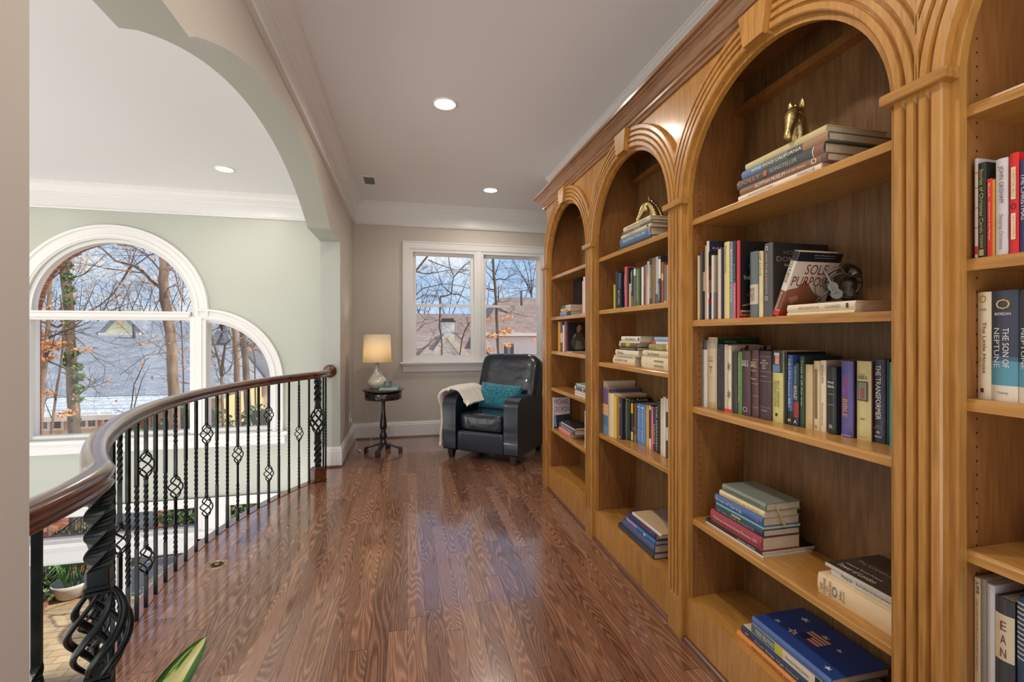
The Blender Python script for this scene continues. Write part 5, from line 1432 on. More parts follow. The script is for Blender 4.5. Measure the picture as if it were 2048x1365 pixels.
# ---- arch cut by the right edge
LN = math.radians(4)
row_up(0, 1, [
    (1949.5, 1956, 318.5, (206, 196, 190), 'thin white ribbed book at the far end', {'x': 1.237, 'sp': (('b', 0.04, 0.12, (180, 50, 50)), ('b', 0.5, 0.51, (130, 120, 116)), ('b', 0.3, 0.31, (130, 120, 116)), ('b', 0.7, 0.71, (130, 120, 116)), ('b', 0.85, 0.86, (130, 120, 116)))}),
    (1957, 1972.5, 328, (26, 40, 36), 'dark green book reading Stories of Christmas Carols', {'x': 1.237, 'hard': True, 'sp': (('v', 'Stories of Christmas Carols', (196, 176, 90), 0.26, 0.93, 0.5, 0.5), ('v', 'RODEHEAVER', (180, 160, 84), 0.1, 0.24, 0.5, 0.42), ('d', '', (170, 150, 80), 0.02, 0.085, 0.5, 0.6))}),
    (1974.5, 1984.5, 359, (206, 44, 40), 'short red book reading Christmas in the Manger', {'x': 1.237, 'hard': False, 'sp': (('v', 'Christmas in the Manger', (232, 206, 120), 0.2, 0.7, 0.5, 0.5), ('v', 'Buck', (232, 206, 120), 0.76, 0.94, 0.5, 0.4))}),
    (1985, 1990, 360, (206, 140, 60), 'short orange-edged book beside the red one', {'x': 1.237, 'hard': False}),
    (1992, 2016, 321, (206, 198, 200), 'silver-grey hardback right of the orange one', {'x': 1.237, 'hard': True, 'sp': (('v', 'JOHN GRISHAM', (90, 84, 96), 0.54, 0.92, 0.5, 0.5), ('v', 'Skipping Christmas', (120, 112, 120), 0.06, 0.42, 0.5, 0.4))}),
    (2020, 2038, 309, (214, 36, 40), 'bright red book with cream label panels', {'x': 1.237, 'hard': True, 'sp': (('d', '', (232, 216, 180), 0.54, 0.86, 0.5, 0.5), ('v', 'CHRISTMAS BELLS', (110, 130, 90), 0.56, 0.84, 0.5, 0.3), ('d', '', (232, 216, 180), 0.14, 0.40, 0.5, 0.5), ('v', 'JAN PATERO', (170, 80, 60), 0.16, 0.38, 0.5, 0.3), ('h', 'O', (40, 34, 30), 0.44, 0.50, 0.5, 0.7))}),
    (2040, 2056, 322, (48, 58, 104), 'navy book at the picture edge', {'x': 1.237, 'hard': True, 'sp': (('v', 'THE CHRISTMAS', (220, 220, 226), 0.35, 0.85, 0.5, 0.5),)}),
], 1.237, 1.237, 1940, 2048)
row_up(0, 2, [
    (1936, 1983, 587, (230, 214, 180), 'thick cream volume with red and gold title', {'x': 1.26, 'hard': True, 'd': 0.15, 'sp': (('v', 'The Little House', (110, 30, 40), 0.24, 0.72, 0.40, 0.26), ('v', 'TREASURY', (190, 150, 70), 0.28, 0.66, 0.74, 0.22), ('h', 'WILDER', (90, 60, 50), 0.825, 0.845, 0.5, 0.5), ('h', 'O', (170, 134, 60), 0.90, 0.97, 0.5, 0.5), ('d', '', (110, 26, 46), 0.06, 0.10, 0.55, 0.24))}),
    (1983.6, 2037, 583, (62, 68, 84), 'storm-blue novel with a gold medallion', {'x': 1.26, 'hard': True, 'd': 0.15, 'sp': (('b', 0.0, 0.14, (222, 214, 196)), ('b', 0.14, 0.36, (90, 150, 170)), ('b', 0.36, 0.40, (74, 104, 124)), ('v', 'THE SON OF', (232, 230, 226), 0.30, 0.66, 0.40, 0.24), ('v', 'NEPTUNE', (196, 204, 206), 0.30, 0.66, 0.74, 0.2), ('h', 'RIORDAN', (236, 234, 230), 0.775, 0.80, 0.5, 0.6), ('h', 'O', (206, 170, 90), 0.83, 0.92, 0.5, 0.55), ('h', 'Disney', (60, 60, 60), 0.06, 0.085, 0.5, 0.4))}),
    (2038, 2080, 581, (58, 66, 82), 'storm-blue novel cut by the picture edge', {'x': 1.26, 'hard': True, 'd': 0.15, 'sp': (('b', 0.0, 0.14, (222, 214, 196)), ('b', 0.14, 0.36, (96, 156, 176)), ('v', 'NEPTUNE', (206, 210, 212), 0.30, 0.66, 0.7, 0.2))}),
], 1.26, 1.26, 1936, 2048)
row_up(0, 4, [
    (1938, 1961, 1149, (216, 196, 156), 'cream paperback with a dark title', {'x': 1.25, 'sp': (('v', 'LIFE', (60, 56, 50), 0.86, 0.96, 0.4, 0.5), ('v', 'THE LYNCHBURG AT RUBY RANCH', (170, 120, 80), 0.2, 0.82, 0.5, 0.4))}),
    (1962.5, 1973, 1157, (150, 142, 130), 'taupe book beside the cream paperback', {'x': 1.25}),
    (1974, 1990, 1166, (196, 192, 188), 'pale grey glossy book', {'x': 1.25, 'hard': True, 'rough': 0.2}),
    (1991, 2030, 1190, (60, 62, 66), 'wide black book with cream panel', {'x': 1.25, 'hard': True, 'sp': (('b', 0.45, 0.86, (206, 190, 160)), ('h', 'E', (120, 40, 50), 0.72, 0.80, 0.5, 0.3), ('h', 'A', (120, 40, 50), 0.60, 0.68, 0.5, 0.3), ('h', 'N', (120, 40, 50), 0.48, 0.56, 0.5, 0.3))}),
    (2035, 2075, 1190, (50, 74, 104), 'patterned navy book at the picture edge', {'x': 1.25, 'hard': True, 'sp': tuple(('b', 0.5 + 0.04 * q, 0.512 + 0.04 * q, (206, 206, 200)) for q in range(12))}),
], 1.25, 1.25, 1936, 2048)

# ================================================================== ORNAMENTS ON THE SHELVES
M_brass = mat((186, 164, 112), 0.36, 1.0, name='brass', bump=0.25, bscale=90)


def horse(loc, rz, s, label):
    r = empty('horse_head_figurine', loc, rz, label, 'figurine')
    prof = [(-0.016, 0.0, 0.033, 0.017), (-0.016, 0.016, 0.031, 0.016), (-0.013, 0.038, 0.027, 0.0145), (-0.006, 0.060, 0.024, 0.0135), (0.004, 0.078, 0.021, 0.0135),
            (0.018, 0.084, 0.019, 0.015), (0.030, 0.073, 0.019, 0.0150), (0.040, 0.054, 0.0165, 0.0120), (0.048, 0.038, 0.0120, 0.0090), (0.056, 0.023, 0.0100, 0.0076), (0.061, 0.012, 0.0102, 0.0080), (0.064, 0.005, 0.0075, 0.0064), (0.064, 0.001, 0.003, 0.003)]
    m = MB(); vs = []; n = 16
    for i, (x, z, b, a) in enumerate(prof):
        p0 = prof[max(0, i - 1)]; p1 = prof[min(len(prof) - 1, i + 1)]
        d = Vector((p1[0] - p0[0], 0, p1[1] - p0[1])).normalized()
        if i == 0: d = Vector((0, 0, 1))
        e2 = Vector((d.z, 0, -d.x))
        for k in range(n):
            t = 2 * PI * k / n
            vs.append(Vector((x, 0, z)) + Vector((0, 1, 0)) * (1.3 * a * math.cos(t)) + e2 * ((0.88 if i < 5 else 1.0) * b * math.sin(t)))
    fs = [(i * n + k, i * n + (k + 1) % n, (i + 1) * n + (k + 1) % n, (i + 1) * n + k) for i in range(len(prof) - 1) for k in range(n)]
    fs += [tuple(range(n))[::-1], tuple((len(prof) - 1) * n + k for k in range(n))]
    m.add([v * s for v in vs], fs, 0, True)
    for sy in (-1, 1):
        m.puff(0.024 * s, sy * 0.0125 * s, 0.060 * s, 0.013 * s, 0.007 * s, 0.013 * s, 1.0, 12, 8)      # cheek
        m.puff(0.033 * s, sy * 0.0165 * s, 0.072 * s, 0.004 * s, 0.003 * s, 0.003 * s, 1.0, 10, 6)      # eye
        m.puff(0.0625 * s, sy * 0.007 * s, 0.010 * s, 0.0035 * s, 0.0025 * s, 0.003 * s, 1.0, 10, 6)   # nostril
    m.build('head', M_brass, r, sub=1)
    for sy in (-1, 1):
        e = MB(); e.tube([(0.008 * s, sy * 0.011 * s, 0.092 * s), (0.009 * s, sy * 0.013 * s, 0.101 * s), (0.010 * s, sy * 0.014 * s, 0.110 * s), (0.011 * s, sy * 0.013 * s, 0.118 * s)], [0.0065 * s, 0.0075 * s, 0.005 * s, 0.0006], 8, flat=0.6)
        e.build('ear', M_brass, r)
    mn = MB()
    for k in range(16):
        t = k / 15
        x = -0.046 + 0.050 * t ** 1.6; z = 0.014 + 0.086 * t
        mn.puff(x * s, 0.0015 * s * (-1) ** k, z * s, 0.011 * s, 0.0062 * s, 0.0085 * s, 1.0, 10, 6)
    mn.build('mane', M_brass, r)
    b = MB(); b.box(-0.046 * s, 0.02 * s, -0.020 * s, 0.020 * s, 0, 0.005 * s); b.build('base', M_brass, r, bevel=0.001)


x_, y_, _ = onX(1293, 668, 1.34)
horse((1.325, yat(1303, 1.325), zt2 + 0.0006), math.radians(148), 1.2, 'brass horse head figurine in profile on the cream books of the middle arch')
horse((1.295, yat(1596, 1.295), zt1 + 0.0006), math.radians(205), 1.34, 'brass horse head figurine facing out on the book pile of the nearest arch')

M_bronze = mat((84, 76, 68), 0.36, 0.8, name='dark_bronze', bump=0.3, bscale=80)
M_pewter = mat((120, 118, 116), 0.4, 0.8, name='pewter', bump=0.15, bscale=80)
bk = empty('instrument_bookend', (1.325, yat(1672, 1.325), ztm + 0.0004), rz=math.radians(-47), label='dark metal bookend of a violin and horn beside the leaning hardback', cat='bookend')
m = MB(); m.prism([(-0.05, -0.026), (0.058, -0.026), (0.062, 0.0), (0.05, 0.026), (-0.045, 0.026), (-0.056, 0)], lambda u, v, w: (u, v, w), 0, 0.007); m.build('base', M_bronze, bk, bevel=0.002)
m = MB(); m.tube([(0.016 + 0.047 * math.cos(2 * PI * k / 36), 0.006, 0.066 + 0.047 * math.sin(2 * PI * k / 36)) for k in range(37)], 0.0052, 8)
m.tube([(0.016 + 0.034 * math.cos(2 * PI * k / 30), 0.010, 0.062 + 0.034 * math.sin(2 * PI * k / 30)) for k in range(31)], 0.0045, 8)
m.build('horn_coil', M_bronze, bk)
m = MB(); m.lathe([(0.004, -0.05), (0.006, -0.02), (0.011, 0.0), (0.019, 0.012), (0.030, 0.019), (0.0295, 0.0205), (0.016, 0.014), (0.008, 0.002), (0.003, -0.01)], 24)
m.build('horn_bell', M_bronze, bk, loc=(0.030, -0.008, 0.088), rot=(math.radians(40), math.radians(38), 0))
m = MB(); m.lathe([(0.012, 0.0), (0.022, 0.01), (0.025, 0.028), (0.017, 0.045), (0.021, 0.060), (0.018, 0.072), (0.005, 0.078), (0.0, 0.079)], 20, (0.034, 0.010, 0.006), sy=0.5)
m.build('cello_body', M_bronze, bk)


def violin(o, s, M_, parent):
    body = [(0.0, 0.0)]
    out = []
    for k in range(48):
        t = 2 * PI * k / 48
        w = 0.0165 + 0.0035 * math.cos(t * 1.0) * -1
        z = 0.030 * math.sin(t)
        ww = 0.017 + 0.0028 * (-math.sin(t)) - 0.0065 * math.exp(-(z / 0.008) ** 2)
        out.append((ww * math.cos(t) * (1 if abs(math.cos(t)) > 0.3 else abs(math.cos(t)) ** 0.2 * 1.0), z))
    b = MB(); b.prism(out, lambda u, v, w: (u * s, w * s, v * s), -0.005, 0.005); b.box(-0.003 * s, 0.003 * s, -0.009 * s, -0.003 * s, -0.01 * s, 0.062 * s)
    b.box(-0.007 * s, 0.007 * s, -0.009 * s, -0.005 * s, -0.010 * s, -0.007 * s); b.tube([(0, -0.006 * s, 0.06 * s), (0, -0.008 * s, 0.07 * s), (0, -0.004 * s, 0.074 * s)], [0.003 * s, 0.004 * s, 0.002 * s], 8)
    return b.build('violin', M_, parent, loc=o, rot=(math.radians(-10), math.radians(-22), 0), bevel=0.001)


violin((-0.004, -0.024, 0.040), 1.0, M_pewter, bk)
m = MB(); m.tube([(-0.052, -0.018, 0.009), (-0.03, -0.016, 0.028), (-0.012, -0.012, 0.05), (0.012, -0.008, 0.074)], [0.004, 0.0024, 0.0024, 0.002], 8)
m.tube([(-0.040 + 0.016 * math.cos(q * 0.35), -0.012, 0.045 + 0.022 * math.sin(q * 0.35)) for q in range(14)], 0.0022, 6)
m.build('trumpet', M_bronze, bk)

# ================================================================== SIDE TABLE AND WHAT STANDS ON IT
M_esp = wood('espresso_wood', (16, 12, 12), (30, 22, 22), (44, 34, 34), 'X', rough=0.25, coat=0.6, fig=0.4)
TX, TY = -0.268, 5.36
tb_ = empty('side_table', (TX, TY, 0), label='small round black pedestal side table with drawer, by the far wall', cat='side table')
m = MB(); m.lathe([(0.0, 0.728), (0.215, 0.728), (0.226, 0.724), (0.230, 0.717), (0.226, 0.710), (0.214, 0.706), (0, 0.706)], 48); m.build('table_top', M_esp, tb_)
m = MB(); m.lathe([(0.0, 0.706), (0.204, 0.706), (0.204, 0.622), (0.198, 0.612), (0.0, 0.612)], 40); m.build('apron', M_esp, tb_)
da = math.radians(218)
m = MB()
vs = []
for k in range(9):
    a = da - 0.42 + 0.84 * k / 8
    for z in (0.632, 0.698):
        vs += [(0.2075 * math.cos(a), 0.2075 * math.sin(a), z)]
for k in range(9):
    a = da - 0.42 + 0.84 * k / 8
    for z in (0.632, 0.698):
        vs += [(0.2035 * math.cos(a), 0.2035 * math.sin(a), z)]
fs = [(2 * k, 2 * k + 2, 2 * k + 3, 2 * k + 1) for k in range(8)] + [(2 * k, 2 * k + 18, 2 * k + 20, 2 * k + 2) for k in range(8)] + [(2 * k + 1, 2 * k + 3, 2 * k + 21, 2 * k + 19) for k in range(8)] + [(0, 1, 19, 18), (16, 34, 35, 17)]
m.add(vs, fs); dr = m.build('drawer', M_esp, tb_)
m = MB(); m.puff(0.219 * math.cos(da), 0.219 * math.sin(da), 0.665, 0.011, 0.011, 0.011, 1, 14, 8); m.build('knob', mat((20, 18, 20), 0.25, 0.6), dr)
m = MB(); m.lathe([(0.0, 0.615), (0.028, 0.615), (0.026, 0.60), (0.020, 0.56), (0.021, 0.48), (0.030, 0.40), (0.038, 0.335), (0.040, 0.30), (0.036, 0.275), (0.024, 0.262), (0.031, 0.255), (0.031, 0.246), (0.022, 0.240),
                   (0.034, 0.225), (0.042, 0.198), (0.040, 0.172), (0.024, 0.150), (0.030, 0.143), (0.040, 0.125), (0.044, 0.108), (0.036, 0.10), (0, 0.10)], 32); m.build('pedestal', M_esp, tb_)
for k, a in enumerate((-90, 0, 90, 180)):
    a = math.radians(a - 14)
    m = MB()
    c, s = math.cos(a), math.sin(a)
    prof = [(0.02, 0.115, 0.030), (0.07, 0.104, 0.028), (0.12, 0.084, 0.026), (0.165, 0.070, 0.026), (0.195, 0.070, 0.030), (0.212, 0.056, 0.030), (0.204, 0.040, 0.028)]
    th = [0.022, 0.018, 0.014, 0.014, 0.018, 0.020, 0.012]
    vs = []
    for (r_, z, w), t in zip(prof, th):
        for dy, dz in ((-w, -t), (w, -t), (w, 0), (-w, 0)):
            vs.append((r_ * c - dy * s, r_ * s + dy * c, z + dz * 1.0))
    fs = [(i * 4 + q, i * 4 + (q + 1) % 4, (i + 1) * 4 + (q + 1) % 4, (i + 1) * 4 + q) for i in range(6) for q in range(4)] + [(3, 2, 1, 0), (24, 25, 26, 27)]
    m.add(vs, fs, 0, True)
    m.tube([((0.196 + 0.016 * math.cos(q)) * c - 0.026 * s, (0.196 + 0.016 * math.cos(q)) * s + 0.026 * c, 0.022 + 0.0165 * math.sin(q)) for q in [x * 0.6 for x in range(10)]], 0.006, 6)
    m.box(-0.019, 0.019, -0.026, 0.026, 0.0, 0.05, M=Matrix.Rotation(a, 4, 'Z') @ Matrix.Translation((0.196, 0, 0.001)))
    m.build('leg', M_esp, tb_, bevel=0.002)

LX, LY = TX - 0.070, TY + 0.045
lp = empty('table_lamp', (LX, LY, 0.7285), label='cream ceramic gourd lamp with drum shade on the side table', cat='lamp')
M_cer = mat((214, 206, 186), 0.22, coat=0.5, var=0.04, bscale=120, name='cream_ceramic')
m = MB(); m.lathe([(0, 0), (0.060, 0), (0.068, 0.006), (0.070, 0.012), (0.092, 0.030), (0.106, 0.055), (0.110, 0.075), (0.106, 0.095), (0.084, 0.122), (0.060, 0.155), (0.042, 0.195), (0.028, 0.240), (0.018, 0.285), (0.018, 0.30), (0, 0.30)], 48); m.build('lamp_base', M_cer, lp)
M_shade = mat((238, 226, 200), 0.8, name='linen_shade', bump=0.08, bscale=200)
_n = M_shade.node_tree
_t = N(_n, 'ShaderNodeBsdfTranslucent'); _t.inputs[0].default_value = (*lin((240, 226, 196)), 1)
_x = N(_n, 'ShaderNodeMixShader'); _x.inputs[0].default_value = 0.35
L(_n, _n.nodes['Principled BSDF'].outputs[0], _x.inputs[1]); L(_n, _t.outputs[0], _x.inputs[2]); L(_n, _x.outputs[0], _n.nodes['Material Output'].inputs['Surface'])
m = MB(); m.lathe([(0.158, 0.305), (0.146, 0.618), (0.1435, 0.618), (0.1555, 0.305)], 56); m.build('lamp_shade', M_shade, lp)
m = MB(); m.tube([(0, 0, 0.295), (0, 0, 0.36)], 0.012, 10)
for k in range(3):
    a = 2 * PI * k / 3
    m.tube([(0, 0, 0.60), (0.143 * math.cos(a), 0.143 * math.sin(a), 0.60)], 0.0018, 5)
m.tube([(0, 0, 0.36), (0, 0, 0.60)], 0.002, 5)
m.build('socket', mat((150, 130, 90), 0.35, 0.9), lp)
m = MB(); m.puff(0, 0, 0.405, 0.028, 0.028, 0.04, 1, 16, 12); m.build('bulb', emit_mat('warm_bulb', (1.0, 0.78, 0.5), 3.0), lp)
l = D.lights.new('lamp_bulb_light', 'POINT'); l.energy = 3.2; l.color = (1, 0.82, 0.6); l.shadow_soft_size = 0.04
lo = D.objects.new('lamp_bulb_light', l); COL.objects.link(lo); lo.parent = lp; lo.location = (0, 0, 0.46)

zt = 0.7285
for (w_, d_, t_, c_, a_, lb) in ((0.20, 0.15, 0.016, (196, 178, 150), 12, 'beige book under the turquoise book on the side table'), (0.19, 0.145, 0.012, (96, 186, 180), 8, 'turquoise book on the side table under the glass holder')):
    make_book(w_, d_, t_, c_, True, (), (), M_pagew, lb, 'books on the side table', (TX + 0.03 + 0.02 * math.sin(math.radians(a_)) - 0.045, TY - 0.155, zt + t_), (-PI / 2, 0, math.radians(a_ + 90)))
    zt += t_ + 0.0006
for o in [o for o in COL.objects if o.get('group') == 'books on the side table']:
    o.location.x = TX + 0.160; o.location.y = TY - 0.185; o.rotation_euler[2] = math.radians(80 + (6 if 'beige' in o['label'] else 0))
M_cg = mat((170, 176, 180), 0.12, name='cut_glass', trans=0.55)
ch = empty('candle_holder', (TX + 0.055, TY - 0.115, zt + 0.0003), label='faceted clear glass candle holder on the turquoise book', cat='candle holder')
m = MB(); vs = []
n = 9
for i, (r_, z) in enumerate(((0.036, 0), (0.046, 0.014), (0.044, 0.040), (0.046, 0.056), (0.040, 0.056), (0.036, 0.02), (0.0, 0.018))):
    for k in range(n * 2):
        zz = z + (0.014 if (i in (3, 4) and k % 2 == 0) else 0)
        rr = r_ * (1.0 if k % 2 == 0 else 0.93)
        vs.append((rr * math.cos(PI * k / n), rr * math.sin(PI * k / n), zz))
n2 = n * 2
fs = [(i * n2 + k, i * n2 + (k + 1) % n2, (i + 1) * n2 + (k + 1) % n2, (i + 1) * n2 + k) for i in range(6) for k in range(n2)] + [tuple(range(n2))[::-1]]
m.add(vs, fs); m.build('glass', M_cg, ch)
m = MB(); m.lathe([(0, 0.0), (0.019, 0.0), (0.019, 0.012), (0, 0.012)], 20, (0, 0, 0.0195)); m.build('tealight', mat((226, 222, 214), 0.5), ch)

cd = MB()
cd.tube([(LX, LY + 0.05, 0.735), (LX - 0.12, LY + 0.16, 0.732), (LX - 0.14, LY + 0.19, 0.70), (LX - 0.13, LY + 0.22, 0.50), (LX - 0.11, LY + 0.25, 0.25), (LX - 0.08, LY + 0.24, 0.06), (LX - 0.10, LY + 0.12, 0.008), (LX - 0.16, LY - 0.02, 0.006), (-0.52, 5.43, 0.008)], 0.0028, 6)
cdo = cd.build('lamp_cord', mat((222, 216, 204), 0.5), label='white lamp cord hanging behind the side table to the floor', cat='cord')
m = MB(); m.box(-0.012, 0.012, -0.030, 0.030, 0.0, 0.018); m.build('cord_switch', mat((232, 222, 206), 0.4), cdo, loc=(-0.535, 5.47, 0.002), rot=(0, 0, 0.3), bevel=0.004)
m = MB(); m.tube([(-0.535, 5.50, 0.010), (-0.57, 5.56, 0.008), (-0.60, 5.62, 0.10), (-0.645, 5.66, 0.33)], 0.0028, 6); m.build('cord_end', mat((222, 216, 204), 0.5), cdo)
so = empty('wall_outlet', (-0.67, 5.66, 0.36), label='white electrical wall outlet low on the wall left of the side table', cat='outlet')
m = MB(); m.box(0.0003, 0.006, -0.036, 0.036, -0.06, 0.06); m.build('cover_plate', M_ring, so, bevel=0.002)
m = MB(); m.box(0.006, 0.028, -0.014, 0.014, -0.038, -0.014); m.build('plug', mat((226, 220, 210), 0.4), so, bevel=0.003)

# ================================================================== ARMCHAIR
M_lea = mat((28, 34, 47), 0.30, name='navy_leather', coat=0.3, var=0.12, bump=0.14, bscale=14)
M_lea2 = noise_mat('navy_leather_creased', [(0.35, (24, 30, 42)), (0.65, (36, 43, 56))], scale=6, rough=0.22, detail=5, bump=0.9, stretch=(1, 1, 1.6), coat=0.5, obj=True)
ac = empty('armchair', (0.735, 4.735, 0), rz=math.radians(-38.1), label='navy leather reclining armchair by the window with tapered wooden legs', cat='armchair')
for sx in (-1, 1):
    m = MB()
    side = [(0.015, 0.09), (0.0, 0.12), (-0.004, 0.35), (0.0, 0.58), (0.012, 0.635), (0.045, 0.668), (0.10, 0.685), (0.25, 0.690), (0.45, 0.680), (0.62, 0.66), (0.78, 0.64), (0.80, 0.60), (0.80, 0.12), (0.78, 0.09)]
    x0, x1 = (0.29, 0.448) if sx > 0 else (-0.448, -0.29)
    m.prism(side, lambda u, v, w: (w, u, v), x0, x1)
    o = m.build('arm', M_lea, ac, bevel=0.034, seg=5)
    for p in o.data.polygons: p.use_smooth = True
m = MB(); m.puff(0, 0.335, 0.405, 0.286, 0.325, 0.098, 0.30, 56, 28, nz=0.05, ns=6)
m.build('seat_cushion', M_lea2, ac)
m = MB()
pts = [(0.281 * sgn, -0.0) for sgn in (1,)]
loop = []
for k in range(57):
    t = 2 * PI * k / 56
    sg = lambda v, p: math.copysign(abs(v) ** p, v)
    loop.append((0.283 * sg(math.cos(t), 0.3), 0.335 + 0.322 * sg(math.sin(t), 0.3), 0.470))
m.tube(loop, 0.005, 6); m.build('seat_piping', M_lea, ac)
m = MB(); m.puff(0, 0.062, 0.205, 0.283, 0.06, 0.112, 0.22, 48, 24); m.puff(0, 0.30, 0.20, 0.28, 0.22, 0.09, 0.2, 32, 16)
m.build('footrest', M_lea, ac)
MT = Matrix.Translation((0, 0.70, 0.52)) @ Matrix.Rotation(math.radians(-17), 4, 'X')
m = MB(); m.puff(0, 0, 0.30, 0.382, 0.12, 0.295, 0.33, 64, 36, nz=0.07, ns=4.5, M=MT)
m.build('backrest', M_lea2, ac)
m = MB(); m.puff(0, 0.13, 0.20, 0.36, 0.06, 0.36, 0.25, 40, 20, M=MT)
m.puff(0, 0.72, 0.36, 0.30, 0.12, 0.24, 0.3, 30, 16)
m.build('back_shell', M_lea, ac)
M_leg = wood('chair_leg_wood', (24, 14, 12), (42, 26, 22), (58, 38, 30), 'Z', rough=0.3, coat=0.4)
for x, y in ((-0.375, 0.06), (0.375, 0.06), (-0.375, 0.74), (0.375, 0.74)):
    m = MB(); a, b = 0.036, 0.024
    vs = [(x + sx * r_, y + sy * r_, z) for r_, z in ((b, 0.0005), (a, 0.094)) for sx, sy in ((-1, -1), (1, -1), (1, 1), (-1, 1))]
    m.add(vs, [(0, 1, 2, 3), (4, 7, 6, 5), (0, 4, 5, 1), (1, 5, 6, 2), (2, 6, 7, 3), (3, 7, 4, 0)])
    m.build('leg', M_leg, ac, bevel=0.003)

# cushion
M_teal = noise_mat('teal_chenille', [(0.35, (4, 70, 88)), (0.5, (16, 110, 130)), (0.65, (52, 160, 178))], scale=70, rough=0.75, detail=5, bump=0.5, sheen=0.4, obj=True)
AM = Matrix.Translation((0.735, 4.735, 0)) @ Matrix.Rotation(math.radians(-38.1), 4, 'Z')
pm = MB()
nu, nv = 40, 24
for side in (-1, 1):
    vs = []
    for j in range(nv + 1):
        for i in range(nu + 1):
            u = -1 + 2 * i / nu; v = -1 + 2 * j / nv
            f = max(0, (1 - abs(u) ** 3.2)) ** 0.5 * max(0, (1 - abs(v) ** 3.2)) ** 0.5
            px_ = 0.262 * u * (1 - 0.035 * (1 - abs(v)) ** 1 * abs(u) ** 4 - 0.0); pz_ = 0.148 * v * (1 - 0.09 * (1 - u * u) * 0 - 0.05 * (1 - abs(u)) * abs(v))
            vs.append((px_, side * 0.075 * f + 0.004 * noise.noise(Vector((u * 4, v * 4, side))), pz_))
    pm.add(vs, [(j * (nu + 1) + i, j * (nu + 1) + i + 1, (j + 1) * (nu + 1) + i + 1, (j + 1) * (nu + 1) + i) for j in range(nv) for i in range(nu)], 0, True)
pl = AM @ Vector((0.012, 0.468, 0.632))
pm.build('throw_pillow', M_teal, loc=pl, rot=(math.radians(-15), math.radians(3), math.radians(-38.1)), label='teal chenille lumbar pillow lying against the back of the armchair', cat='pillow')

# blanket over the left arm
M_blk = noise_mat('cream_fleece', [(0.3, (222, 214, 198)), (0.7, (246, 240, 228))], scale=90, rough=0.95, detail=5, bump=0.7, sheen=0.5, obj=True)
bp_ = [(-0.165, 0.560), (-0.20, 0.598), (-0.245, 0.650), (-0.285, 0.705), (-0.33, 0.722), (-0.38, 0.724), (-0.425, 0.716), (-0.462, 0.690), (-0.478, 0.64), (-0.482, 0.56), (-0.486, 0.46), (-0.490, 0.36), (-0.495, 0.26), (-0.500, 0.17), (-0.502, 0.10)]
def bez(pts, n):
    out = []
    for k in range(n + 1):
        t = k / n * (len(pts) - 1); i = min(int(t), len(pts) - 2); f = t - i
        a, b = Vector(pts[max(i - 1, 0)]), Vector(pts[i]); c, d = Vector(pts[i + 1]), Vector(pts[min(i + 2, len(pts) - 1)])
        out.append(0.5 * ((2 * b) + (c - a) * f + (2 * a - 5 * b + 4 * c - d) * f * f + (3 * b - a - 3 * c + d) * f ** 3))
    return out
P_ = bez(bp_, 56); NVb = 30
bm_ = MB(); vs = []
for i, p in enumerate(P_):
    t = i / 56
    yw = 0.50 - 0.24 * max(0, (t - 0.42) / 0.58)
    y0 = 0.035 + 0.03 * math.sin(t * 9) - 0.05 * max(0, 0.4 - t)
    for j in range(NVb + 1):
        s = j / NVb
        y = y0 + yw * s
        fold = 0.016 * math.sin(s * 15 + t * 3.2) * (0.35 + 0.9 * t) + 0.010 * noise.noise(Vector((s * 5, t * 7, 2)))
        nrm = Vector((0, 1)) if t < 0.45 else Vector((-1, 0))
        if 0.45 <= t < 0.55: nrm = Vector((-0.7, 0.7))
        f = abs(fold) + 0.004
        vs.append((p.x + nrm.x * f, y + (0.02 * math.sin(t * 20) if j == 0 else 0), p.y + nrm.y * f + 0.012 * math.sin(s * PI) * (1 if t < 0.45 else 0)))
bm_.add(vs, [(i * (NVb + 1) + j, i * (NVb + 1) + j + 1, (i + 1) * (NVb + 1) + j + 1, (i + 1) * (NVb + 1) + j) for i in range(56) for j in range(NVb)], 0, True)
bo = bm_.build('throw_blanket', M_blk, loc=(0.735, 4.735, 0), rot=(0, 0, math.radians(-38.1)), label='cream fleece throw blanket folded over the left arm of the armchair', cat='blanket')
so_ = bo.modifiers.new('thick', 'SOLIDIFY'); so_.thickness = 0.030; so_.offset = 1
ss = bo.modifiers.new('sub', 'SUBSURF'); ss.levels = 1; ss.render_levels = 1

# ================================================================== PLANT IN THE FOREGROUND
pp = empty('potted_plant', (-0.50, 0.84, 0.0), label='variegated green and cream leafed plant poking up at the bottom edge', cat='plant')
m = MB(); m.lathe([(0, 0.0), (0.10, 0.0), (0.105, 0.02), (0.135, 0.24), (0.145, 0.26), (0.145, 0.275), (0.130, 0.275), (0.122, 0.24), (0, 0.24)], 36); m.build('pot', mat((176, 160, 140), 0.5), pp)


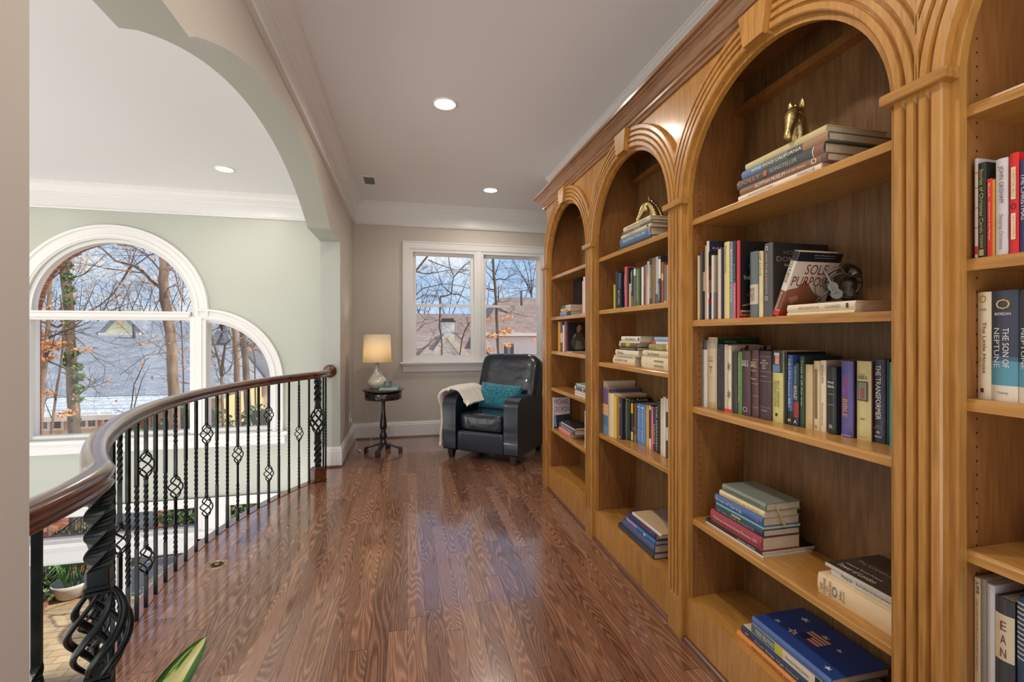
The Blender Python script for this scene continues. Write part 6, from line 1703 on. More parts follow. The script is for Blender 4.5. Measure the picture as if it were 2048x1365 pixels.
def leaf_mat():
    m, nt, b = base_mat('variegated_leaf')
    tc = N(nt, 'ShaderNodeTexCoord'); sp = N(nt, 'ShaderNodeSeparateXYZ'); L(nt, tc.outputs['UV'], sp.inputs[0])
    nz = N(nt, 'ShaderNodeTexNoise'); nz.inputs['Scale'].default_value = 1.0; nz.inputs['Detail'].default_value = 4
    mp = N(nt, 'ShaderNodeMapping'); mp.inputs['Scale'].default_value = (7, 2.2, 1); L(nt, tc.outputs['UV'], mp.inputs['Vector']); L(nt, mp.outputs[0], nz.inputs['Vector'])
    e = mth(nt, 'ABSOLUTE', mth(nt, 'SUBTRACT', sp.outputs['X'], 0.5))
    f = mth(nt, 'ADD', mth(nt, 'MULTIPLY', e, 1.5), mth(nt, 'MULTIPLY', mth(nt, 'SUBTRACT', nz.outputs['Fac'], 0.5), 1.1))
    L(nt, ramp(nt, f, [(0.22, lin((196, 190, 120))), (0.34, lin((186, 196, 120))), (0.40, lin((64, 110, 40))), (0.75, lin((28, 66, 30)))]), b.inputs['Base Color'])
    b.inputs['Roughness'].default_value = 0.35
    return m


M_leafv = leaf_mat()


def leaf(parent, base, tip, width, up, M_, droop=0.0, name='leaf'):
    B, T, U = Vector(base), Vector(tip), Vector(up).normalized()
    ax = T - B; ln = ax.length; axn = ax.normalized(); side = axn.cross(U).normalized(); nrm = side.cross(axn)
    n, w = 24, 8
    vs = []; uv = []
    for i in range(n + 1):
        t = i / n
        hw = width * (math.sin(PI * min(1, t * 0.93 + 0.03)) ** 0.8) * (1 - 0.35 * t) if t < 0.98 else width * 0.02
        hw = width * max(0.01, (4 * t * (1 - t)) ** 0.62 * (1.12 - 0.5 * t))
        c = B + ax * t + nrm * (math.sin(PI * t) * droop)
        for j in range(w + 1):
            s = -1 + 2 * j / w
            vs.append(c + side * (s * hw) + nrm * (0.28 * hw * s * s)); uv.append((j / w, t))
    fs = [(i * (w + 1) + j, i * (w + 1) + j + 1, (i + 1) * (w + 1) + j + 1, (i + 1) * (w + 1) + j) for i in range(n) for j in range(w)]
    me = D.meshes.new(name); me.from_pydata(vs, [], fs); me.materials.append(M_)
    ul = me.uv_layers.new()
    for p in me.polygons:
        p.use_smooth = True
        for li in p.loop_indices: ul.data[li].uv = uv[me.loops[li].vertex_index]
    o = D.objects.new(name, me); COL.objects.link(o); o.parent = parent
    return o


PO = Vector(pp.location)
tipw = Vector(ray(412, 1275)) * 1.0
tp = Vector((tipw.x * 1.12, tipw.y * 1.12, tipw.z * 1.12 + EYE))
b0w = Vector(ray(268, 1475)) * 0.94
bs = Vector((b0w.x, b0w.y, b0w.z + EYE))
leaf(pp, bs - PO, tp - PO, 0.036, (0.45, -0.75, 0.75), M_leafv, 0.015)
m = MB(); m.tube([(0, 0, 0.23), (0.0, 0.01, 0.33), tuple((bs - PO) * 1.0)], [0.007, 0.006, 0.004], 8); m.build('stem', mat((90, 120, 60), 0.5), pp)
rng = random.Random(4)
for k in range(9):
    a = 2 * PI * k / 9 + 0.3; rr = rng.uniform(0.10, 0.17); z = rng.uniform(0.36, 0.50)
    b = Vector((0.04 * math.cos(a), 0.04 * math.sin(a), 0.25 + 0.5 * (z - 0.25)))
    leaf(pp, b, Vector((rr * math.cos(a), rr * math.sin(a), z)), 0.034, (0, 0, 1), M_leafv, 0.02)
    m = MB(); m.tube([(0, 0, 0.235), tuple(b)], 0.004, 6); m.build('stem', mat((90, 120, 60), 0.5), pp)

# ================================================================== OUTSIDE
GZ = -3.12
def Pw(px, py, Y): return Vector(onY(px, py, Y))


def hterr(x, y):
    t = max(0.0, y - 10.2)
    z = GZ + 0.06 * t + 0.05 * noise.noise(Vector((x * 0.5, y * 0.5, 0)))
    return min(z, GZ + 1.0 + 0.1 * noise.noise(Vector((x * .3, y * .3, 5))))


M_mulch = noise_mat('pine_straw_mulch', [(0.3, (92, 44, 26)), (0.5, (166, 84, 50)), (0.7, (196, 128, 88))], scale=9, detail=9, rough=0.95, bump=0.8)
m = MB(); nx, ny = 60, 50; vs = []
for j in range(ny + 1):
    for i in range(nx + 1):
        x = -34 + 52 * i / nx; y = 6.37 + 40 * (j / ny) ** 1.4
        vs.append((x, y, hterr(x, y) if y > 10.2 else GZ - 0.02))
m.add(vs, [(j * (nx + 1) + i, j * (nx + 1) + i + 1, (j + 1) * (nx + 1) + i + 1, (j + 1) * (nx + 1) + i) for j in range(ny) for i in range(nx)], 0, True)
m.build('ground_yard', M_mulch, kind='structure')
m = MB(); m.prism([(-3.0, 6.38), (0.6, 6.38), (0.6, 10.0), (-5.1, 10.0), (-6.3, 8.9), (-9.0, 6.38)], lambda u, v, w: (u, v, w), GZ - 0.1, GZ + 0.02)
m.build('patio', brick_mat('tan_flagstone', (206, 178, 140), (190, 158, 116), (150, 128, 100), 1.6, True), kind='structure')
# curb and iron fence along the patio edge
ga = Vector(onZ(60, 1238, GZ)); gb_ = Vector(onZ(118, 1180, GZ)); dirv = (gb_ - ga).normalized()
p0 = ga - dirv * 1.2; p1 = gb_ + dirv * 2.6
p2 = p1 + Vector((4.4, 0.25, 0))
m = MB(); m.sweep([(-0.10, -0.02), (0.10, -0.02), (0.10, 0.12), (-0.10, 0.12)], [(p0.x, p0.y, GZ), (p1.x, p1.y, GZ), (p2.x, p2.y, GZ)])
m.build('patio_curb', brick_mat('red_brick_curb', (176, 104, 80), (150, 82, 62), (176, 160, 140), 5.0, True), kind='structure')
M_blackiron = mat((20, 20, 22), 0.4, 0.5)
fe = empty('iron_fence', (p0.x, p0.y, GZ), label='black iron picket fence on the brick curb outside the foyer windows', cat='fence')
FO = Vector(fe.location)
rl = MB(); pk = MB()
for a, b in ((p0, p1), (p1, p2)):
    n = int((b - a).length / 0.115); d = (b - a).normalized()
    for z in (0.20, 1.0): rl.tube([a - FO + Vector((0, 0, z)), b - FO + Vector((0, 0, z))], 0.016, 4)
    for k in range(n):
        q = a + d * (k * 0.115) - FO
        pk.tube([q + Vector((0, 0, 0.12)), q + Vector((0, 0, 1.0))], 0.0075, 4)
rl.build('fence_rail', M_blackiron, fe); pk.build('pickets', M_blackiron, fe, kind='stuff')

M_ivy = noise_mat('ivy_leaves', [(0.3, (44, 66, 36)), (0.55, (92, 120, 62)), (0.75, (152, 172, 104))], scale=6, detail=4, rough=0.5, bump=0)
M_holly = noise_mat('holly_leaves', [(0.3, (34, 58, 34)), (0.55, (76, 112, 60)), (0.72, (196, 196, 96))], scale=3.2, detail=5, rough=0.4, bump=0)


def leaf_cloud(mb, c, rad, n, size, rng, shell=0.6, mi=0):
    for _ in range(n):
        while True:
            v = Vector((rng.uniform(-1, 1), rng.uniform(-1, 1), rng.uniform(-1, 1)))
            if shell < v.length <= 1: break
        p = Vector(c) + Vector((v.x * rad[0], v.y * rad[1], v.z * rad[2]))
        a = Vector((rng.uniform(-1, 1), rng.uniform(-1, 1), rng.uniform(-1, 1))).normalized(); b = a.orthogonal().normalized()
        s = size * rng.uniform(0.6, 1.3)
        i = len(mb.v)
        mb.v += [tuple(p - a * s), tuple(p + b * s * 0.55), tuple(p + a * s), tuple(p - b * s * 0.55)]
        mb.f.append([i, i + 1, i + 2, i + 3]); mb.m.append(mi); mb.sm.append(False)


def shrub(loc, rad, n, size, M_, label, seed, cat='shrub', group=None, core=True):
    r = empty('shrub', loc, label=label, cat=cat, group=group); rng = random.Random(seed)
    m = MB()
    for q in range(9):
        c = (rng.uniform(-0.5, 0.5) * rad[0], rng.uniform(-0.5, 0.5) * rad[1], rad[2] * (1 + rng.uniform(-0.35, 0.3)))
        leaf_cloud(m, c, (rad[0] * 0.6, rad[1] * 0.6, rad[2] * 0.62), n // 9, size, rng)
    m.build('foliage', M_, r, raw=True)
    b = MB()
    for q in range(7):
        a = 2 * PI * q / 7
        b.tube([(0.04 * math.cos(a), 0.04 * math.sin(a), -0.05), (rad[0] * 0.4 * math.cos(a), rad[1] * 0.4 * math.sin(a), rad[2] * 1.3)], [0.025, 0.008], 5)
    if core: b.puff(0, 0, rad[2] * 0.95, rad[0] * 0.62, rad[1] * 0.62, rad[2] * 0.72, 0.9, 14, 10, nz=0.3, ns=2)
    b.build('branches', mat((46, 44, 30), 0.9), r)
    return r


for k, (x, y, rx, rz, n) in enumerate(((-5.6, 13.6, 1.2, 1.35, 3600), (-3.9, 13.9, 1.1, 1.25, 3400), (-2.6, 14.3, 1.1, 1.45, 3000), (-7.2, 14.4, 0.9, 0.9, 2000))):
    shrub((x, y, hterr(x, y)), (rx, 0.9, rz), n, 0.055, M_holly, ['large variegated holly shrub beyond the arched window, left of the mullion', 'variegated holly shrub right of the mullion behind the quarter-round window', 'holly shrub at the right side of the quarter-round window', 'low holly shrub at the foot of the ivy-clad tree'][k], 10 + k, group='holly shrubs in the yard')
for k in range(4):
    q = p0 + (p1 - p0) * (0.10 + 0.16 * k) + Vector((-0.55, 0.80, 0))
    shrub((q.x, q.y, GZ), (0.62, 0.42, 0.30), 1000, 0.05, M_ivy, 'ivy hedge bush behind the iron fence, seen through the door glass', 30 + k, group='ivy hedge behind the fence')
for k in range(5):
    q = Vector((-4.15 + 0.95 * k, 10.35, GZ))
    shrub((q.x, q.y, GZ), (0.7, 0.5, 0.78), 1700, 0.05, M_ivy, 'tall ivy hedge bush seen through the low transom window', 40 + k, group='ivy hedge beyond the patio')

# planter, covered grill, patio table
pc = Vector(onZ(146, 1192, GZ + 0.02))
pt = empty('planter_bowl', pc, label='round off-white planter bowl of strappy plants on the patio', cat='planter')
m = MB(); m.lathe([(0, 0), (0.16, 0), (0.20, 0.03), (0.27, 0.20), (0.285, 0.26), (0.26, 0.26), (0.23, 0.20), (0, 0.19)], 32); m.build('bowl', mat((206, 196, 184), 0.6, var=0.1), pt)
m = MB(); rng = random.Random(9)
for k in range(60):
    a = rng.uniform(0, 2 * PI); l_ = rng.uniform(0.25, 0.5)
    m.tube([(0.1 * math.cos(a), 0.1 * math.sin(a), 0.2), (0.5 * l_ * math.cos(a), 0.5 * l_ * math.sin(a), 0.2 + l_), (l_ * math.cos(a), l_ * math.sin(a), 0.2 + l_ * 0.6)], [0.012, 0.01, 0.002], 4, flat=0.3)
m.build('leaves', mat((96, 140, 70), 0.5, var=0.2), pt, kind='stuff')
gc = Vector(onZ(262, 1150, GZ + 0.02))
gr = empty('grill_cover', (-4.8, 9.3, GZ + 0.02), label='grill under a dark grey cover on the patio, seen through the transom', cat='grill')
m = MB(); m.puff(0, 0, 0.62, 0.34, 0.30, 0.62, 0.3, 40, 24, nz=0.06, ns=5); m.build('cover', mat((70, 72, 78), 0.6, var=0.1, bump=0.3, bscale=8), gr)
tc_ = Vector(onZ(318, 1148, GZ + 0.72))
pt2 = empty('patio_table', (tc_.x, tc_.y, GZ + 0.02), label='round metal mesh patio table outside the glass door', cat='table')
M_mesh = mat((116, 122, 132), 0.4, 0.6)
m = MB(); m.tube([(0.58 * math.cos(2 * PI * k / 40), 0.58 * math.sin(2 * PI * k / 40), 0.70) for k in range(41)], 0.016, 6); m.build('table_rim', M_mesh, pt2)
m = MB()
for k in range(-12, 13):
    c = k * 0.047; hl = math.sqrt(max(0, 0.575 ** 2 - c * c))
    m.box(c - 0.008, c + 0.008, -hl, hl, 0.696, 0.700); m.box(-hl, hl, c - 0.008, c + 0.008, 0.700, 0.704)
m.build('table_mesh', M_mesh, pt2, kind='stuff')
for k in range(4):
    a = PI / 4 + k * PI / 2
    m = MB(); m.tube([(0.5 * math.cos(a), 0.5 * math.sin(a), 0.69), (0.42 * math.cos(a), 0.42 * math.sin(a), 0.3), (0.52 * math.cos(a), 0.52 * math.sin(a), 0.0)], 0.014, 6); m.build('leg', M_mesh, pt2)
cc_ = Vector(onZ(268, 1180, GZ + 0.5))
cr_ = empty('patio_chair', (cc_.x - 0.42, cc_.y + 0.35, GZ + 0.02), rz=0.7, label='curved metal patio chair beside the mesh table', cat='chair')
m = MB()
for k in range(13):
    x = -0.24 + 0.04 * k; m.tube([(x, -0.22, 0.44), (x, 0.2, 0.42), (x, 0.30, 0.85)], 0.005, 4)
m.build('seat', M_mesh, cr_)
m = MB(); m.tube([(-0.26, -0.24, 0.0), (-0.27, -0.22, 0.6), (-0.27, 0.22, 0.62), (-0.26, 0.34, 0.0)], 0.013, 6); m.tube([(0.26, -0.24, 0.0), (0.27, -0.22, 0.6), (0.27, 0.22, 0.62), (0.26, 0.34, 0.0)], 0.013, 6)
m.tube([(-0.25, 0.2, 0.42), (-0.25, 0.30, 0.86), (0.25, 0.30, 0.86), (0.25, 0.2, 0.42)], 0.013, 6)
m.build('frame', M_mesh, cr_)

# ------------------------------------------------------------------ neighbouring houses
M_slate = shingle_mat('slate_shingles', (156, 159, 168), (134, 137, 146), 9)
M_slateL = shingle_mat('pale_shingles', (206, 208, 212), (192, 194, 200), 9)
M_brown = shingle_mat('brown_shingles', (160, 136, 126), (140, 114, 104), 7)
M_yel = mat((216, 196, 140), 0.8, var=0.06, bscale=2)
M_hw = mat((222, 220, 216), 0.8, var=0.05, bscale=3)
M_trimo = mat((226, 220, 204), 0.6)
M_dark = mat((52, 54, 60), 0.25, var=0.3, bscale=2)


def slab(mb, pts, th=0.15, mi=0):
    """roof plane from 4 corners, with thickness"""
    P = [Vector(p) for p in pts]; n = (P[1] - P[0]).cross(P[2] - P[0]).normalized()
    if n.z < 0: n = -n
    k = len(P); vs = P + [p - n * th for p in P]
    mb.add(vs, [tuple(range(k)), tuple(range(k, 2 * k))[::-1]] + [(i, (i + 1) % k, k + (i + 1) % k, k + i) for i in range(k)], mi)


def house_window(parent, O, x0, x1, y, z0, z1, bars=1):
    f = MB(); t = 0.07
    f.box(x0 - t, x1 + t, y - 0.07, y, z0 - t, z0).box(x0 - t, x1 + t, y - 0.07, y, z1, z1 + t).box(x0 - t, x0, y - 0.07, y, z0, z1).box(x1, x1 + t, y - 0.07, y, z0, z1)
    for k in range(bars):
        c = x0 + (x1 - x0) * (k + 1) / (bars + 1); f.box(c - 0.035, c + 0.035, y - 0.07, y, z0, z1)
    w = f.build('window', M_trimo, parent, loc=tuple(-O))
    m = MB(); m.box(x0, x1, y - 0.03, y - 0.01, z0, z1); m.build('pane', M_dark, w)


# grey-roofed yellow house
hA = empty('house', (-13, 20, GZ), label='yellow house with a large slate grey shingle roof filling the big arched window', cat='house'); OA = Vector(hA.location)
ev = [Pw(-60, 796, 18.9), Pw(395, 790, 18.9)]
m = MB(); slab(m, [(-24, 18.9, -0.86), (-6.6, 18.9, -0.86), (-8.6, 27, 1.98), (-24, 27, 1.98)]); slab(m, [(-24, 27, 1.98), (-8.6, 27, 1.98), (-6.6, 33, -0.9), (-24, 33, -0.9)]); slab(m, [(-6.6, 18.9, -0.86), (-6.6, 33, -0.9), (-8.6, 27, 1.98)])
m.build('roof', M_slate, hA, loc=tuple(-OA))
m = MB(); a_, b_ = Pw(242, 806, 18.7), Pw(325, 738, 21.6); slab(m, [a_ + Vector((-1.4, 0, 0.02)), a_ + Vector((1.6, -1.2, -0.1)), b_ + Vector((1.5, 0, -0.3)), b_ + Vector((0, 0, 0.16))], 0.1)
m.build('roof', M_slate, hA, loc=tuple(-OA))
m = MB(); zlo = -1.22
slab(m, [(-24, 16.6, -1.16), (-8.9, 16.6, -1.16), (-7.6, 18.95, -0.88), (-24, 18.95, -0.84)], 0.12); m.build('porch_roof', M_slateL, hA, loc=tuple(-OA))
m = MB(); m.box(-24, -8.9, 16.75, 16.95, GZ - 0.2, -1.24); m.box(-24, -6.8, 19.1, 32, GZ - 0.2, -0.98); m.build('wall', M_yel, hA, loc=tuple(-OA))
m = MB(); m.box(-24, -8.8, 16.55, 16.72, -1.32, -1.17); m.box(-8.8, -6.6, 18.85, 19.0, -1.05, -0.90); m.build('gutter', M_trimo, hA, loc=tuple(-OA))
for a, b, y, c, d, nb, Yw in ((76, 125, 834, 857, 0, 1, 16.75), (160, 193, 829, 853, 0, 1, 16.75), (212, 222, 828, 848, 0, 0, 16.75), (291, 306, 802, 856, 0, 2, 19.1)):
    A, B = Pw(a, y, Yw), Pw(b, c, Yw)
    house_window(hA, OA, A.x, B.x, Yw, Pw((a + b) / 2, c, Yw).z, Pw((a + b) / 2, y, Yw).z, nb)
dm = MB(); g0, g1, g2 = Pw(202, 671, 25.2), Pw(284, 670, 25.2), Pw(241, 624, 25.2)
dm.add([g0, g1, g2, g0 + Vector((0, 5, 0)), g1 + Vector((0, 5, 0)), g2 + Vector((0, 5, 0))], [(0, 1, 2), (3, 5, 4), (0, 3, 4, 1)]); dmo = dm.build('dormer', mat((214, 204, 170), 0.8), hA, loc=tuple(-OA))
m = MB(); k_ = Vector((0, -0.06, 0)); slab(m, [g0 + k_ + Vector((-.3, 0, -.18)), g2 + k_ + Vector((0, 0, .12)), g2 + Vector((0, 5, .12)), g0 + Vector((-.3, 5, -.18))], 0.16); slab(m, [g1 + k_ + Vector((.3, 0, -.18)), g2 + k_ + Vector((0, 0, .12)), g2 + Vector((0, 5, .12)), g1 + Vector((.3, 5, -.18))], 0.16)
m.build('dormer_roof', M_slate, dmo)
m = MB(); m.box(g0.x, g1.x, 25.0, 25.2, g0.z - 0.1, g0.z + 0.12); m.build('dormer_trim', M_trimo, dmo)
m = MB(); q = Pw(268, 662, 24.6); m.tube([q - Vector((0, 0, 1.0)), q + Vector((0, 0, 0.3))], 0.06, 8); m.build('vent_pipe', mat((60, 60, 70), 0.5), hA, loc=tuple(-OA))

# white gabled house seen in the quarter-round window
hC = empty('house', (-6, 24, GZ), label='white gabled house behind the trees in the quarter-round window', cat='house'); OC = Vector(hC.location)
def P2(px, py, Y=24.0): return Pw(px, py, Y)
m = MB()
m.prism([(P2(408, 900).x, GZ), (P2(575, 900).x, GZ), (P2(575, 700).x, P2(575, 735).z), (P2(520, 655).x, P2(520, 650).z), (P2(500, 700).x, P2(500, 690).z), (P2(470, 720).x, P2(470, 700).z), (P2(450, 640).x, P2(450, 640).z), (P2(412, 720).x, P2(412, 715).z)],
        lambda u, v, w: (u, w, v), 24, 24.3)
m.box(P2(408, 900).x, P2(600, 900).x, 24.3, 31, GZ, -1.3)
m.build('wall', M_hw, hC, loc=tuple(-OC))
m = MB()
def strip(a, b, w=0.35, dep=4.5, Y=24.0):
    A, B = P2(*a, Y), P2(*b, Y); slab(m, [A + Vector((0, -w, 0)), B + Vector((0, -w, 0)), B + Vector((0, dep, 0.0)), A + Vector((0, dep, 0.0))], 0.22)
strip((406, 726), (451, 638)); strip((451, 638), (474, 704)); strip((498, 694), (521, 646)); strip((521, 646), (580, 742))
slab(m, [P2(405, 702, 26), P2(600, 702, 26), P2(600, 640, 31), P2(405, 636, 31)], 0.2)
m.build('roof', M_slate, hC, loc=tuple(-OC))
m = MB(); A, B = P2(528, 708, 23.98), P2(540, 640, 23.98); m.box(P2(528, 700).x, P2(537, 700).x, 23.9, 23.99, P2(530, 710).z, P2(530, 680).z); m.build('window', mat((150, 130, 96), 0.5), hC, loc=tuple(-OC))

# brown-roofed white houses seen in the hall window
hB = empty('house', (-0.5, 20, GZ), label='white house with brown shingle roof and white chimney in the left hall window', cat='house'); OB = Vector(hB.location)
m = MB()
slab(m, [Pw(700, 712, 21), Pw(950, 712, 21), Pw(948, 628, 29), Pw(770, 628, 29)], 0.2)
m.build('roof', M_brown, hB, loc=tuple(-OB))
ap = Pw(893, 664, 18.2); l0 = Pw(853, 722, 18.2); r0 = Pw(938, 722, 18.2)
m = MB(); m.add([l0, r0, ap, l0 + Vector((0, 3.5, 0)), r0 + Vector((0, 3.5, 0)), ap + Vector((0, 3.5, 0))], [(0, 1, 2), (3, 5, 4), (0, 3, 4, 1), (1, 4, 5, 2), (0, 2, 5, 3)])
m.box(Pw(700, 720, 21.3).x, Pw(938, 720, 21.3).x, 21.3, 26, GZ - 0.2, Pw(850, 708, 21.3).z)
m.build('wall', M_hw, hB, loc=tuple(-OB))
m = MB()
for e_, s_ in ((l0, -1), (r0, 1)):
    v = (e_ - ap); ap_ = ap; e_ = e_ + Vector((0, 0.004 * s_, 0.003 * s_)); slab(m, [ap + Vector((0, -0.2 + 0.004 * s_, 0.02 + 0.003 * s_)), e_ + v * 0.08 + Vector((0, -0.2, 0.02)), e_ + v * 0.08 + Vector((0, 0.1, 0.02)), ap + Vector((0, 0.1, 0.02))], 0.16)
m.build('gable_trim', mat((206, 200, 176), 0.7), hB, loc=tuple(-OB))
m = MB()
for e_, px_ in ((l0, 815), (r0, 948)):
    slab(m, [ap + Vector((0, 0.3, 0)), e_ + Vector((0, 0.3, 0)), Pw(px_, 716, 19.6), Pw(895, 664, 21.4)], 0.12)
slab(m, [Pw(833, 716, 17.6), Pw(868, 716, 17.6), Pw(876, 672, 19.0)], 0.1)
m.build('roof', M_brown, hB, loc=tuple(-OB))
c0, c1 = Pw(882, 690, 19.2), Pw(908, 690, 19.2)
m = MB(); m.box(c0.x, c1.x, 19.0, 19.6, -1.5, Pw(895, 645, 19.2).z); ch_ = m.build('chimney', M_hw, hB, loc=tuple(-OB))
m = MB(); zc = Pw(895, 645, 19.2).z; m.box(c0.x - 0.04, c1.x + 0.04, 18.96, 19.64, zc, zc + 0.06); m.box(c0.x + 0.03, c1.x - 0.03, 19.02, 19.58, zc + 0.06, zc + 0.16); m.build('chimney_cap', mat((48, 46, 48), 0.6), ch_)
q = Pw(846, 640, 20)
hD = empty('house', (4, 24, GZ), label='white house with hipped brown roof in the right hall window', cat='house'); OD = Vector(hD.location)
A, B = Pw(958, 667, 22.0), Pw(1110, 667, 22.0); C_, D_ = Pw(1003, 595, 28), Pw(1068, 595, 28)
m = MB(); slab(m, [A, B, D_, C_], 0.2); slab(m, [A, C_, A + Vector((0, 12, 0))], 0.2); slab(m, [B, D_, B + Vector((0, 12, 0))], 0.2); slab(m, [C_, D_, B + Vector((0, 12, 0)), A + Vector((0, 12, 0))], 0.2)
slab(m, [Pw(958, 690, 19.5), Pw(990, 716, 18.5), Pw(984, 690, 20), Pw(962, 668, 21.5)], 0.12)
m.build('roof', M_brown, hD, loc=tuple(-OD))
m = MB(); m.box(A.x + 0.2, B.x, 22.3, 33, GZ - 0.2, A.z - 0.05); m.build('wall', M_hw, hD, loc=tuple(-OD))
m = MB(); m.box(A.x, B.x, 21.9, 22.05, A.z - 0.14, A.z + 0.02); m.build('gutter', M_trimo, hD, loc=tuple(-OD))
for a, b in ((1007, 1015), (1019, 1027)):
    P_a, P_b = Pw(a, 688, 22.3), Pw(b, 709, 22.3); house_window(hD, OD, P_a.x, P_b.x, 22.3, P_b.z, P_a.z, 0)
m = MB(); q = Pw(1043, 600, 26); m.tube([q - Vector((0, 0, .8)), q + Vector((0, 0, .5))], 0.07, 6); q = Pw(997, 590, 27.8); m.tube([q - Vector((0, 0, .3)), q + Vector((0, 0, .5))], 0.04, 6); m.build('vent_pipe', mat((70, 72, 80), 0.5), hD, loc=tuple(-OD))

# ------------------------------------------------------------------ trees
M_bark = noise_mat('grey_brown_bark', [(0.3, (72, 58, 46)), (0.55, (118, 98, 80)), (0.75, (150, 130, 108))], scale=9, detail=8, rough=0.95, bump=1.0, stretch=(1, 1, 0.25))
M_bark2 = noise_mat('reddish_bark', [(0.3, (92, 70, 54)), (0.55, (142, 114, 92)), (0.75, (176, 150, 124))], scale=9, detail=8, rough=0.95, bump=1.0, stretch=(1, 1, 0.25))
M_twig = mat((84, 66, 54), 0.9)
M_orange = mat((204, 138, 84), 0.7, var=0.25, bscale=3)


def twigs(mb, p, d, ln, r, depth, rng, ends):
    n = 4; pts = [p.copy()]; q = p.copy(); dd = d.copy()
    for k in range(n):
        dd = (dd + Vector((rng.uniform(-1, 1), rng.uniform(-1, 1), rng.uniform(-0.7, 0.9))) * 0.22).normalized()
        q = q + dd * (ln / n); pts.append(q.copy())
    mb.tube(pts, [r * (1 - 0.75 * k / n) for k in range(n + 1)], 4 if depth else 3, cap=False)
    ends.append(pts[-1])
    if depth > 0:
        for k in range(rng.randint(3, 4)):
            i = rng.randint(1, n)
            nd = (dd + Vector((rng.uniform(-1, 1), rng.uniform(-1, 1), rng.uniform(-0.6, 1)))).normalized()
            twigs(mb, pts[i], nd, ln * rng.uniform(0.5, 0.75), r * 0.5, depth - 1, rng, ends)


def tree(label, Y, limbs, tw=(8, 1.2, 2), seed=0, bark=None, leaves=0, ivy=None, dy=0.6, leafc=None, group='trees outside the windows'):
    """limbs: first is the trunk; each is ([(px, py), ...], w0 px, w1 px) traced at depth Y, wandering in depth"""
    rng = random.Random(seed)
    b0 = Pw(*limbs[0][0][0], Y); base = Vector((b0.x, b0.y, hterr(b0.x, b0.y)))
    r = empty('tree', base, label=label, cat='tree', group=group)
    br = MB(); ends = []; sc = Y / FPX * (0.74 if limbs[0][0][0][0] < 600 else 0.90)
    for li, (pts, w0, w1) in enumerate(limbs):
        P = [Pw(*q, Y) for q in pts]
        if li: 
            off = rng.uniform(-dy, dy)
            for k, p in enumerate(P):
                s = (Y + off * k / (len(P) - 1)) / Y
                P[k] = Vector((p.x * s, p.y * s, EYE + (p.z - EYE) * s))
        else: P = [base - Vector((0, 0, 0.15))] + P
        fine = []
        for k in range(len(P) - 1):
            for q in range(3):
                f = q / 3; fine.append(P[k].lerp(P[k + 1], f) + (Vector((rng.uniform(-1, 1), rng.uniform(-1, 1), 0)) * (w0 * sc * 0.08) if q else Vector()))
        fine.append(P[-1]); n = len(fine)
        rr = [max(0.004, (w0 + (w1 - w0) * k / (n - 1)) * sc / 2) for k in range(n)]
        tgt = MB() if li == 0 else br
        tgt.tube([p - base for p in fine], rr, 12 if w0 > 8 else 7)
        if li == 0: tgt.build('trunk', bark or M_bark, r)
        cnt = tw[0] if li else tw[0] // 2
        for k in range(cnt):
            i = rng.randint(n // 3 if li == 0 else 1, n - 1)
            d = Vector((rng.uniform(-1, 1), rng.uniform(-0.7, 0.7), rng.uniform(-0.3, 0.9))).normalized()
            twigs(br, fine[i] - base, d, tw[1] * rng.uniform(0.5, 1.2), min(rr[i] * 0.5, 0.016), tw[2], rng, ends)
    if br.v: br.build('branches', M_twig if (limbs[0][1] < 14) else (bark or M_bark), r, raw=True)
    if leaves and ends:
        m = MB(); 
        for k in range(leaves):
            c = rng.choice(ends)
            leaf_cloud(m, c, (0.12, 0.12, 0.1), 3, 0.035, rng, 0.0)
        m.build('dead_leaves', M_orange, r, raw=True, kind='stuff')
    if leafc:
        m = MB()
        for (px, py, rp, n) in leafc:
            leaf_cloud(m, Pw(px, py, Y) - base, (rp * sc, 0.35, rp * sc * 0.6), n, 0.04, rng, 0.0)
        m.build('autumn_leaves', M_orange, r, raw=True, kind='stuff')
    if ivy:
        m = MB()
        for (px, py, rp, n) in ivy: leaf_cloud(m, Pw(px, py, Y) - base, (rp * sc, 0.16, rp * sc * 1.8), n, 0.035, rng, 0.3)
        m.build('ivy', M_ivy, r, raw=True, kind='stuff')
    return r


tree('ivy-clad tree trunk left of centre in the big arched window', 11.0, [([(152, 940), (150, 868), (146, 800), (143, 740), (140, 680), (136, 600), (130, 520), (126, 470), (120, 380)], 24, 15),
     ([(142, 660), (165, 640), (200, 628), (250, 612)], 4, 1.5), ([(137, 560), (170, 548), (200, 520), (215, 505)], 3, 1), ([(132, 520), (160, 510), (180, 480), (185, 450)], 3, 1), ([(128, 490), (105, 540), (80, 560)], 3, 1), ([(140, 640), (115, 655), (100, 650)], 6, 4)],
     (9, 1.3, 2), 1, M_bark, 60, [(128, 480, 5, 200), (131, 505, 6, 240), (133, 530, 6, 240), (136, 555, 6, 240), (138, 580, 6, 200), (139, 605, 6, 160), (137, 640, 6, 110), (134, 665, 5, 90), (136, 712, 5, 110), (134, 725, 5, 90), (152, 705, 4, 60), (155, 735, 5, 150), (158, 755, 5, 170), (159, 778, 5, 150), (156, 800, 4, 80), (150, 840, 7, 90)])
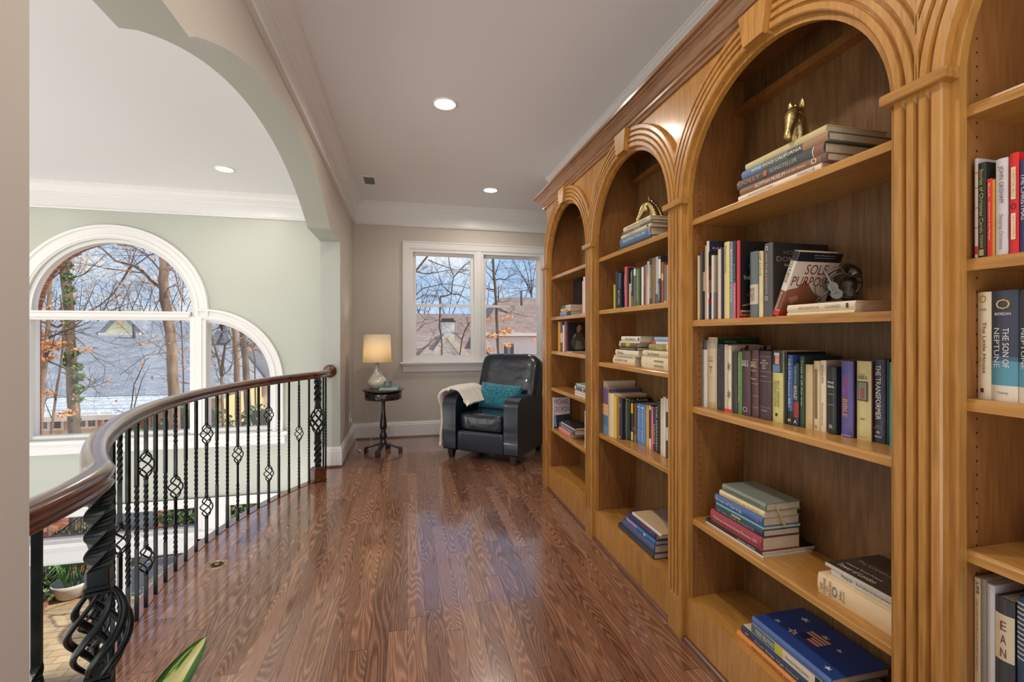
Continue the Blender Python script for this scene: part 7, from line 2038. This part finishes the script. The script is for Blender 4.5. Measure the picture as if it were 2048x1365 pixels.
tree('stout grey tree with a long forked limb, right side of the arched window', 11.5, [([(350, 920), (348, 800), (345, 740), (341, 680), (334, 620), (326, 560), (329, 530), (326, 440), (324, 380)], 24, 17),
     ([(322, 577), (300, 560), (283, 540), (262, 530), (230, 522), (218, 510), (205, 498), (190, 491), (170, 470)], 7, 3), ([(262, 530), (245, 560), (225, 590), (200, 610), (180, 625)], 4, 2), ([(262, 530), (270, 505), (276, 495)], 3, 2),
     ([(322, 545), (305, 522), (285, 505), (262, 492), (235, 490), (232, 488)], 4, 2), ([(328, 580), (352, 570), (368, 600), (378, 612)], 3, 1), ([(330, 530), (350, 545), (358, 580), (370, 610)], 4, 2), ([(345, 716), (330, 706), (290, 712), (240, 750)], 3, 1.2), ([(345, 690), (330, 680), (280, 690), (230, 640)], 2.5, 1)],
     (8, 1.2, 2), 2, M_bark2, 24)
tree('thin tree with orange leaves at the left of the arched window', 10.0, [([(78, 940), (80, 870), (86, 760), (92, 700), (97, 640), (100, 560), (104, 480), (104, 400)], 11, 7), ([(97, 676), (120, 666), (150, 655), (165, 650)], 5, 2), ([(92, 700), (75, 680), (66, 650)], 2, 1), ([(102, 560), (125, 540), (140, 520)], 3, 1)],
     (8, 1.0, 2), 3, M_bark2, 70, None, 0.5, [(75, 715, 24, 160), (100, 695, 18, 80), (68, 745, 12, 60), (80, 790, 16, 60), (72, 668, 9, 60), (76, 680, 5, 40), (130, 828, 12, 40), (115, 690, 20, 40), (172, 700, 12, 20)])
tree('leaning grey sapling between the orange tree and the ivy-clad tree', 10.6, [([(98, 930), (102, 868), (112, 790), (120, 740), (126, 690), (126, 640), (120, 590)], 6, 3), ([(112, 800), (106, 785)], 3, 2), ([(124, 745), (134, 750), (140, 735)], 2, 1)], (5, 0.7, 1), 4)
tree('pair of slender dark saplings in front of the slate roof', 12.5, [([(255, 905), (262, 820), (268, 770), (280, 745), (290, 722), (300, 715)], 3.2, 1.5), ([(262, 845), (272, 800), (284, 760), (300, 730)], 3, 1)], (4, 0.8, 1), 5)
tree('multi-stemmed brown tree at the left of the quarter-round window', 12.0, [([(448, 870), (444, 790), (443, 752), (436, 715), (428, 690), (418, 650)], 7, 4), ([(443, 752), (447, 715), (450, 690), (462, 680)], 8, 3), ([(436, 715), (425, 712), (418, 735)], 3, 1), ([(443, 752), (458, 742), (466, 720), (464, 700)], 3, 1.5)], (7, 0.9, 2), 6, M_bark, 40)
tree('tall reddish trunk in the middle of the quarter-round window', 13.0, [([(478, 900), (476, 790), (474, 730), (471, 680), (468, 640), (462, 560)], 14, 12), ([(472, 690), (460, 670), (450, 650)], 3, 1)], (6, 1.0, 2), 7, M_bark2, 40)
tree('thick grey trunk behind the reddish one in the quarter-round window', 13.8, [([(496, 890), (494, 790), (491, 720), (486, 670), (480, 600)], 16, 14)], (5, 1.0, 2), 8)
tree('slim grey trunk at the right of the quarter-round window', 14.5, [([(512, 880), (510, 760), (510, 720), (505, 690), (500, 640)], 4, 3)], (6, 1.0, 2), 9)
# hall window
tree('thin crooked bare tree in the left hall window', 11.0, [([(882, 790), (883, 716), (884, 690), (882, 670), (879, 655), (880, 625), (881, 592)], 4.5, 3.5),
     ([(881, 593), (893, 592), (903, 588), (905, 565), (908, 554), (899, 530), (896, 508)], 3.5, 1.5), ([(908, 554), (930, 530), (945, 520)], 2.5, 1.2), ([(903, 588), (920, 590), (935, 600), (948, 604)], 2, 1), ([(903, 588), (885, 572), (876, 545), (862, 520)], 2.2, 1), ([(881, 600), (886, 610), (892, 613)], 1.5, 1)], (5, 0.55, 2), 11, M_twig, 0)
tree('thick limb of a bare tree at the upper left corner of the left hall window', 9.5, [([(815, 840), (818, 700), (822, 600), (830, 545), (856, 512), (880, 480)], 6, 4), ([(834, 544), (850, 548), (870, 546), (900, 540), (948, 552)], 3, 1), ([(856, 520), (880, 530), (910, 540), (945, 540)], 2.4, 1), ([(832, 590), (845, 577), (870, 572), (890, 568), (920, 572), (946, 580)], 2.6, 1), ([(832, 600), (850, 590), (875, 592)], 2, 1), ([(834, 662), (850, 648), (880, 640)], 2, 1), ([(833, 620), (850, 640), (878, 640)], 1.6, 1)], (6, 0.5, 2), 12, M_bark, 0)
tree('forked thin tree right of the white chimney', 12.5, [([(916, 790), (919, 715), (924, 680), (930, 660), (944, 640)], 3.4, 2), ([(930, 662), (936, 650), (934, 636)], 2, 1), ([(924, 680), (915, 672)], 1.6, 1)], (7, 0.6, 2), 13, M_twig, 0)
tree('straight dark tree trunk in the right hall window', 10.5, [([(1000, 800), (997, 708), (994, 650), (992, 600), (990, 570), (987, 540), (986, 500), (984, 470)], 7.5, 5.5),
     ([(992, 560), (1000, 558), (1010, 560), (1020, 552), (1030, 549)], 3, 1.5), ([(988, 562), (980, 552), (972, 542)], 2.5, 1), ([(987, 545), (975, 535), (970, 522)], 2.5, 1), ([(990, 550), (997, 530), (1000, 520)], 2.2, 1), ([(993, 604), (1008, 605), (1020, 602)], 2, 1), ([(993, 620), (1010, 625), (1015, 628)], 1.8, 1), ([(990, 585), (975, 580), (970, 575)], 1.8, 1)],
     (4, 0.5, 2), 14, M_bark, 0, None, 0.4, [(978, 640, 10, 40), (1012, 636, 14, 40), (1012, 664, 16, 80), (985, 672, 12, 40), (1075, 680, 8, 40), (980, 700, 10, 30), (1015, 690, 10, 30)])
tree('distant fan-shaped bare tree rising behind the hipped brown roof', 30.0, [([(1064, 660), (1063, 592), (1062, 585)], 4, 4), ([(1062, 590), (1050, 560), (1030, 530), (1018, 510)], 2.5, 1), ([(1062, 588), (1055, 550), (1046, 515)], 2.5, 1), ([(1063, 588), (1062, 550), (1056, 515)], 2.5, 1), ([(1063, 588), (1068, 550), (1074, 520)], 2.2, 1), ([(1062, 580), (1040, 545), (1024, 540)], 2, 1)], (8, 1.8, 2), 15, M_twig, 0)
# background wood beyond the houses
for k, (px, Y) in enumerate(((70, 16), (200, 30), (255, 31), (300, 30), (365, 17), (60, 31), (110, 30), (160, 32), (230, 34), (850, 34), (900, 36), (830, 36), (1030, 37), (280, 36), (330, 35), (975, 36))):
    top = (470 if Y < 20 else 560) + (k * 37) % 50
    w = 5 if Y < 20 else 2.6
    tree(('bare tree in the distant wood above the slate roof' if px < 600 else 'bare tree in the distant wood above the brown roofs') if Y > 20 else ('slender bare tree against the sky at the left of the arch' if px < 100 else 'slender bare tree beside the stout grey tree'), float(Y), [([(px, 900), (px + 2, 760), (px - 3, 640), (px + 4, top)], w, 1.2), ([(px, 640), (px + 22, 590), (px + 34, 560)], 2, 0.8), ([(px - 2, 650), (px - 20, 605), (px - 30, 570)], 2, 0.8)], (7, 1.8 if Y > 20 else 1.0, 2), 50 + k, M_twig, 30 if Y < 20 else 0, group='bare trees behind the slate roof' if px < 600 else 'bare trees behind the brown roofs')
shrub((Pw(1068, 700, 17).x, 17, hterr(2.9, 17)), (1.0, 0.8, 1.55), 1300, 0.06, M_holly, 'loose evergreen shrub in front of the white wall in the right hall window', 77, group=None)
shrub((Pw(1030, 715, 15).x, 15, hterr(2.0, 15)), (0.8, 0.6, 1.0), 900, 0.05, M_ivy, 'small evergreen shrub at the bottom of the right hall window', 78, group=None)
